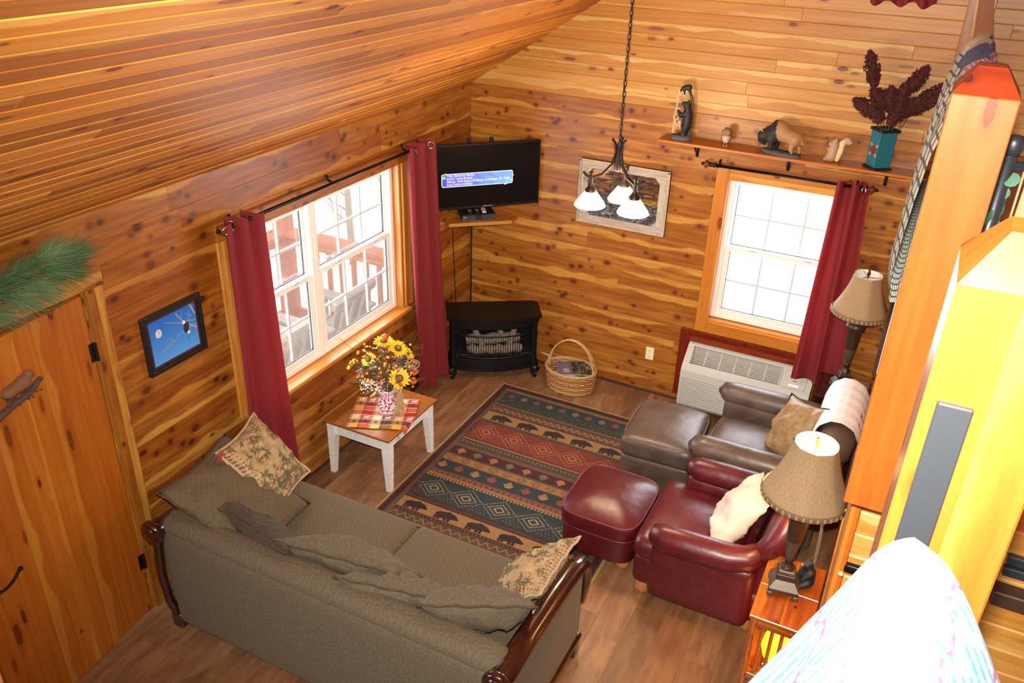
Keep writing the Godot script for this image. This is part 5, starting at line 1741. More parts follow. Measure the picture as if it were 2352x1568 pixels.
	for s in [-1.0, 1.0]:
		part_box(sv, "stove_black", Vector3(s * 0.365, 0.34, -0.02), Vector3(0.02, 0.44, 0.24), "side_panel")
		var cl := S(true)
		lathe(cl, [Vector2(0.03, 0.12), Vector2(0.034, 0.13), Vector2(0.03, 0.15), Vector2(0.027, 0.18), Vector2(0.027, 0.5), Vector2(0.032, 0.53), Vector2(0.034, 0.55)], 14, Transform3D(Basis(), Vector3(s * 0.35, 0, 0.105)))
		mk(cl, M["stove_black"], "corner_column", sv)
	for y in [0.215, 0.42]:
		var rd := S(true)
		var pts := []
		for i in 17:
			var x := -0.31 + 0.62 * i / 16.0
			pts.append(Vector3(x, y, 0.105 + bow.call(x / 0.31 * 0.36, 0.075)))
		tube(rd, pts, 0.008, 8)
		mk(rd, M["stove_black"], "guard_rail", sv)
	for i in 22:
		var x := -0.22 + 0.44 * i / 21.0
		var rd := S(true)
		var z: float = 0.105 + bow.call(x / 0.31 * 0.36, 0.075)
		tube(rd, [Vector3(x, 0.215, z), Vector3(x, 0.42, z)], 0.0035, 6)
		mk(rd, M["stove_black"], "guard_bar", sv)
	var logs := [[Vector3(-0.24, 0.3, -0.02), Vector3(0.24, 0.31, -0.03), 0.05], [Vector3(-0.23, 0.25, 0.06), Vector3(0.02, 0.255, 0.09), 0.04], [Vector3(0.0, 0.25, 0.08), Vector3(0.25, 0.25, 0.05), 0.042], [Vector3(-0.17, 0.42, -0.06), Vector3(-0.09, 0.27, 0.08), 0.027], [Vector3(0.2, 0.41, -0.06), Vector3(0.13, 0.27, 0.08), 0.028], [Vector3(0.02, 0.42, -0.07), Vector3(0.08, 0.36, 0.0), 0.022]]
	for l in logs:
		l[0] += Vector3(0, 0.015, 0.03)
		l[1] += Vector3(0, 0.015, 0.03)
		var lg := S(true)
		var pts := []
		var rad := []
		for i in 7:
			pts.append(l[0].lerp(l[1], i / 6.0) + Vector3(0, 0.008 * sin(i * 2.0), 0.006 * cos(i * 3.0)))
			rad.append(l[2] * (1.0 + 0.12 * sin(i * 2.7)) * (0.8 if i == 0 or i == 6 else 1.0))
		tube(lg, pts, rad, 10)
		mk(lg, M["log_clay"], "ceramic_log", sv)
	for s in [-1.0, 1.0]:
		for z in [-0.1, 0.13]:
			var lg := S(true)
			var o := Vector3(s * 0.34, 0, z)
			tube(lg, [o + Vector3(s * 0.03, 0.1, 0), o + Vector3(s * 0.02, 0.075, 0.01 * signf(z)), o + Vector3(0.0, 0.05, 0.0), o + Vector3(s * 0.012, 0.02, 0.008 * signf(z)), o + Vector3(s * 0.03, 0.004, 0.012 * signf(z))], [0.045, 0.036, 0.02, 0.013, 0.018], 10)
			mk(lg, M["stove_black"], "curved_leg", sv)
	var wc := S(true)
	tube(wc, [Vector3(0.78, 0.17, 0.1), Vector3(0.86, 0.16, 0.1), Vector3(0.95, 0.1, 0.11), Vector3(1.0, 0.02, 0.12), Vector3(1.1, 0.008, 0.06)], 0.006, 6)
	tag(mk(wc, M["cord_white"], "power_cord", self), "pale cord running from the stove behind the wicker basket", "cable")
	build_basket()

func build_basket() -> void:
	var b := thing("wicker_basket", "round wicker basket with tall arched handle beside the stove", "basket", Vector3(1.15, 0, 0.27))
	var rx := 0.215
	var rz := 0.16
	# upright stakes with strands woven in and out of them
	var n := 28
	var sk := S(true)
	for i in n:
		var a := TAU * i / n
		tube(sk, [Vector3(cos(a) * rx * 0.86, 0.004, sin(a) * rz * 0.86), Vector3(cos(a) * rx * 0.98, 0.1, sin(a) * rz * 0.98), Vector3(cos(a) * rx, 0.185, sin(a) * rz)], 0.0055, 5, false)
	mk(sk, M["wicker_dark"], "stakes", b).set_meta("kind", "stuff")
	for r in 15:
		var y := 0.012 + r * 0.0122
		var k := lerpf(0.87, 1.0, sqrt(y / 0.19))
		var ring := S(true)
		var pts := []
		for i in n * 3 + 1:
			var a := TAU * (i % (n * 3)) / (n * 3.0)
			var q := 1.0 + 0.035 * sin(a * n * 0.5 + (r % 2) * PI)
			pts.append(Vector3(cos(a) * rx * k * q, y, sin(a) * rz * k * q))
		tube(ring, pts, 0.0072, 5, false)
		mk(ring, M[["wicker", "wicker_light", "wicker", "wicker_dark"][r % 4]], "woven_strand", b)
	var rim := S(true)
	for s in 3:
		var pts := []
		for i in 73:
			var a := TAU * (i % 72) / 72.0
			var w := a * 14.0 + s * TAU / 3.0
			pts.append(Vector3(cos(a) * (rx + 0.006 + 0.008 * cos(w)), 0.197 + 0.008 * sin(w), sin(a) * (rz + 0.006 + 0.008 * cos(w))))
		tube(rim, pts, 0.0072, 5, false)
	mk(rim, M["wicker_light"], "braided_rim", b)
	var bt := S(true)
	lathe(bt, [Vector2(0, 0.004), Vector2(0.15, 0.004), Vector2(0.16, 0.012), Vector2(0, 0.014)], 24, Transform3D(Basis().scaled(Vector3(1.2, 1, 0.9)), Vector3.ZERO))
	mk(bt, M["wicker_dark"], "bottom", b)
	var hd := S(true)
	for s in 4:
		var pts := []
		for i in 33:
			var t := i / 32.0
			var a := PI * t
			var w := t * 20.0 + s * PI / 2
			var off := 0.009 + 0.012 * pow(absf(cos(a)), 4)
			pts.append(Vector3(cos(a) * 0.212 + off * cos(w) * 0.5, 0.16 + sin(a) * 0.3 + off * cos(w) * 0.5, off * sin(w)))
		tube(hd, pts, 0.0072, 5, false)
	mk(hd, M["wicker_light"], "arched_handle", b)
	for k in 5:
		var m := thing("magazine", ["glossy magazine with dark landscape cover on top of the basket pile", "magazine second from the top in the basket", "magazine in the middle of the basket pile", "magazine second from the bottom in the basket", "magazine at the bottom of the basket pile"][k], "magazine", Vector3(1.155 + 0.008 * k, 0.2 - k * 0.0085, 0.285 - 0.004 * k), 0.5 + [0.0, -0.3, 0.22, -0.12, 0.35][k], "magazines in the basket")
		m.rotation.x = 0.12
		var st := S()
		var c := [Vector3(-0.125, 0.004, -0.095), Vector3(0.125, 0.004, -0.095), Vector3(0.125, 0.004, 0.095), Vector3(-0.125, 0.004, 0.095)]
		var uv := [Vector2(0, 0), Vector2(0, 1), Vector2(1, 1), Vector2(1, 0)]
		for i in [0, 1, 2, 0, 2, 3]: vt(st, c[i], uv[i])
		mk(st, M["magazine" if k % 2 == 0 else "magazine_b"], "cover", m)
		part_box(m, "paper", Vector3(0, 0.0, 0), Vector3(0.248, 0.0075, 0.188), "pages", 0.001)

# ---------------------------------------------------------------- tables, lamps, flowers
func build_tables() -> void:
	var t := thing("side_table", "low table with honey wood top and white tapered legs under the window", "table", Vector3(0.353, 0, 1.935))
	var top := S()
	cbox(top, Vector3(0, 0.447, 0), Vector3(0.562, 0.02, 0.63), 0.004, Transform3D(), Vector4(SHEET.x, SHEET.y, 0.3, 0.25), 2)
	mk(top, M["table_wood"], "table_top", t)
	for s in [-1.0, 1.0]:
		part_box(t, "table_white", Vector3(0, 0.385, s * 0.265), Vector3(0.44, 0.1, 0.02), "apron", 0.002)
		part_box(t, "table_white", Vector3(s * 0.225, 0.385, 0), Vector3(0.02, 0.1, 0.5), "apron", 0.002)
		for q in [-1.0, 1.0]:
			var lg := S()
			var a := [Vector3(-0.03, 0.437, -0.03), Vector3(0.03, 0.437, -0.03), Vector3(0.03, 0.437, 0.03), Vector3(-0.03, 0.437, 0.03)]
			var c := [Vector3(-0.03, 0.32, -0.03), Vector3(0.03, 0.32, -0.03), Vector3(0.03, 0.32, 0.03), Vector3(-0.03, 0.32, 0.03)]
			var e := []
			for p in c: e.append(Vector3(p.x * 0.62 + s * 0.011, 0.0, p.z * 0.62 + q * 0.011))
			for w in [[a, c], [c, e]]:
				for i in 4: quado(lg, (w[0][0] + w[1][2]) * 0.5, w[0][i], w[0][(i + 1) % 4], w[1][(i + 1) % 4], w[1][i], 1, SHEET, Transform3D())
			quado(lg, Vector3(0, 0.1, 0), e[0], e[1], e[2], e[3], 1, SHEET, Transform3D())
			mk(lg, M["table_white"], "tapered_leg", t).position = Vector3(s * 0.232, 0, q * 0.262)
	var drawer := part_box(t, "table_white", Vector3(0.237, 0.385, -0.02), Vector3(0.006, 0.08, 0.29), "drawer_front", 0.002)
	part_box(drawer, "gasket", Vector3(0.236, 0.385, 0.13), Vector3(0.002, 0.07, 0.003), "drawer_gap", 0.0)
	# the plaid cloth, turned on the table, one corner over the edge
	var cl := S(true)
	var xf := Transform3D(Basis(Vector3(0, 1, 0), deg_to_rad(24.0)), Vector3(0.41, 0.4592, 1.98))
	grid(cl, 22, 22, func(u: float, v: float) -> Vector3:
		var p: Vector3 = xf * Vector3((u - 0.5) * 0.46, 0.003, (v - 0.5) * 0.4)
		p.y += 0.0035 * sin(u * 14.0 + v * 5.0) * sin(v * 9.0) + 0.0035
		var over := maxf(0.0, p.x - 0.636)
		p.x -= over * 0.85
		p.y -= over * 0.9
		return p, true)
	tag(mk(cl, M["table_cloth"], "plaid_cloth", self), "red and gold checked cloth with small animal figures on the side table", "cloth")
	build_bouquet(Vector3(0.42, 0.4665, 1.94))
	build_end_table()
	# the two bronze lamps
	lamp("table_lamp", "lit bronze table lamp with tan bell shade on the cherry end table", Vector3(3.305, 0.6, 2.53), 1.28, 1.0, true, deg_to_rad(8.0))
	lamp("table_lamp", "unlit bronze table lamp with tan bell shade behind the brown armchair", Vector3(3.285, 0.7, 0.42), 1.28, 0.9, false, deg_to_rad(20.0))
	var ct := thing("corner_table", "small dark wood table mostly hidden behind the brown armchair", "table", Vector3(3.3, 0, 0.4))
	part_box(ct, "mahogany", Vector3(0, 0.686, 0), Vector3(0.36, 0.028, 0.36), "table_top", 0.006)
	for x in [-0.15, 0.15]:
		for z in [-0.15, 0.15]: part_box(ct, "mahogany", Vector3(x, 0.336, z), Vector3(0.04, 0.672, 0.04), "leg", 0.004)

func lamp(called: String, label: String, at: Vector3, rise: float, k: float, lit: bool, turn: float) -> void:
	var o := thing(called, label, "lamp", at, turn, "bronze table lamps")
	var hs := rise
	# square stepped foot on four scroll feet
	for x in [-1.0, 1.0]:
		for z in [-1.0, 1.0]:
			var f := S(true)
			rbox(f, Vector3(x * 0.064 * k, 0.014, z * 0.064 * k), Vector3(0.034, 0.028, 0.034) * k, 0.01, 4)
			mk(f, M["lamp_silver"], "scroll_foot", o)
	part_box(o, "lamp_bronze", Vector3(0, 0.028 * hs, 0), Vector3(0.15 * k, 0.022 * hs, 0.15 * k), "base_plinth", 0.004)
	var g := S()
	var lo := 0.074 * k
	var hi := 0.046 * k
	var q0 := [Vector3(-lo, 0.039 * hs, -lo), Vector3(lo, 0.039 * hs, -lo), Vector3(lo, 0.039 * hs, lo), Vector3(-lo, 0.039 * hs, lo)]
	var q1 := [Vector3(-hi, 0.07 * hs, -hi), Vector3(hi, 0.07 * hs, -hi), Vector3(hi, 0.07 * hs, hi), Vector3(-hi, 0.07 * hs, hi)]
	for i in 4: quado(g, Vector3(0, 0.05, 0), q0[i], q0[(i + 1) % 4], q1[(i + 1) % 4], q1[i], 0, SHEET, Transform3D())
	mk(g, M["lamp_silver"], "gadroon_slope", o)
	part_box(o, "lamp_bronze", Vector3(0, 0.083 * hs, 0), Vector3(0.094 * k, 0.03 * hs, 0.094 * k), "base_block", 0.003)
	part_box(o, "lamp_silver", Vector3(0, 0.106 * hs, 0), Vector3(0.08 * k, 0.018 * hs, 0.08 * k), "upper_block", 0.003)
	var y := func(v: float) -> float: return v * hs
	var s1 := S(true)
	lathe(s1, [Vector2(0.036, y.call(0.113)), Vector2(0.034, y.call(0.125)), Vector2(0.018, y.call(0.135)), Vector2(0.02, y.call(0.15)), Vector2(0.026, y.call(0.16)), Vector2(0.02, y.call(0.17))], 20)
	mk(s1, M["lamp_bronze"], "neck", o)
	var s2 := S(true)
	lathe(s2, [Vector2(0.022, y.call(0.17)), Vector2(0.027, y.call(0.185)), Vector2(0.038, y.call(0.25)), Vector2(0.041, y.call(0.265))], 40, Transform3D(), 12, 0.18)
	mk(s2, M["lamp_silver"], "fluted_stem", o)
	var s3 := S(true)
	lathe(s3, [Vector2(0.039, y.call(0.262)), Vector2(0.04, y.call(0.27)), Vector2(0.045, y.call(0.33)), Vector2(0.05, y.call(0.37)), Vector2(0.064, y.call(0.385)), Vector2(0.066, y.call(0.4)), Vector2(0.056, y.call(0.415)), Vector2(0.045, y.call(0.42)), Vector2(0.03, y.call(0.45)), Vector2(0.012, y.call(0.47)), Vector2(0.01, y.call(0.5)), Vector2(0, y.call(0.5))], 24)
	mk(s3, M["lamp_bronze"], "urn", o)
	for i in 6:
		var a := TAU * i / 6.0
		var d := Vector3(cos(a), 0, sin(a))
		var lf := S(true)
		tube(lf, [d * 0.04 + Vector3(0, y.call(0.41), 0), d * 0.058 + Vector3(0, y.call(0.435), 0), d * 0.082 + Vector3(0, y.call(0.46), 0), d * 0.094 + Vector3(0, y.call(0.455), 0), d * 0.092 + Vector3(0, y.call(0.443), 0)], [0.012, 0.016, 0.014, 0.009, 0.004], 7)
		mk(lf, M["lamp_silver"], "acanthus_leaf", o)
	# bell shade: eight panels, beaded trim, pale lining
	var y0: float = y.call(0.47)
	var hgt := 0.29 * k
	var rb := 0.208 * k
	var rt := 0.108 * k
	var prof := func(t: float) -> float: return lerpf(rb, rt, 1.0 - pow(1.0 - t, 1.55))
	var sh := S()
	sh.set_smooth_group(0)
	grid(sh, 48, 12, func(u: float, v: float) -> Vector3:
		var a := 0.0 if u >= 1.0 else u * TAU
		var seg := fposmod(a, TAU / 8.0) - TAU / 16.0
		var r: float = prof.call(v) * lerpf(1.0, cos(TAU / 16.0) / cos(seg), 0.55)
		return Vector3(r * cos(a), y0 + 0.03 + hgt * v, -r * sin(a)), true)
	var shade := mk(sh, M["shade_cloth"], "shade", o)
	var li := S(true)
	grid(li, 48, 6, func(u: float, v: float) -> Vector3:
		var a := 0.0 if u >= 1.0 else u * TAU
		var r: float = prof.call(v) * 0.93
		return Vector3(r * cos(a), y0 + 0.031 + (hgt - 0.001) * v, -r * sin(a)))
	mk(li, M["shade_lining"], "shade_lining", shade)
	var tr := S(true)
	lathe(tr, [Vector2(rb * 0.985, y0), Vector2(rb * 1.005, y0 + 0.004), Vector2(rb * 1.01, y0 + 0.03), Vector2(rb * 0.99, y0 + 0.036)], 48)
	mk(tr, M["shade_trim"], "shade_band", shade)
	for i in 40:
		var a := TAU * i / 40.0
		var bd := S(true)
		rbox(bd, Vector3.ZERO, Vector3(0.014, 0.024, 0.006), 0.003, 3, 0.0, Transform3D(Basis(Vector3(0, 1, 0), PI / 2 - a), Vector3(rb * 1.012 * cos(a), y0 + 0.017, rb * 1.012 * sin(a))))
		mk(bd, M["shade_cloth"], "bead", shade)
	var hp := S(true)
	for i in 3:
		var a := TAU * i / 3.0 + 0.4
		tube(hp, [Vector3(0, y0 + 0.03 + hgt * 0.93, 0), Vector3(cos(a) * rt * 0.96, y0 + 0.03 + hgt * 0.97, sin(a) * rt * 0.96)], 0.002, 5, false)
	tube(hp, [Vector3(0, y.call(0.5), 0), Vector3(0, y0 + 0.03 + hgt * 0.95, 0)], 0.003, 6)
	mk(hp, M["brass"], "harp", o)
	var fn := S(true)
	var fy := y0 + 0.03 + hgt * 0.94
	lathe(fn, [Vector2(0, fy), Vector2(0.007, fy), Vector2(0.005, fy + 0.008), Vector2(0.011, fy + 0.018), Vector2(0.011, fy + 0.028), Vector2(0.006, fy + 0.04), Vector2(0.008, fy + 0.046), Vector2(0, fy + 0.055)], 12)
	mk(fn, M["brass" if lit else "lamp_bronze"], "finial", o)
	var bu := S(true)
	lathe(bu, [Vector2(0.012, 0), Vector2(0.014, 0.02), Vector2(0.028, 0.05), Vector2(0.03, 0.07), Vector2(0.02, 0.09), Vector2(0, 0.097)], 14, Transform3D(Basis(), Vector3(0, y0 + 0.08, 0)))
	mk(bu, M["lamp_bulb" if lit else "milk_glass_off"], "light_bulb", o)
	if lit:
		var l := OmniLight3D.new()
		l.name = "lamp_light"
		l.light_energy = 0.55
		l.light_color = Color(1.0, 0.82, 0.55)
		l.light_size = 0.03
		l.omni_range = 12.0
		l.omni_attenuation = 2.0
		l.shadow_enabled = true
		o.add_child(l)
		l.position = Vector3(0, y0 + 0.14, 0)

func build_end_table() -> void:
	var e := thing("end_table", "cherry mission style end table with slatted sides", "table", Vector3(3.342, 0, 2.54))
	var tp := S()
	cbox(tp, Vector3(0, 0.588, -0.13), Vector3(0.3, 0.024, 0.26), 0.003, Transform3D(), Vector4(SHEET.x, SHEET.y, 0.1, 0.0), 2)
	mk(tp, M["cherry"], "table_top", e)
	var tq := S()
	cbox(tq, Vector3(0, 0.588, 0.13), Vector3(0.3, 0.024, 0.256), 0.003, Transform3D(), Vector4(SHEET.x, SHEET.y, 0.6, 0.0), 2)
	mk(tq, M["cherry"], "table_top", e)
	for x in [-0.125, 0.125]:
		for z in [-0.225, 0.225]: part_box(e, "cherry", Vector3(x, 0.288, z), Vector3(0.035, 0.576, 0.035), "leg", 0.003)
	for y in [0.54, 0.16]:
		for z in [-0.225, 0.225]: part_box(e, "cherry", Vector3(0, y, z), Vector3(0.215, 0.05, 0.02), "rail", 0.002)
		for x in [-0.125, 0.125]: part_box(e, "cherry", Vector3(x, y, 0), Vector3(0.02, 0.05, 0.415), "rail", 0.002)
	for i in 4:
		part_box(e, "cherry", Vector3(-0.075 + i * 0.05, 0.35, 0.225), Vector3(0.018, 0.33, 0.012), "slat", 0.001)
		part_box(e, "cherry", Vector3(-0.075 + i * 0.05, 0.35, -0.225), Vector3(0.018, 0.33, 0.012), "slat", 0.001)
	part_box(e, "cherry", Vector3(0, 0.145, 0), Vector3(0.25, 0.018, 0.45), "lower_shelf", 0.002)
	var pg := S(true)
	lathe(pg, [Vector2(0, 0.56), Vector2(0.008, 0.562), Vector2(0.009, 0.57), Vector2(0, 0.573)], 10, Transform3D(Basis(), Vector3(-0.125, 0, 0.245)))
	mk(pg, M["bun_foot"], "peg", e)
	# glowing amber lamp on the lower shelf, seen through the slats
	var a := thing("amber_lamp", "glowing amber glass lamp on the shelf inside the end table", "lamp", Vector3(3.342, 0.1545, 2.62))
	part_box(a, "mahogany", Vector3(0, 0.012, 0), Vector3(0.1, 0.024, 0.1), "base", 0.004)
	var gb := S(true)
	lathe(gb, [Vector2(0.03, 0.024), Vector2(0.06, 0.06), Vector2(0.075, 0.12), Vector2(0.066, 0.19), Vector2(0.04, 0.24), Vector2(0, 0.265)], 18)
	mk(gb, M["amber_glow"], "glowing_globe", a)
	var l := OmniLight3D.new()
	l.name = "amber_light"
	l.light_energy = 0.05
	l.light_color = Color(1.0, 0.6, 0.2)
	l.light_size = 0.05
	l.omni_range = 5.0
	l.omni_attenuation = 2.0
	l.shadow_enabled = true
	a.add_child(l)
	l.position = Vector3(0, 0.14, 0)
	# black bear figurine beside the lamp
	var bf := thing("bear_figurine", "black sitting bear figurine beside the lit lamp on the end table", "figurine", Vector3(3.41, 0.6, 2.44), deg_to_rad(-60.0))
	blob_part([[Vector3(0, 0.035, 0), Vector3(0, 0.08, 0.0), 0.038, 0.034], [Vector3(0, 0.09, 0.0), Vector3(0, 0.13, 0.012), 0.03, 0.024], [Vector3(0, 0.14, 0.014), Vector3(0, 0.138, 0.045), 0.024, 0.012], [Vector3(-0.018, 0.16, 0.008), Vector3(-0.018, 0.164, 0.008), 0.007, 0.006], [Vector3(0.018, 0.16, 0.008), Vector3(0.018, 0.164, 0.008), 0.007, 0.006], [Vector3(-0.028, 0.03, 0.01), Vector3(-0.034, 0.018, 0.06), 0.022, 0.014], [Vector3(0.028, 0.03, 0.01), Vector3(0.034, 0.018, 0.06), 0.022, 0.014], [Vector3(-0.03, 0.1, 0.005), Vector3(-0.03, 0.055, 0.04), 0.015, 0.011], [Vector3(0.03, 0.1, 0.005), Vector3(0.03, 0.06, 0.045), 0.015, 0.011]], 0.006, 0.014, func(p: Vector3) -> Color: return lin(150, 104, 60) if p.z > 0.047 and p.y > 0.115 else lin(24, 23, 24), M["figure"], "bear_body", bf)

func petals(n: int, r: float, w: float, cup: float, ph: float) -> SurfaceTool:
	var st := S(true)
	for i in n:
		var a := TAU * i / n + ph
		var d := Vector3(cos(a), 0, sin(a))
		var t := Vector3(-sin(a), 0, cos(a))
		var l := r * (0.86 + 0.2 * absf(sin(i * 2.3)))
		var p := [d * r * 0.22, d * l * 0.62 + t * w + Vector3(0, cup * 0.5, 0), d * l + Vector3(0, cup * (0.6 + 0.5 * sin(i * 1.7)), 0), d * l * 0.62 - t * w + Vector3(0, cup * 0.5, 0), d * l * 0.6 + Vector3(0, cup * 0.5 - 0.004, 0)]
		for k in [0, 1, 4, 1, 2, 4, 2, 3, 4, 3, 0, 4]: vt(st, p[k], Vector2.ZERO)
	return st

func build_bouquet(at: Vector3) -> void:
	var v := thing("spatterware_pitcher", "white pitcher with red spatter glaze holding the bouquet", "pitcher", at, deg_to_rad(60.0))
	var st := S(true)
	grid(st, 32, 16, func(u: float, w: float) -> Vector3:
		var a := 0.0 if u >= 1.0 else u * TAU
		var prof := [Vector2(0.0, 0.0), Vector2(0.066, 0.0), Vector2(0.072, 0.01), Vector2(0.073, 0.03), Vector2(0.068, 0.07), Vector2(0.06, 0.11), Vector2(0.052, 0.14), Vector2(0.049, 0.16), Vector2(0.054, 0.185), Vector2(0.05, 0.185), Vector2(0.045, 0.16)]
		var t := w * 10.0
		var i := mini(int(t), 9)
		var p: Vector2 = prof[i].lerp(prof[i + 1], t - i)
		var spout := pow(maxf(0.0, cos(a - PI)), 6) * 0.028 * smoothstep(0.14, 0.185, p.y)
		return Vector3((p.x + spout) * cos(a), p.y + spout * 0.35, -(p.x + spout) * sin(a)), true)
	mk(st, M["pitcher"], "pitcher_body", v)
	var hn := S(true)
	tube(hn, [Vector3(0.05, 0.165, 0), Vector3(0.085, 0.17, 0), Vector3(0.105, 0.14, 0), Vector3(0.1, 0.09, 0), Vector3(0.066, 0.06, 0)], 0.008, 8)
	mk(hn, M["pitcher"], "handle", v)
	var b := thing("flower_bouquet", "dried bouquet of sunflowers, berries and seed pods in the spatter pitcher", "bouquet", at + Vector3(0, 0.17, 0))
	# right points along the back wall and a little towards the camera in this view
	var R := Vector3(0.9, 0, -0.44)
	var F := Vector3(0.44, 0, 0.9)
	var sun := [[-0.235, 0.2, 0.0, 0.055, -0.9, 0.1], [-0.11, 0.26, 0.03, 0.06, -0.4, 0.5], [-0.01, 0.38, -0.02, 0.075, 0.0, 0.1], [0.09, 0.35, 0.02, 0.075, 0.4, 0.3], [0.105, 0.16, 0.1, 0.082, 0.15, 0.85], [0.14, 0.28, -0.05, 0.06, 0.8, 0.1]]
	for s in sun:
		var c: Vector3 = R * s[0] + Vector3(0, s[1], 0) + F * s[2]
		var up: Vector3 = (Vector3(0, 0.75, 0) + R * s[4] + F * s[5]).normalized()
		var z := up.cross(Vector3(0, 0.1, 1)).normalized()
		var xf := Transform3D(Basis(z.cross(up).normalized(), up, z), c)
		var fl := Node3D.new()
		fl.name = "sunflower"
		b.add_child(fl, true)
		fl.transform = xf
		mk(petals(17, s[3], s[3] * 0.17, 0.012, 0.0), M["petal"], "petals", fl)
		mk(petals(15, s[3] * 0.86, s[3] * 0.16, 0.02, 0.2), M["petal_deep"], "petals", fl)
		var co := S(true)
		lathe(co, [Vector2(s[3] * 0.36, 0.002), Vector2(s[3] * 0.33, 0.014), Vector2(s[3] * 0.2, 0.017), Vector2(0, 0.014)], 14)
		mk(co, M["flower_core"], "flower_centre", fl)
		var cg := S(true)
		lathe(cg, [Vector2(s[3] * 0.2, 0.016), Vector2(s[3] * 0.15, 0.022), Vector2(0, 0.022)], 12)
		mk(cg, M["flower_green"], "green_eye", fl)
		var sm := S(true)
		tube(sm, [c * 0.97, c * 0.5 + Vector3(0, 0.02, 0), Vector3(c.x * 0.1, -0.03, c.z * 0.1)], 0.003, 5, false)
		mk(sm, M["leaf_olive"], "stem", b)
	for s in [[-0.06, 0.24, 0.08, 0.04], [-0.14, 0.21, 0.02, 0.03], [0.12, 0.24, -0.02, 0.034]]:
		var c: Vector3 = R * s[0] + Vector3(0, s[1], 0) + F * s[2]
		var xf := Transform3D(Basis(Vector3(1, 0, 0), 0.6) * Basis(Vector3(0, 0, 1), -0.35), c)
		var pd := Node3D.new()
		pd.name = "lotus_pod"
		b.add_child(pd, true)
		pd.transform = xf
		var ps := S(true)
		lathe(ps, [Vector2(0.006, -0.05), Vector2(s[3] * 0.7, -0.018), Vector2(s[3], 0.0), Vector2(s[3] * 0.95, 0.006), Vector2(0, 0.009)], 16)
		mk(ps, M["pod"], "pod_head", pd)
		var hs := S(true)
		for i in 13:
			var a := i * 2.4
			var q: float = s[3] * 0.8 * sqrt(i / 13.0)
			lathe(hs, [Vector2(0.0044, 0.009), Vector2(0.003, 0.0108), Vector2(0, 0.011)], 6, Transform3D(Basis(), Vector3(cos(a) * q, 0, sin(a) * q)))
		mk(hs, M["pod_hole"], "seeds", pd).set_meta("kind", "stuff")
	for kind in [["berry_orange", 60, 0.012, "orange_berries"], ["berry_yellow", 110, 0.009, "yellow_buds"], ["tiny_white", 160, 0.0055, "white_sprigs"]]:
		var bs := S(true)
		for i in kind[1]:
			var a := rg.randf() * TAU
			var q := sqrt(rg.randf()) * 0.2
			var c := Vector3(cos(a) * q, 0.12 + rg.randf() * 0.26 - q * 0.35, sin(a) * q)
			if kind[0] == "tiny_white": c = R * rg.randf_range(-0.17, 0.0) + Vector3(0, rg.randf_range(0.03, 0.12), 0) + F * rg.randf_range(0.03, 0.12)
			var r: float = kind[2] * rg.randf_range(0.7, 1.3)
			lathe(bs, [Vector2(0, -r), Vector2(r * 0.8, -r * 0.5), Vector2(r, 0), Vector2(r * 0.75, r * 0.6), Vector2(0, r)], 6, Transform3D(Basis(), c))
		mk(bs, M[kind[0]], kind[3], b).set_meta("kind", "stuff")
	for s in [[0.2, 0.17, 0.02], [0.19, 0.11, 0.04], [-0.0, 0.42, 0.0]]:
		var c: Vector3 = R * s[0] + Vector3(0, s[1], 0) + F * s[2]
		var pp := S(true)
		for i in 9:
			var d := Vector3(rg.randfn(0, 1), rg.randfn(0, 1), rg.randfn(0, 1)).normalized()
			rbox(pp, c + d * 0.018, Vector3(0.026, 0.02, 0.026), 0.008, 2)
		mk(pp, M["berry_orange"], "orange_bloom", b)
	for i in 90:
		var a := rg.randf() * TAU
		var q := rg.randf_range(0.03, 0.19)
		var c := Vector3(cos(a) * q, rg.randf_range(0.03, 0.3), sin(a) * q)
		var lf := S(true)
		var d := Vector3(cos(a), rg.randf_range(-0.2, 0.6), sin(a)).normalized()
		var w := d.cross(Vector3.UP).normalized() * 0.018
		var p := [c, c + d * 0.03 + w, c + d * 0.066, c + d * 0.03 - w, c + d * 0.032 + Vector3(0, 0.005, 0)]
		for k in [0, 1, 4, 1, 2, 4, 2, 3, 4, 3, 0, 4]: vt(lf, p[k], Vector2.ZERO)
		mk(lf, M["leaf_olive" if i % 3 else "stem_brown"], "leaf", b)
	var stems := S(true)
	for i in 46:
		var a := rg.randf() * TAU
		var q := rg.randf_range(0.03, 0.17)
		tube(stems, [Vector3(cos(a) * 0.02, -0.05, sin(a) * 0.02), Vector3(cos(a) * q * 0.5, 0.07, sin(a) * q * 0.5), Vector3(cos(a) * q, rg.randf_range(0.1, 0.26), sin(a) * q)], 0.0022, 4, false)
	mk(stems, M["stem_brown"], "stems", b).set_meta("kind", "stuff")
	for i in 7:
		var tw := S(true)
		var a := -1.2 + i * 0.45
		var pts := []
		for k in 14:
			var t := k / 13.0
			var o: Vector3 = R * sin(a) * 0.3 * t + Vector3(0, 0.1 + 0.42 * t - 0.12 * t * t * absf(a), 0) + F * 0.03 * sin(i * 2.0)
			pts.append(o + Vector3(0.018 * sin(t * 11.0 + i), 0.016 * cos(t * 13.0 + i * 2.0), 0.01 * sin(t * 9.0)) * t * 2.0)
		tube(tw, pts, 0.0016, 4, false)
		mk(tw, M["stem_brown"], "curly_twig", b)
	var cu := S(true)
	for i in 3:
		var pts := []
		for k in 26:
			var t := k / 25.0
			pts.append(R * (0.17 + 0.05 * t + 0.028 * cos(t * 16.0 + i)) + Vector3(0, 0.24 + 0.03 * sin(t * 16.0 + i) - 0.02 * t, 0) + F * 0.02 * i)
		tube(cu, pts, 0.0022, 4, false)
	mk(cu, M["raffia"], "curled_tendril", b)
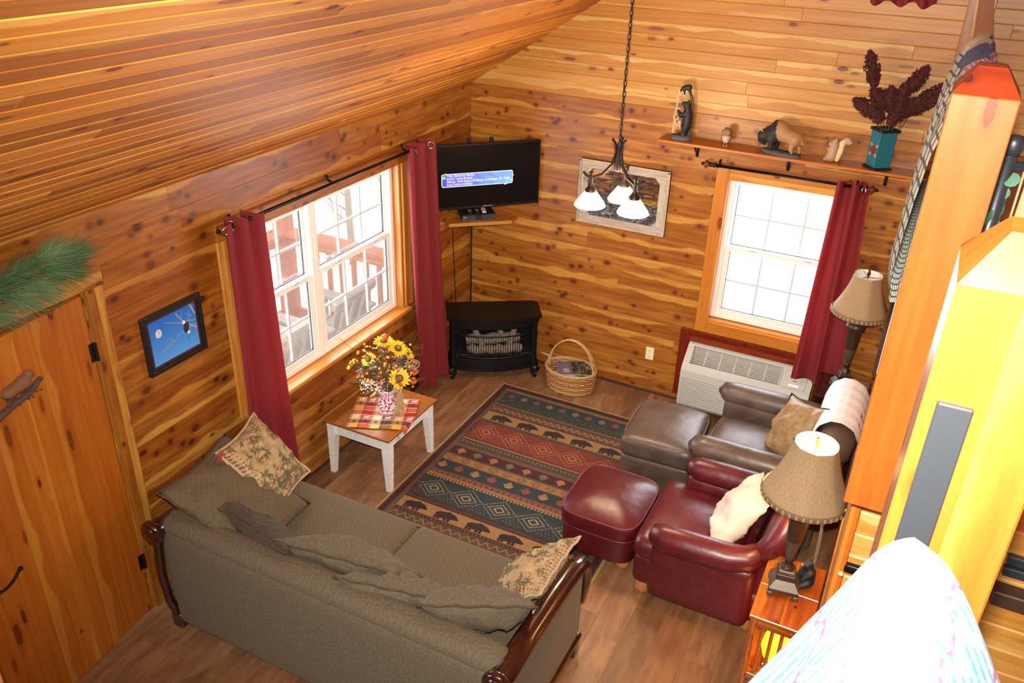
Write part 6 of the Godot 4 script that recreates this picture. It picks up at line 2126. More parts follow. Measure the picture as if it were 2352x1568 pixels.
	for s in [-1.0, 1.0]:
		var sp := S(true)
		var base: Vector3 = R * s * 0.06 + Vector3(0, 0.03, 0)
		var tip: Vector3 = R * s * 0.27 + Vector3(0, 0.12 if s > 0 else 0.07, 0) + F * 0.02
		tube(sp, [base, base.lerp(tip, 0.5) + Vector3(0, 0.01, 0), tip], [0.004, 0.006, 0.002], 5, false)
		for i in 26:
			var c := base.lerp(tip, 0.35 + 0.65 * i / 26.0) + Vector3(rg.randfn(0, 0.006), rg.randfn(0, 0.006), rg.randfn(0, 0.006))
			lathe(sp, [Vector2(0, -0.004), Vector2(0.004, 0), Vector2(0, 0.004)], 5, Transform3D(Basis(), c))
		mk(sp, M["stem_brown"], "seed_spike", b)
	var ra := S(true)
	for i in 34:
		var o: Vector3 = R * rg.randf_range(0.045, 0.06) + Vector3(0, 0.03, 0) + F * 0.03
		var e: Vector3 = R * rg.randf_range(0.05, 0.13) + Vector3(0, rg.randf_range(-0.165, -0.12), 0) + F * rg.randf_range(0.03, 0.12)
		tube(ra, [o, o + R * rg.randf_range(0.02, 0.07) + Vector3(0, -0.03, 0) + F * 0.02, o.lerp(e, 0.6) + R * 0.025, e], 0.0028, 4, false)
	mk(ra, M["raffia"], "raffia_bow", b, "pale raffia tail hanging from the pitcher")

# ---------------------------------------------------------------- curtains, pictures and what else is fixed to the walls
# curtain panel in its own frame: x along the rod, y up, z into the room
func curtain(called: String, label: String, xf: Transform3D, t0: float, t1: float, b0: float, b1: float, ytop: float, ybot: float, folds: float, amp: float, drift := 0.0, rings := []) -> void:
	var o := thing(called, label, "curtain", xf.origin, 0.0, "burgundy curtains")
	o.transform = xf
	var st := S(true)
	grid(st, 72, 26, func(u: float, v: float) -> Vector3:
		var x := lerpf(lerpf(t0, t1, u), lerpf(b0, b1, u), pow(v, 1.2))
		var w := sin(u * folds * TAU + 0.6)
		w = signf(w) * pow(absf(w), 0.7)
		var a := amp * (1.0 - 0.25 * v)
		var z: float = a * w + 0.012 * sin(u * 23.0 + v * 3.0) * v + drift * v
		return Vector3(x + 0.012 * cos(u * folds * TAU + 0.6) * v, lerpf(ytop, ybot, v) + 0.008 * sin(u * 19.0) * (1.0 - v), z), true)
	mk(st, M["curtain"], "panel", o)
	for r in rings:
		var g := S(true)
		var pts := []
		for i in 21: pts.append(Vector3(r[0] + 0.024 * cos(TAU * (i % 20) / 20.0) * 0.55, r[1] + 0.024 * sin(TAU * (i % 20) / 20.0), r[2] + 0.024 * cos(TAU * (i % 20) / 20.0) * 0.8))
		tube(g, pts, 0.0055, 6, false)
		mk(g, M["chrome"], "grommet", o)

func rod(called: String, label: String, a: Vector3, b: Vector3, wall: Vector3, brackets: Array) -> void:
	var o := thing(called, label, "curtain rod", a, 0.0, "black curtain rods")
	var d := (b - a).normalized()
	var st := S(true)
	tube(st, [Vector3.ZERO, b - a], 0.011, 10)
	mk(st, M["black_metal"], "rod", o)
	for e in 2:
		var p: Vector3 = [Vector3.ZERO, b - a][e]
		var y := -d if e == 0 else d
		var z := y.cross(Vector3.UP).normalized()
		var f := S(true)
		lathe(f, [Vector2(0.0, -0.05), Vector2(0.013, -0.05), Vector2(0.017, -0.03), Vector2(0.013, -0.01), Vector2(0.018, 0.0), Vector2(0.014, 0.008)], 12, Transform3D(Basis(z.cross(y), y, z), p))
		mk(f, M["black_metal"], "finial_collar", o)
		var tip := S(true)
		lathe(tip, [Vector2(0.01, 0.045), Vector2(0.014, 0.052), Vector2(0.008, 0.066), Vector2(0, 0.07)], 10, Transform3D(Basis(z.cross(y), y, z), p))
		mk(tip, M["black_metal"], "finial_tip", o)
		var g := S(true)
		lathe(g, [Vector2(0.014, 0.006), Vector2(0.03, 0.018), Vector2(0.033, 0.027), Vector2(0.027, 0.038), Vector2(0.01, 0.047)], 14, Transform3D(Basis(z.cross(y), y, z), p))
		mk(g, M["amber_glass"], "amber_finial", o)
	for t in brackets:
		var p: Vector3 = (b - a) * t
		var k := S(true)
		tube(k, [p + Vector3(0, -0.012, 0), p + wall * 0.5 + Vector3(0, -0.012, 0), p + wall], 0.007, 6)
		tube(k, [p + wall + Vector3(0, -0.03, 0), p + wall + Vector3(0, 0.03, 0)], 0.009, 6)
		mk(k, M["black_metal"], "bracket", o)

func build_wall_things() -> void:
	rod("curtain_rod", "black curtain rod with amber finials over the double window", Vector3(0.1, 2.105, 2.93), Vector3(0.1, 2.105, 0.93), Vector3(-0.085, 0, 0), [0.06, 0.5, 0.94])
	rod("curtain_rod", "black curtain rod with amber finials over the single back window", Vector3(2.05, 2.065, 0.08), Vector3(3.14, 2.065, 0.08), Vector3(0, 0, -0.065), [0.05, 0.93])
	var lb := Basis(Vector3(0, 0, -1), Vector3(0, 1, 0), Vector3(1, 0, 0))
	curtain("curtain", "burgundy curtain nearest the door, left of the double window", Transform3D(lb, Vector3(0.11, 0, 3.0)), 0.03, 0.31, -0.06, 0.38, 2.145, 0.05, 2.2, 0.055, 0.03, [[0.05, 2.105, 0.03], [0.12, 2.105, -0.02]])
	curtain("curtain", "burgundy curtain nearest the corner television, right of the double window", Transform3D(lb, Vector3(0.11, 0, 1.16)), 0.01, 0.36, 0.02, 0.5, 2.145, 0.06, 2.3, 0.055, 0.03, [[0.06, 2.105, 0.035], [0.3, 2.105, 0.035]])
	curtain("curtain", "burgundy curtain with bright fold right of the back window", Transform3D(Basis(), Vector3(2.93, 0, 0.09)), 0.01, 0.23, -0.03, 0.33, 2.1, 0.56, 2.1, 0.035, 0.07, [[0.19, 2.065, 0.03]])
	# bald eagle picture on the left wall
	var ea := thing("eagle_picture", "black framed photo of an eagle on a branch under the moon", "picture", Vector3(0.0, 1.6, 3.315))
	ea.transform.basis = lb
	for s in [-1.0, 1.0]:
		part_box(ea, "frame_black", Vector3(s * 0.193, 0, 0.014), Vector3(0.028, 0.35, 0.028), "frame_side", 0.006)
		part_box(ea, "frame_black", Vector3(0, s * 0.161, 0.014), Vector3(0.358, 0.028, 0.028), "frame_side", 0.006)
	part_box(ea, "frame_mat", Vector3(0, 0, 0.008), Vector3(0.362, 0.3, 0.01), "mat_board", 0.0)
	flat_print(ea, "eagle_print", Vector3(0, 0, 0.0142), 0.322, 0.258)
	# waterfall picture in a barn wood frame on the back wall
	var wf := thing("waterfall_picture", "photo of a rocky creek waterfall in a grey barn wood frame", "picture", Vector3(1.38, 1.683, 0.0))
	flat_print(wf, "falls_print", Vector3(0, 0, 0.012), 0.6, 0.39)
	part_box(wf, "barn_wood", Vector3(0, 0, 0.005), Vector3(0.7, 0.48, 0.01), "backing", 0.0)
	var rail := func(c: Vector3, s: Vector3, ax: int):
		var st := S()
		cbox(st, c, s, 0.004, Transform3D(), Vector4(SHEET.x * 2.0, SHEET.y * 2.0, rg.randf(), rg.randf()), ax)
		mk(st, M["barn_wood"], "frame_rail", wf)
	for s in [-1.0, 1.0]:
		rail.call(Vector3(s * 0.333, 0, 0.016), Vector3(0.078, 0.39, 0.028), 1)
		rail.call(Vector3(0, s * 0.227, 0.016), Vector3(0.744, 0.068, 0.028), 0)
		rail.call(Vector3(s * 0.362, 0, 0.022), Vector3(0.02, 0.52, 0.036), 1)
		rail.call(Vector3(0, s * 0.252, 0.022), Vector3(0.744, 0.018, 0.036), 0)
		for q in [-1.0, 1.0]:
			var st := S()
			prism(st, PackedVector2Array([Vector2(s * 0.297, q * 0.196), Vector2(s * 0.255, q * 0.196), Vector2(s * 0.297, q * 0.15)]), 0.013, 0.03, Transform3D(), SHEET)
			mk(st, M["barn_wood"], "corner_insert", wf)
	# thin picture on the side wall, seen edge on
	var sp := thing("side_picture", "brown framed picture seen edge-on on the side wall above the lamp", "picture", Vector3(3.498, 1.76, 1.2))
	part_box(sp, "base_strip", Vector3(-0.03, 0, 0), Vector3(0.022, 0.68, 0.62), "frame", 0.003)
	part_box(sp, "paper", Vector3(-0.01, -0.03, 0.01), Vector3(0.016, 0.58, 0.62), "white_backing", 0.002)
	# wall outlet
	var ol := thing("wall_outlet", "ivory electric outlet on the back wall left of the air conditioner", "outlet", Vector3(1.745, 0.371, 0.0))
	part_box(ol, "outlet", Vector3(0, 0, 0.003), Vector3(0.07, 0.115, 0.006), "cover_plate", 0.002)
	for s in [-1.0, 1.0]:
		part_box(ol, "outlet", Vector3(0, s * 0.026, 0.007), Vector3(0.03, 0.034, 0.003), "socket", 0.001)
		for x in [-0.007, 0.007]: part_box(ol, "outlet_slot", Vector3(x, s * 0.026, 0.0086), Vector3(0.003, 0.012, 0.001), "slot", 0.0)
	build_aircon()
	# carved bear on a branch, on the door
	var bp := thing("bear_plaque", "carved brown bear walking along a branch on the plank door", "carving", Vector3(0.062, 1.735, 4.25))
	bp.rotation.y = deg_to_rad(97.0)
	bp.scale = Vector3.ONE * 0.82
	blob_part([[Vector3(-0.06, 0.035, 0), Vector3(0.04, 0.05, 0), 0.036, 0.04], [Vector3(0.04, 0.06, 0), Vector3(0.085, 0.078, 0.004), 0.03, 0.022], [Vector3(0.085, 0.078, 0.004), Vector3(0.112, 0.07, 0.004), 0.02, 0.009], [Vector3(0.08, 0.1, 0.008), Vector3(0.08, 0.104, 0.008), 0.008, 0.006], [Vector3(0.05, 0.02, 0.01), Vector3(0.07, -0.02, 0.008), 0.018, 0.012], [Vector3(0.03, 0.02, -0.006), Vector3(0.03, -0.02, 0), 0.016, 0.011], [Vector3(-0.06, 0.015, 0.008), Vector3(-0.075, -0.03, 0.006), 0.02, 0.012], [Vector3(-0.03, 0.01, -0.006), Vector3(-0.035, -0.03, 0), 0.016, 0.011]], 0.006, 0.016, func(p: Vector3) -> Color: return lin(150, 104, 74) if p.y > 0.03 else lin(112, 76, 54), M["wood_carving"], "bear", bp)
	var bb := S(true)
	tube(bb, [Vector3(-0.22, -0.1, 0), Vector3(-0.12, -0.058, 0.004), Vector3(-0.03, -0.042, 0), Vector3(0.06, -0.03, 0.004), Vector3(0.12, 0.0, 0), Vector3(0.16, 0.02, 0.002)], [0.014, 0.02, 0.018, 0.017, 0.015, 0.012], 9)
	for k in 12:
		var t := -0.2 + k * 0.03
		lathe(bb, [Vector2(0, -0.008), Vector2(0.009, 0), Vector2(0, 0.009)], 6, Transform3D(Basis(), Vector3(t, -0.05 + 0.03 * t + 0.2 * t * absf(t) + 0.012 * sin(k * 2.0), 0.014)))
	mk(bb, M["pod"], "branch", bp)
	build_pine_bough()

func flat_print(o: Node3D, m: String, c: Vector3, w: float, h: float) -> void:
	var st := S()
	var p := [c + Vector3(-w / 2, h / 2, 0), c + Vector3(w / 2, h / 2, 0), c + Vector3(w / 2, -h / 2, 0), c + Vector3(-w / 2, -h / 2, 0)]
	var uv := [Vector2(0, 0), Vector2(1, 0), Vector2(1, 1), Vector2(0, 1)]
	for k in [0, 1, 2, 0, 2, 3]: vt(st, p[k], uv[k])
	mk(st, M[m], "print", o)

func build_aircon() -> void:
	var sr := struct("trim_4", "dark red stained board frame round the air conditioner", "trim")
	wood_bar(sr, "cedar_red", Vector3(1.985, 0.07, 0.0), Vector3(2.065, 0.69, 0.03), "side_board")
	wood_bar(sr, "cedar_red", Vector3(3.08, 0.07, 0.0), Vector3(3.16, 0.69, 0.03), "side_board")
	wood_bar(sr, "cedar_red", Vector3(2.065, 0.59, 0.0), Vector3(3.08, 0.689, 0.03), "top_board")
	var ac := thing("air_conditioner", "white wall air conditioner with louvred top under the back window", "air conditioner", Vector3(2.07, 0.06, 0.0))
	var body := S()
	var prof := PackedVector2Array([Vector2(0, 0), Vector2(0.15, 0.0), Vector2(0.185, 0.012), Vector2(0.198, 0.04), Vector2(0.2, 0.3), Vector2(0.195, 0.345), Vector2(0.175, 0.385), Vector2(0.03, 0.515), Vector2(0.012, 0.522), Vector2(0, 0.522)])
	# between the ends the slope is open: a deep well behind the louvres
	var well := PackedVector2Array([Vector2(0, 0), Vector2(0.15, 0.0), Vector2(0.185, 0.012), Vector2(0.198, 0.04), Vector2(0.2, 0.3), Vector2(0.195, 0.345), Vector2(0.175, 0.385), Vector2(0.158, 0.4), Vector2(0.15, 0.25), Vector2(0.006, 0.25), Vector2(0.006, 0.48), Vector2(0.045, 0.502), Vector2(0.03, 0.515), Vector2(0.012, 0.522), Vector2(0, 0.522)])
	var ab := Basis(Vector3(0, 0, 1), Vector3(0, 1, 0), Vector3(-1, 0, 0))
	prism(body, prof, 0.0, 0.05, Transform3D(ab, Vector3(0.05, 0, 0)))
	prism(body, prof, 0.0, 0.24, Transform3D(ab, Vector3(1.0, 0, 0)))
	prism(body, well, 0.0, 0.71, Transform3D(ab, Vector3(0.76, 0, 0)))
	mk(body, M["ac_white"], "cabinet", ac)
	for i in 13:
		var rb := S(true)
		tube(rb, [Vector3(0.015, 0.045 + i * 0.02, 0.199), Vector3(0.985, 0.045 + i * 0.02, 0.199)], 0.0075, 8)
		mk(rb, M["ac_white"], "front_rib", ac)
	# slanted louvre panel: its own frame has x along the unit, y up the slope
	var sl := Vector3(0, 0.13, -0.145).normalized()
	var xf := Transform3D(Basis(Vector3(1, 0, 0), sl, Vector3(1, 0, 0).cross(sl)), Vector3(0.04, 0.385, 0.175))
	for i in 9: part_box(ac, "ac_white", Vector3(0.365, 0.036 + i * 0.0148, 0.004), Vector3(0.71, 0.0048, 0.006), "louvre", 0.001, xf)
	for i in 7: part_box(ac, "ac_white", Vector3(0.01 + i * 0.1183, 0.095, 0.0046), Vector3(0.008, 0.139, 0.0075), "grille_post", 0.001, xf)
	var lid := part_box(ac, "ac_white", Vector3(0.83, 0.095, 0.003), Vector3(0.17, 0.15, 0.006), "control_lid", 0.003, xf)
	part_box(lid, "shade_lining", Vector3(0.83, 0.045, 0.008), Vector3(0.08, 0.02, 0.006), "lid_pull", 0.002, xf)
	part_box(lid, "ac_dark", Vector3(0.83, 0.085, 0.0065), Vector3(0.03, 0.007, 0.001), "badge", 0.0, xf)

func build_pine_bough() -> void:
	var o := thing("pine_bough", "green long needled pine bough lying on the door casing", "branch", Vector3(0.07, 2.155, 4.12))
	var tw := S(true)
	tube(tw, [Vector3(0.0, 0.03, 0.5), Vector3(0.02, 0.06, 0.2), Vector3(0.03, 0.1, -0.05), Vector3(0.03, 0.12, -0.2)], [0.008, 0.007, 0.006, 0.004], 6)
	mk(tw, M["stem_brown"], "twig", o)
	var tufts := [[Vector3(0.03, 0.12, -0.2), Vector3(0.2, 0.25, -1)], [Vector3(0.05, 0.16, -0.08), Vector3(0.2, 0.35, -0.8)], [Vector3(0.06, 0.1, -0.12), Vector3(0.3, -0.2, -1)], [Vector3(0.05, 0.09, 0.0), Vector3(0.5, -0.45, -0.8)], [Vector3(0.05, 0.14, 0.06), Vector3(0.3, 0.3, -0.9)], [Vector3(0.06, 0.08, 0.1), Vector3(0.5, -0.5, -0.7)], [Vector3(0.04, 0.1, 0.2), Vector3(0.4, 0.2, -0.9)], [Vector3(0.06, 0.06, 0.24), Vector3(0.5, -0.5, -0.8)], [Vector3(0.05, 0.1, 0.36), Vector3(0.4, 0.1, -0.9)]]
	for k in tufts.size():
		var st := S()
		var d0: Vector3 = tufts[k][1].normalized()
		for i in 260:
			var d := (d0 + Vector3(rg.randfn(0, 0.32), rg.randfn(0, 0.3), rg.randfn(0, 0.32))).normalized()
			var a: Vector3 = tufts[k][0] + d0 * rg.randf_range(-0.05, 0.03)
			var b := a + d * rg.randf_range(0.11, 0.2) + Vector3(0, -0.012, 0)
			b.x = maxf(b.x, -0.05)
			a.x = maxf(a.x, -0.05)
			b.y = minf(b.y, 0.2 + 0.6 * (b.x + 0.05))
			var w := d.cross(Vector3(rg.randfn(0, 1), rg.randfn(0, 1), rg.randfn(0, 1))).normalized() * 0.0017
			var w2 := d.cross(w).normalized() * 0.0017
			for t in [[a + w, b, a - w], [a + w2, b, a - w2]]:
				for p in t: vt(st, p, Vector2.ZERO)
		mk(st, M["pine_needle" if k % 2 == 0 else "pine_needle_pale"], "needle_tuft", o)

# ---------------------------------------------------------------- the long shelf on the back wall
func build_shelf_things() -> void:
	var sh := thing("wall_shelf", "long pine shelf on black brackets along the back wall", "shelf", Vector3(1.665, 2.2, 0.0))
	wood_bar(sh, "plain_shelf", Vector3(0, 0, 0.0), Vector3(1.83, 0.02, 0.19), "shelf_board", 0.003)
	for x in [0.26, 0.92, 1.57]:
		var b := S()
		cbox(b, Vector3(x, -0.008, 0.07), Vector3(0.022, 0.012, 0.14), 0.002)
		cbox(b, Vector3(x, -0.06, 0.006), Vector3(0.022, 0.11, 0.012), 0.002)
		cbox(b, Vector3.ZERO, Vector3(0.012, 0.01, 0.14), 0.002, Transform3D(Basis(Vector3(1, 0, 0), -0.72), Vector3(x, -0.058, 0.06)))
		mk(b, M["black_metal"], "shelf_bracket", sh)
	var Y := 2.22
	# welcome bears
	var wb := thing("welcome_bear_statue", "black bear statue climbing letters that spell welcome with a cub on top", "statue", Vector3(1.81, Y, 0.1), deg_to_rad(14.0))
	var base := S(true)
	lathe(base, [Vector2(0, 0), Vector2(0.075, 0.0), Vector2(0.08, 0.012), Vector2(0.07, 0.028), Vector2(0, 0.034)], 20, Transform3D(Basis().scaled(Vector3(1.0, 1, 0.75)), Vector3.ZERO))
	mk(base, M["stone_grey"], "rock_base", wb)
	var black := func(p: Vector3) -> Color: return lin(26, 25, 27)
	blob_part([[Vector3(0.03, 0.1, 0), Vector3(0.032, 0.17, 0), 0.036, 0.034], [Vector3(0.032, 0.19, 0.0), Vector3(0.022, 0.24, 0.004), 0.03, 0.024], [Vector3(0.018, 0.25, 0.006), Vector3(-0.008, 0.262, 0.01), 0.024, 0.013], [Vector3(0.028, 0.275, 0.014), Vector3(0.028, 0.278, 0.014), 0.007, 0.006], [Vector3(0.03, 0.272, -0.012), Vector3(0.03, 0.276, -0.012), 0.007, 0.006], [Vector3(0.012, 0.19, 0.02), Vector3(-0.022, 0.175, 0.02), 0.014, 0.012], [Vector3(-0.022, 0.175, 0.02), Vector3(-0.036, 0.205, 0.012), 0.012, 0.01], [Vector3(0.02, 0.09, 0.02), Vector3(0.016, 0.03, 0.018), 0.024, 0.016], [Vector3(0.016, 0.032, 0.018), Vector3(-0.004, 0.03, 0.022), 0.014, 0.01], [Vector3(0.036, 0.09, -0.02), Vector3(0.044, 0.03, -0.018), 0.024, 0.016]], 0.006, 0.016, black, M["figure"], "mother_bear", wb)
	blob_part([[Vector3(0.02, 0.372, 0), Vector3(-0.012, 0.366, 0), 0.02, 0.018], [Vector3(-0.02, 0.36, 0.002), Vector3(-0.038, 0.346, 0.004), 0.014, 0.008], [Vector3(0.022, 0.36, 0.008), Vector3(0.036, 0.33, 0.008), 0.01, 0.007], [Vector3(-0.012, 0.35, 0.01), Vector3(-0.008, 0.322, 0.012), 0.009, 0.006], [Vector3(-0.012, 0.352, -0.01), Vector3(-0.03, 0.33, -0.006), 0.009, 0.006]], 0.005, 0.01, black, M["figure"], "bear_cub", wb)
	var trunk := S(true)
	tube(trunk, [Vector3(0.056, 0.02, -0.012), Vector3(0.06, 0.12, -0.016), Vector3(0.058, 0.24, -0.012), Vector3(0.044, 0.31, 0), Vector3(0.02, 0.345, 0)], [0.014, 0.012, 0.012, 0.01, 0.006], 8)
	mk(trunk, M["pod"], "tree_trunk", wb)
	var word := "WELCOME"
	for i in 7:
		text(wb, word[i], 0.05, "letter_tan", Transform3D(Basis(Vector3(0, 0, 1), 0.08 * sin(i * 2.0)), Vector3(-0.062 - 0.002 * i + (0.008 if i == 0 else 0.0), 0.292 - i * 0.0435, 0.006)), "letter", 0.012, true)
	# owl
	var ow := thing("owl_figurine", "small fluffy brown owl figurine with wide pale eyes", "figurine", Vector3(2.14, Y, 0.1), deg_to_rad(10.0))
	blob_part([[Vector3(0, 0.045, 0), Vector3(0, 0.07, 0), 0.026, 0.028], [Vector3(0, 0.095, 0.004), Vector3(0, 0.1, 0.004), 0.03, 0.03], [Vector3(-0.024, 0.06, -0.004), Vector3(-0.032, 0.026, -0.012), 0.013, 0.006], [Vector3(0.024, 0.06, -0.004), Vector3(0.02, 0.026, -0.012), 0.013, 0.006]], 0.005, 0.01, func(p: Vector3) -> Color: return lin(186, 158, 136) if p.z > 0.012 and p.y < 0.075 else lin(122, 98, 80), M["figure"], "owl_body", ow)
	var fz := S()
	for i in 260:
		var d := Vector3(rg.randfn(0, 1), rg.randfn(0, 1), rg.randfn(0, 1)).normalized()
		if d.z > 0.55: continue
		var a := Vector3(0, 0.098, 0.004) + d * 0.027
		var w := d.cross(Vector3(0.3, 1, 0.2)).normalized() * 0.0016
		for p in [a + w, a + d * 0.014, a - w]: vt(fz, p, Vector2.ZERO)
	mk(fz, M["owl_down"], "down", ow).set_meta("kind", "stuff")
	for s in [-1.0, 1.0]:
		var ey := S(true)
		lathe(ey, [Vector2(0.012, 0), Vector2(0.01, 0.004), Vector2(0, 0.005)], 14, Transform3D(Basis(Vector3(1, 0, 0), PI / 2), Vector3(s * 0.012, 0.1, 0.031)))
		mk(ey, M["leaf_yellow"], "eye", ow)
		var pu := S(true)
		lathe(pu, [Vector2(0.005, 0.0), Vector2(0.004, 0.003), Vector2(0, 0.0035)], 10, Transform3D(Basis(Vector3(1, 0, 0), PI / 2), Vector3(s * 0.011, 0.1, 0.0345)))
		mk(pu, M["vase_black"], "pupil", ow)
		var ft := S(true)
		for k in 3: tube(ft, [Vector3(s * 0.01, 0.022, 0.004), Vector3(s * 0.01, 0.003, 0.006), Vector3(s * 0.01 + (k - 1) * 0.008, 0.002, 0.026)], 0.002, 4)
		mk(ft, M["letter_tan"], "foot", ow)
	# bison
	var bi := thing("bison_figurine", "bison figurine with black shaggy forequarters and tan hindquarters", "figurine", Vector3(2.525, Y, 0.1), deg_to_rad(-16.0))
	var plinth := S(true)
	lathe(plinth, [Vector2(0, 0), Vector2(0.15, 0.0), Vector2(0.152, 0.008), Vector2(0.13, 0.018), Vector2(0, 0.02)], 24, Transform3D(Basis().scaled(Vector3(1.0, 1, 0.42)), Vector3.ZERO))
	mk(plinth, M["stone_grey"], "rocky_base", bi)
	blob_part([[Vector3(-0.06, 0.135, 0), Vector3(-0.03, 0.16, 0), 0.058, 0.06], [Vector3(-0.05, 0.19, 0), Vector3(-0.01, 0.185, 0), 0.036, 0.034], [Vector3(-0.02, 0.14, 0), Vector3(0.1, 0.125, 0), 0.055, 0.048], [Vector3(-0.1, 0.13, 0), Vector3(-0.14, 0.105, 0.006), 0.044, 0.038], [Vector3(-0.14, 0.1, 0.006), Vector3(-0.15, 0.07, 0.008), 0.034, 0.02], [Vector3(-0.13, 0.068, 0.006), Vector3(-0.12, 0.045, 0.006), 0.018, 0.01], [Vector3(-0.07, 0.09, 0.024), Vector3(-0.064, 0.026, 0.026), 0.03, 0.015], [Vector3(-0.046, 0.09, -0.022), Vector3(-0.046, 0.026, -0.026), 0.028, 0.014], [Vector3(0.1, 0.11, 0.022), Vector3(0.085, 0.06, 0.026), 0.03, 0.014], [Vector3(0.085, 0.06, 0.026), Vector3(0.098, 0.022, 0.026), 0.013, 0.011], [Vector3(0.115, 0.11, -0.02), Vector3(0.125, 0.06, -0.022), 0.028, 0.013], [Vector3(0.125, 0.06, -0.022), Vector3(0.13, 0.022, -0.022), 0.012, 0.011], [Vector3(0.146, 0.13, 0), Vector3(0.156, 0.09, 0.002), 0.006, 0.006]], 0.008, 0.022, func(p: Vector3) -> Color: return (lin(32, 30, 30) if p.x + 0.25 * (p.y - 0.1) < -0.01 or p.y < 0.03 else lin(156, 112, 72)), M["figure"], "bison_body", bi)
	for s in [-1.0, 1.0]:
		var hn := S(true)
		tube(hn, [Vector3(-0.135, 0.138, s * 0.034), Vector3(-0.14, 0.148, s * 0.05), Vector3(-0.145, 0.165, s * 0.05)], [0.007, 0.005, 0.002], 6)
		mk(hn, M["letter_tan"], "horn", bi)
	# squirrel
	var sq := thing("squirrel_figurine", "pale carved squirrel figurine with curled tail", "figurine", Vector3(2.885, Y, 0.1), deg_to_rad(-8.0))
	blob_part([[Vector3(-0.02, 0.035, 0), Vector3(-0.012, 0.09, 0), 0.038, 0.027], [Vector3(-0.012, 0.105, 0.002), Vector3(-0.014, 0.125, 0.004), 0.026, 0.024], [Vector3(-0.014, 0.128, 0.004), Vector3(-0.042, 0.118, 0.01), 0.022, 0.012], [Vector3(-0.006, 0.148, 0.012), Vector3(0.0, 0.166, 0.012), 0.008, 0.004], [Vector3(-0.004, 0.148, -0.012), Vector3(0.004, 0.164, -0.012), 0.008, 0.004], [Vector3(-0.04, 0.02, 0.014), Vector3(-0.058, 0.012, 0.016), 0.016, 0.01], [Vector3(-0.034, 0.08, 0.016), Vector3(-0.05, 0.085, 0.014), 0.01, 0.008]], 0.006, 0.014, func(p: Vector3) -> Color: return lin(164, 132, 106), M["figure"], "squirrel_body", sq)
	blob_part([[Vector3(0.02, 0.02, 0), Vector3(0.036, 0.08, 0), 0.018, 0.02], [Vector3(0.036, 0.08, 0), Vector3(0.04, 0.13, 0), 0.02, 0.022], [Vector3(0.04, 0.13, 0), Vector3(0.066, 0.158, 0), 0.022, 0.02], [Vector3(0.066, 0.158, 0), Vector3(0.084, 0.145, 0), 0.02, 0.018]], 0.006, 0.012, func(p: Vector3) -> Color: return lin(206, 178, 132) if p.x < 0.05 else lin(170, 140, 116), M["figure"], "curled_tail", sq)
	var se := S(true)
	lathe(se, [Vector2(0.004, 0), Vector2(0.003, 0.003), Vector2(0, 0.004)], 8, Transform3D(Basis(Vector3(1, 0, 0), PI / 2), Vector3(-0.026, 0.13, 0.024)))
	mk(se, M["vase_black"], "eye", sq)
	build_vase(Vector3(3.165, Y, 0.1))

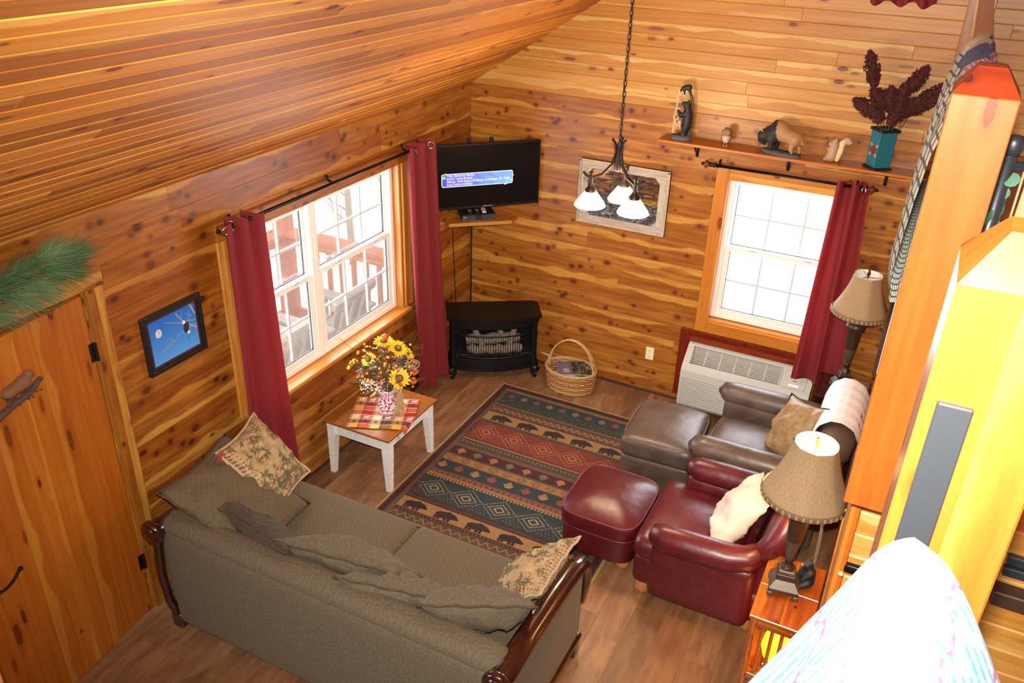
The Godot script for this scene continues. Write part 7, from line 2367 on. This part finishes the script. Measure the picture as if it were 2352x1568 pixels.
func build_vase(at: Vector3) -> void:
	var v := thing("teal_vase", "square teal painted wooden vase with red rose and black rims", "vase", at, deg_to_rad(38.0))
	var w := 0.052
	part_box(v, "vase_black", Vector3(0, 0.008, 0), Vector3(0.136, 0.016, 0.136), "bottom_plate", 0.003)
	var st := S()
	var q0 := [Vector3(-w, 0.016, -w), Vector3(w, 0.016, -w), Vector3(w, 0.016, w), Vector3(-w, 0.016, w)]
	var q1 := []
	for p in q0: q1.append(Vector3(p.x * 1.08, 0.25, p.z * 1.08))
	for i in 4: quado(st, Vector3(0, 0.13, 0), q0[i], q0[(i + 1) % 4], q1[(i + 1) % 4], q1[i], 1, SHEET, Transform3D())
	mk(st, M["vase_teal"], "body", v)
	for s in [[1, 0], [-1, 0], [0, 1], [0, -1]]:
		part_box(v, "vase_black", Vector3(s[0] * 0.06, 0.258, s[1] * 0.06), Vector3(0.018 if s[0] else 0.138, 0.018, 0.018 if s[1] else 0.102), "rim", 0.003)
	for i in 4:
		var e := S()
		tube(e, [q0[i], q1[i]], 0.0022, 4, false)
		mk(e, M["vase_black"], "worn_edge", v)
	# rose and leaves painted in relief on the face that looks left and out
	var fx := Transform3D(Basis(Vector3(0, 1, 0), -PI / 2), Vector3(-w * 1.045, 0.125, 0))
	var face := func(p: Vector3) -> Vector3: return fx * p
	for i in 4:
		var a := PI / 4 + i * PI / 2
		var d := Vector3(cos(a), sin(a), 0)
		var t := Vector3(-sin(a), cos(a), 0)
		var lf := S(true)
		var c := [d * 0.026, d * 0.042 + t * 0.012, d * 0.06, d * 0.042 - t * 0.012, d * 0.042 + Vector3(0, 0, 0.004)]
		for k in [0, 1, 4, 1, 2, 4, 2, 3, 4, 3, 0, 4]: vt(lf, fx * (c[k] + Vector3(0, 0, 0.0015)), Vector2.ZERO)
		mk(lf, M["leaf_yellow"], "painted_leaf", v)
	var ro := S(true)
	for i in 6:
		var a := TAU * i / 6.0
		rbox(ro, Vector3(cos(a) * 0.013, sin(a) * 0.015, 0.002), Vector3(0.024, 0.026, 0.006), 0.003, 3, 0.0, fx)
	mk(ro, M["rose_red"], "painted_rose", v)
	# dried sorghum heads
	var p := thing("dried_sorghum", "bunch of dark red dried sorghum heads in the teal vase", "dried plant", at + Vector3(0, 0.1, 0))
	var heads := [[-0.02, 0.42, 0.02, -0.19, 0.62, 0.03], [-0.03, 0.3, 0.02, -0.12, 0.4, 0.04], [-0.06, 0.24, 0.03, -0.21, 0.33, 0.06], [0.0, 0.28, 0.03, -0.02, 0.42, 0.05], [0.03, 0.3, 0.02, 0.06, 0.45, 0.04], [0.06, 0.26, 0.03, 0.15, 0.37, 0.05], [0.07, 0.4, 0.0, 0.15, 0.56, 0.02], [0.1, 0.28, 0.02, 0.25, 0.4, 0.04], [0.14, 0.34, 0.0, 0.29, 0.47, 0.02], [-0.04, 0.22, 0.05, -0.1, 0.31, 0.1], [0.02, 0.22, 0.06, 0.06, 0.31, 0.12]]
	for h in heads:
		var a := Vector3(h[0], h[1], h[2])
		var b := Vector3(h[3], h[4], h[5])
		if h[0] == -0.02: a = Vector3(-0.12, 0.42, 0.02)
		var hd := Node3D.new()
		hd.name = "sorghum_head"
		p.add_child(hd, true)
		var sm := S(true)
		tube(sm, [Vector3(h[0] * 0.2, 0.05, 0), a * Vector3(0.7, 0.6, 0.7), a, b], 0.0028, 4, false)
		mk(sm, M["stem_brown"], "stalk", hd)
		var gr := S()
		for i in 800:
			var t := rg.randf()
			var r := 0.056 * pow(sin(PI * clampf(t * 0.9 + 0.08, 0, 1)), 0.7)
			var d := Vector3(rg.randfn(0, 1), rg.randfn(0, 1), rg.randfn(0, 1)).normalized()
			var c := a.lerp(b, t) + d * r * sqrt(rg.randf()) + (b - a).normalized() * 0.012
			var s := rg.randf_range(0.005, 0.0095)
			var x := ((b - a).normalized() * 1.6 + Vector3(rg.randfn(0, 1), rg.randfn(0, 1), rg.randfn(0, 1)).normalized()).normalized() * s * 2.0
			var y := x.cross(d).normalized() * s
			var z := x.cross(y).normalized() * s
			var k := [c + x, c - x * 0.5 + y, c - x * 0.5 - y, c + z]
			for f in [[0, 1, 3], [1, 2, 3], [2, 0, 3], [0, 2, 1]]:
				for q in f: vt(gr, k[q], Vector2.ZERO)
		mk(gr, M["sorghum"], "grains", hd).set_meta("kind", "stuff")

# ---------------------------------------------------------------- the pendant lamp
func build_hanging_things() -> void:
	var c := thing("chandelier", "three light bronze chandelier with white cone shades on a chain", "chandelier", Vector3(1.835, 2.12, 1.5))
	var top := EAVE + SLOPE * 1.835 - 2.12
	var y := 0.42
	var i := 0
	while y < top - 0.02:
		var lk := S(true)
		var pts := []
		for k in 13:
			var a := TAU * (k % 12) / 12.0
			var p := Vector3(cos(a) * 0.009, sin(a) * 0.02, 0)
			if i % 2: p = Vector3(0, p.y, p.x)
			pts.append(p + Vector3(0, y, 0))
		tube(lk, pts, 0.0028, 5, false)
		mk(lk, M["bronze"], "chain_link", c)
		y += 0.031
		i += 1
	var wire := S(true)
	tube(wire, [Vector3(0.004, 0.4, 0), Vector3(-0.005, 0.7, 0.005), Vector3(0.005, 1.0, -0.004), Vector3(0, top, 0)], 0.0025, 5)
	mk(wire, M["vase_black"], "lamp_wire", c)
	var cp := S(true)
	lathe(cp, [Vector2(0.0, top - 0.03), Vector2(0.03, top - 0.03), Vector2(0.06, top - 0.005), Vector2(0.062, top + 0.03)], 18)
	mk(cp, M["bronze"], "ceiling_canopy", c)
	var hub := S(true)
	lathe(hub, [Vector2(0.0, 0.22), Vector2(0.012, 0.22), Vector2(0.022, 0.235), Vector2(0.02, 0.3), Vector2(0.012, 0.36), Vector2(0.016, 0.38), Vector2(0.006, 0.4), Vector2(0, 0.42)], 14)
	mk(hub, M["bronze"], "hub", c)
	var R := Vector3(0.9, 0, -0.438)
	var F := Vector3(0.438, 0, 0.9)
	for k in 3:
		var a: float = deg_to_rad([176.0, -48.0, 64.0][k])
		var d := R * cos(a) - F * sin(a)
		var am := S()
		var pts := [Vector3(0, 0.415, 0) + d * 0.045, Vector3(0, 0.385, 0) + d * 0.024, Vector3(0, 0.33, 0) + d * 0.016, Vector3(0, 0.26, 0) + d * 0.035, Vector3(0, 0.2, 0) + d * 0.085, Vector3(0, 0.178, 0) + d * 0.14, Vector3(0, 0.185, 0) + d * 0.175, Vector3(0, 0.21, 0) + d * 0.2]
		tube(am, pts, [0.008, 0.009, 0.01, 0.01, 0.01, 0.01, 0.009, 0.008], 6)
		var arm := mk(am, M["bronze"], "curved_arm", c)
		var o := d * 0.148
		var cap := S(true)
		lathe(cap, [Vector2(0.036, 0.092), Vector2(0.034, 0.105), Vector2(0.02, 0.12), Vector2(0.01, 0.14), Vector2(0.008, 0.2), Vector2(0.012, 0.21), Vector2(0, 0.222)], 14, Transform3D(Basis(), o))
		mk(cap, M["bronze"], "socket_cap", arm)
		var g := S(true)
		lathe(g, [Vector2(0.03, 0.096), Vector2(0.036, 0.092), Vector2(0.088, 0.022), Vector2(0.095, 0.004), Vector2(0.09, 0.0), Vector2(0.078, 0.02), Vector2(0.03, 0.086)], 28, Transform3D(Basis(), o))
		mk(g, M["milk_glass"], "glass_shade", arm)
		var l := OmniLight3D.new()
		l.name = "pendant_light"
		l.light_energy = 0.28
		l.light_color = Color(1.0, 0.9, 0.74)
		l.light_size = 0.03
		l.omni_range = 15.0
		l.omni_attenuation = 2.0
		l.shadow_enabled = true
		c.add_child(l)
		l.position = o + Vector3(0, 0.03, 0)
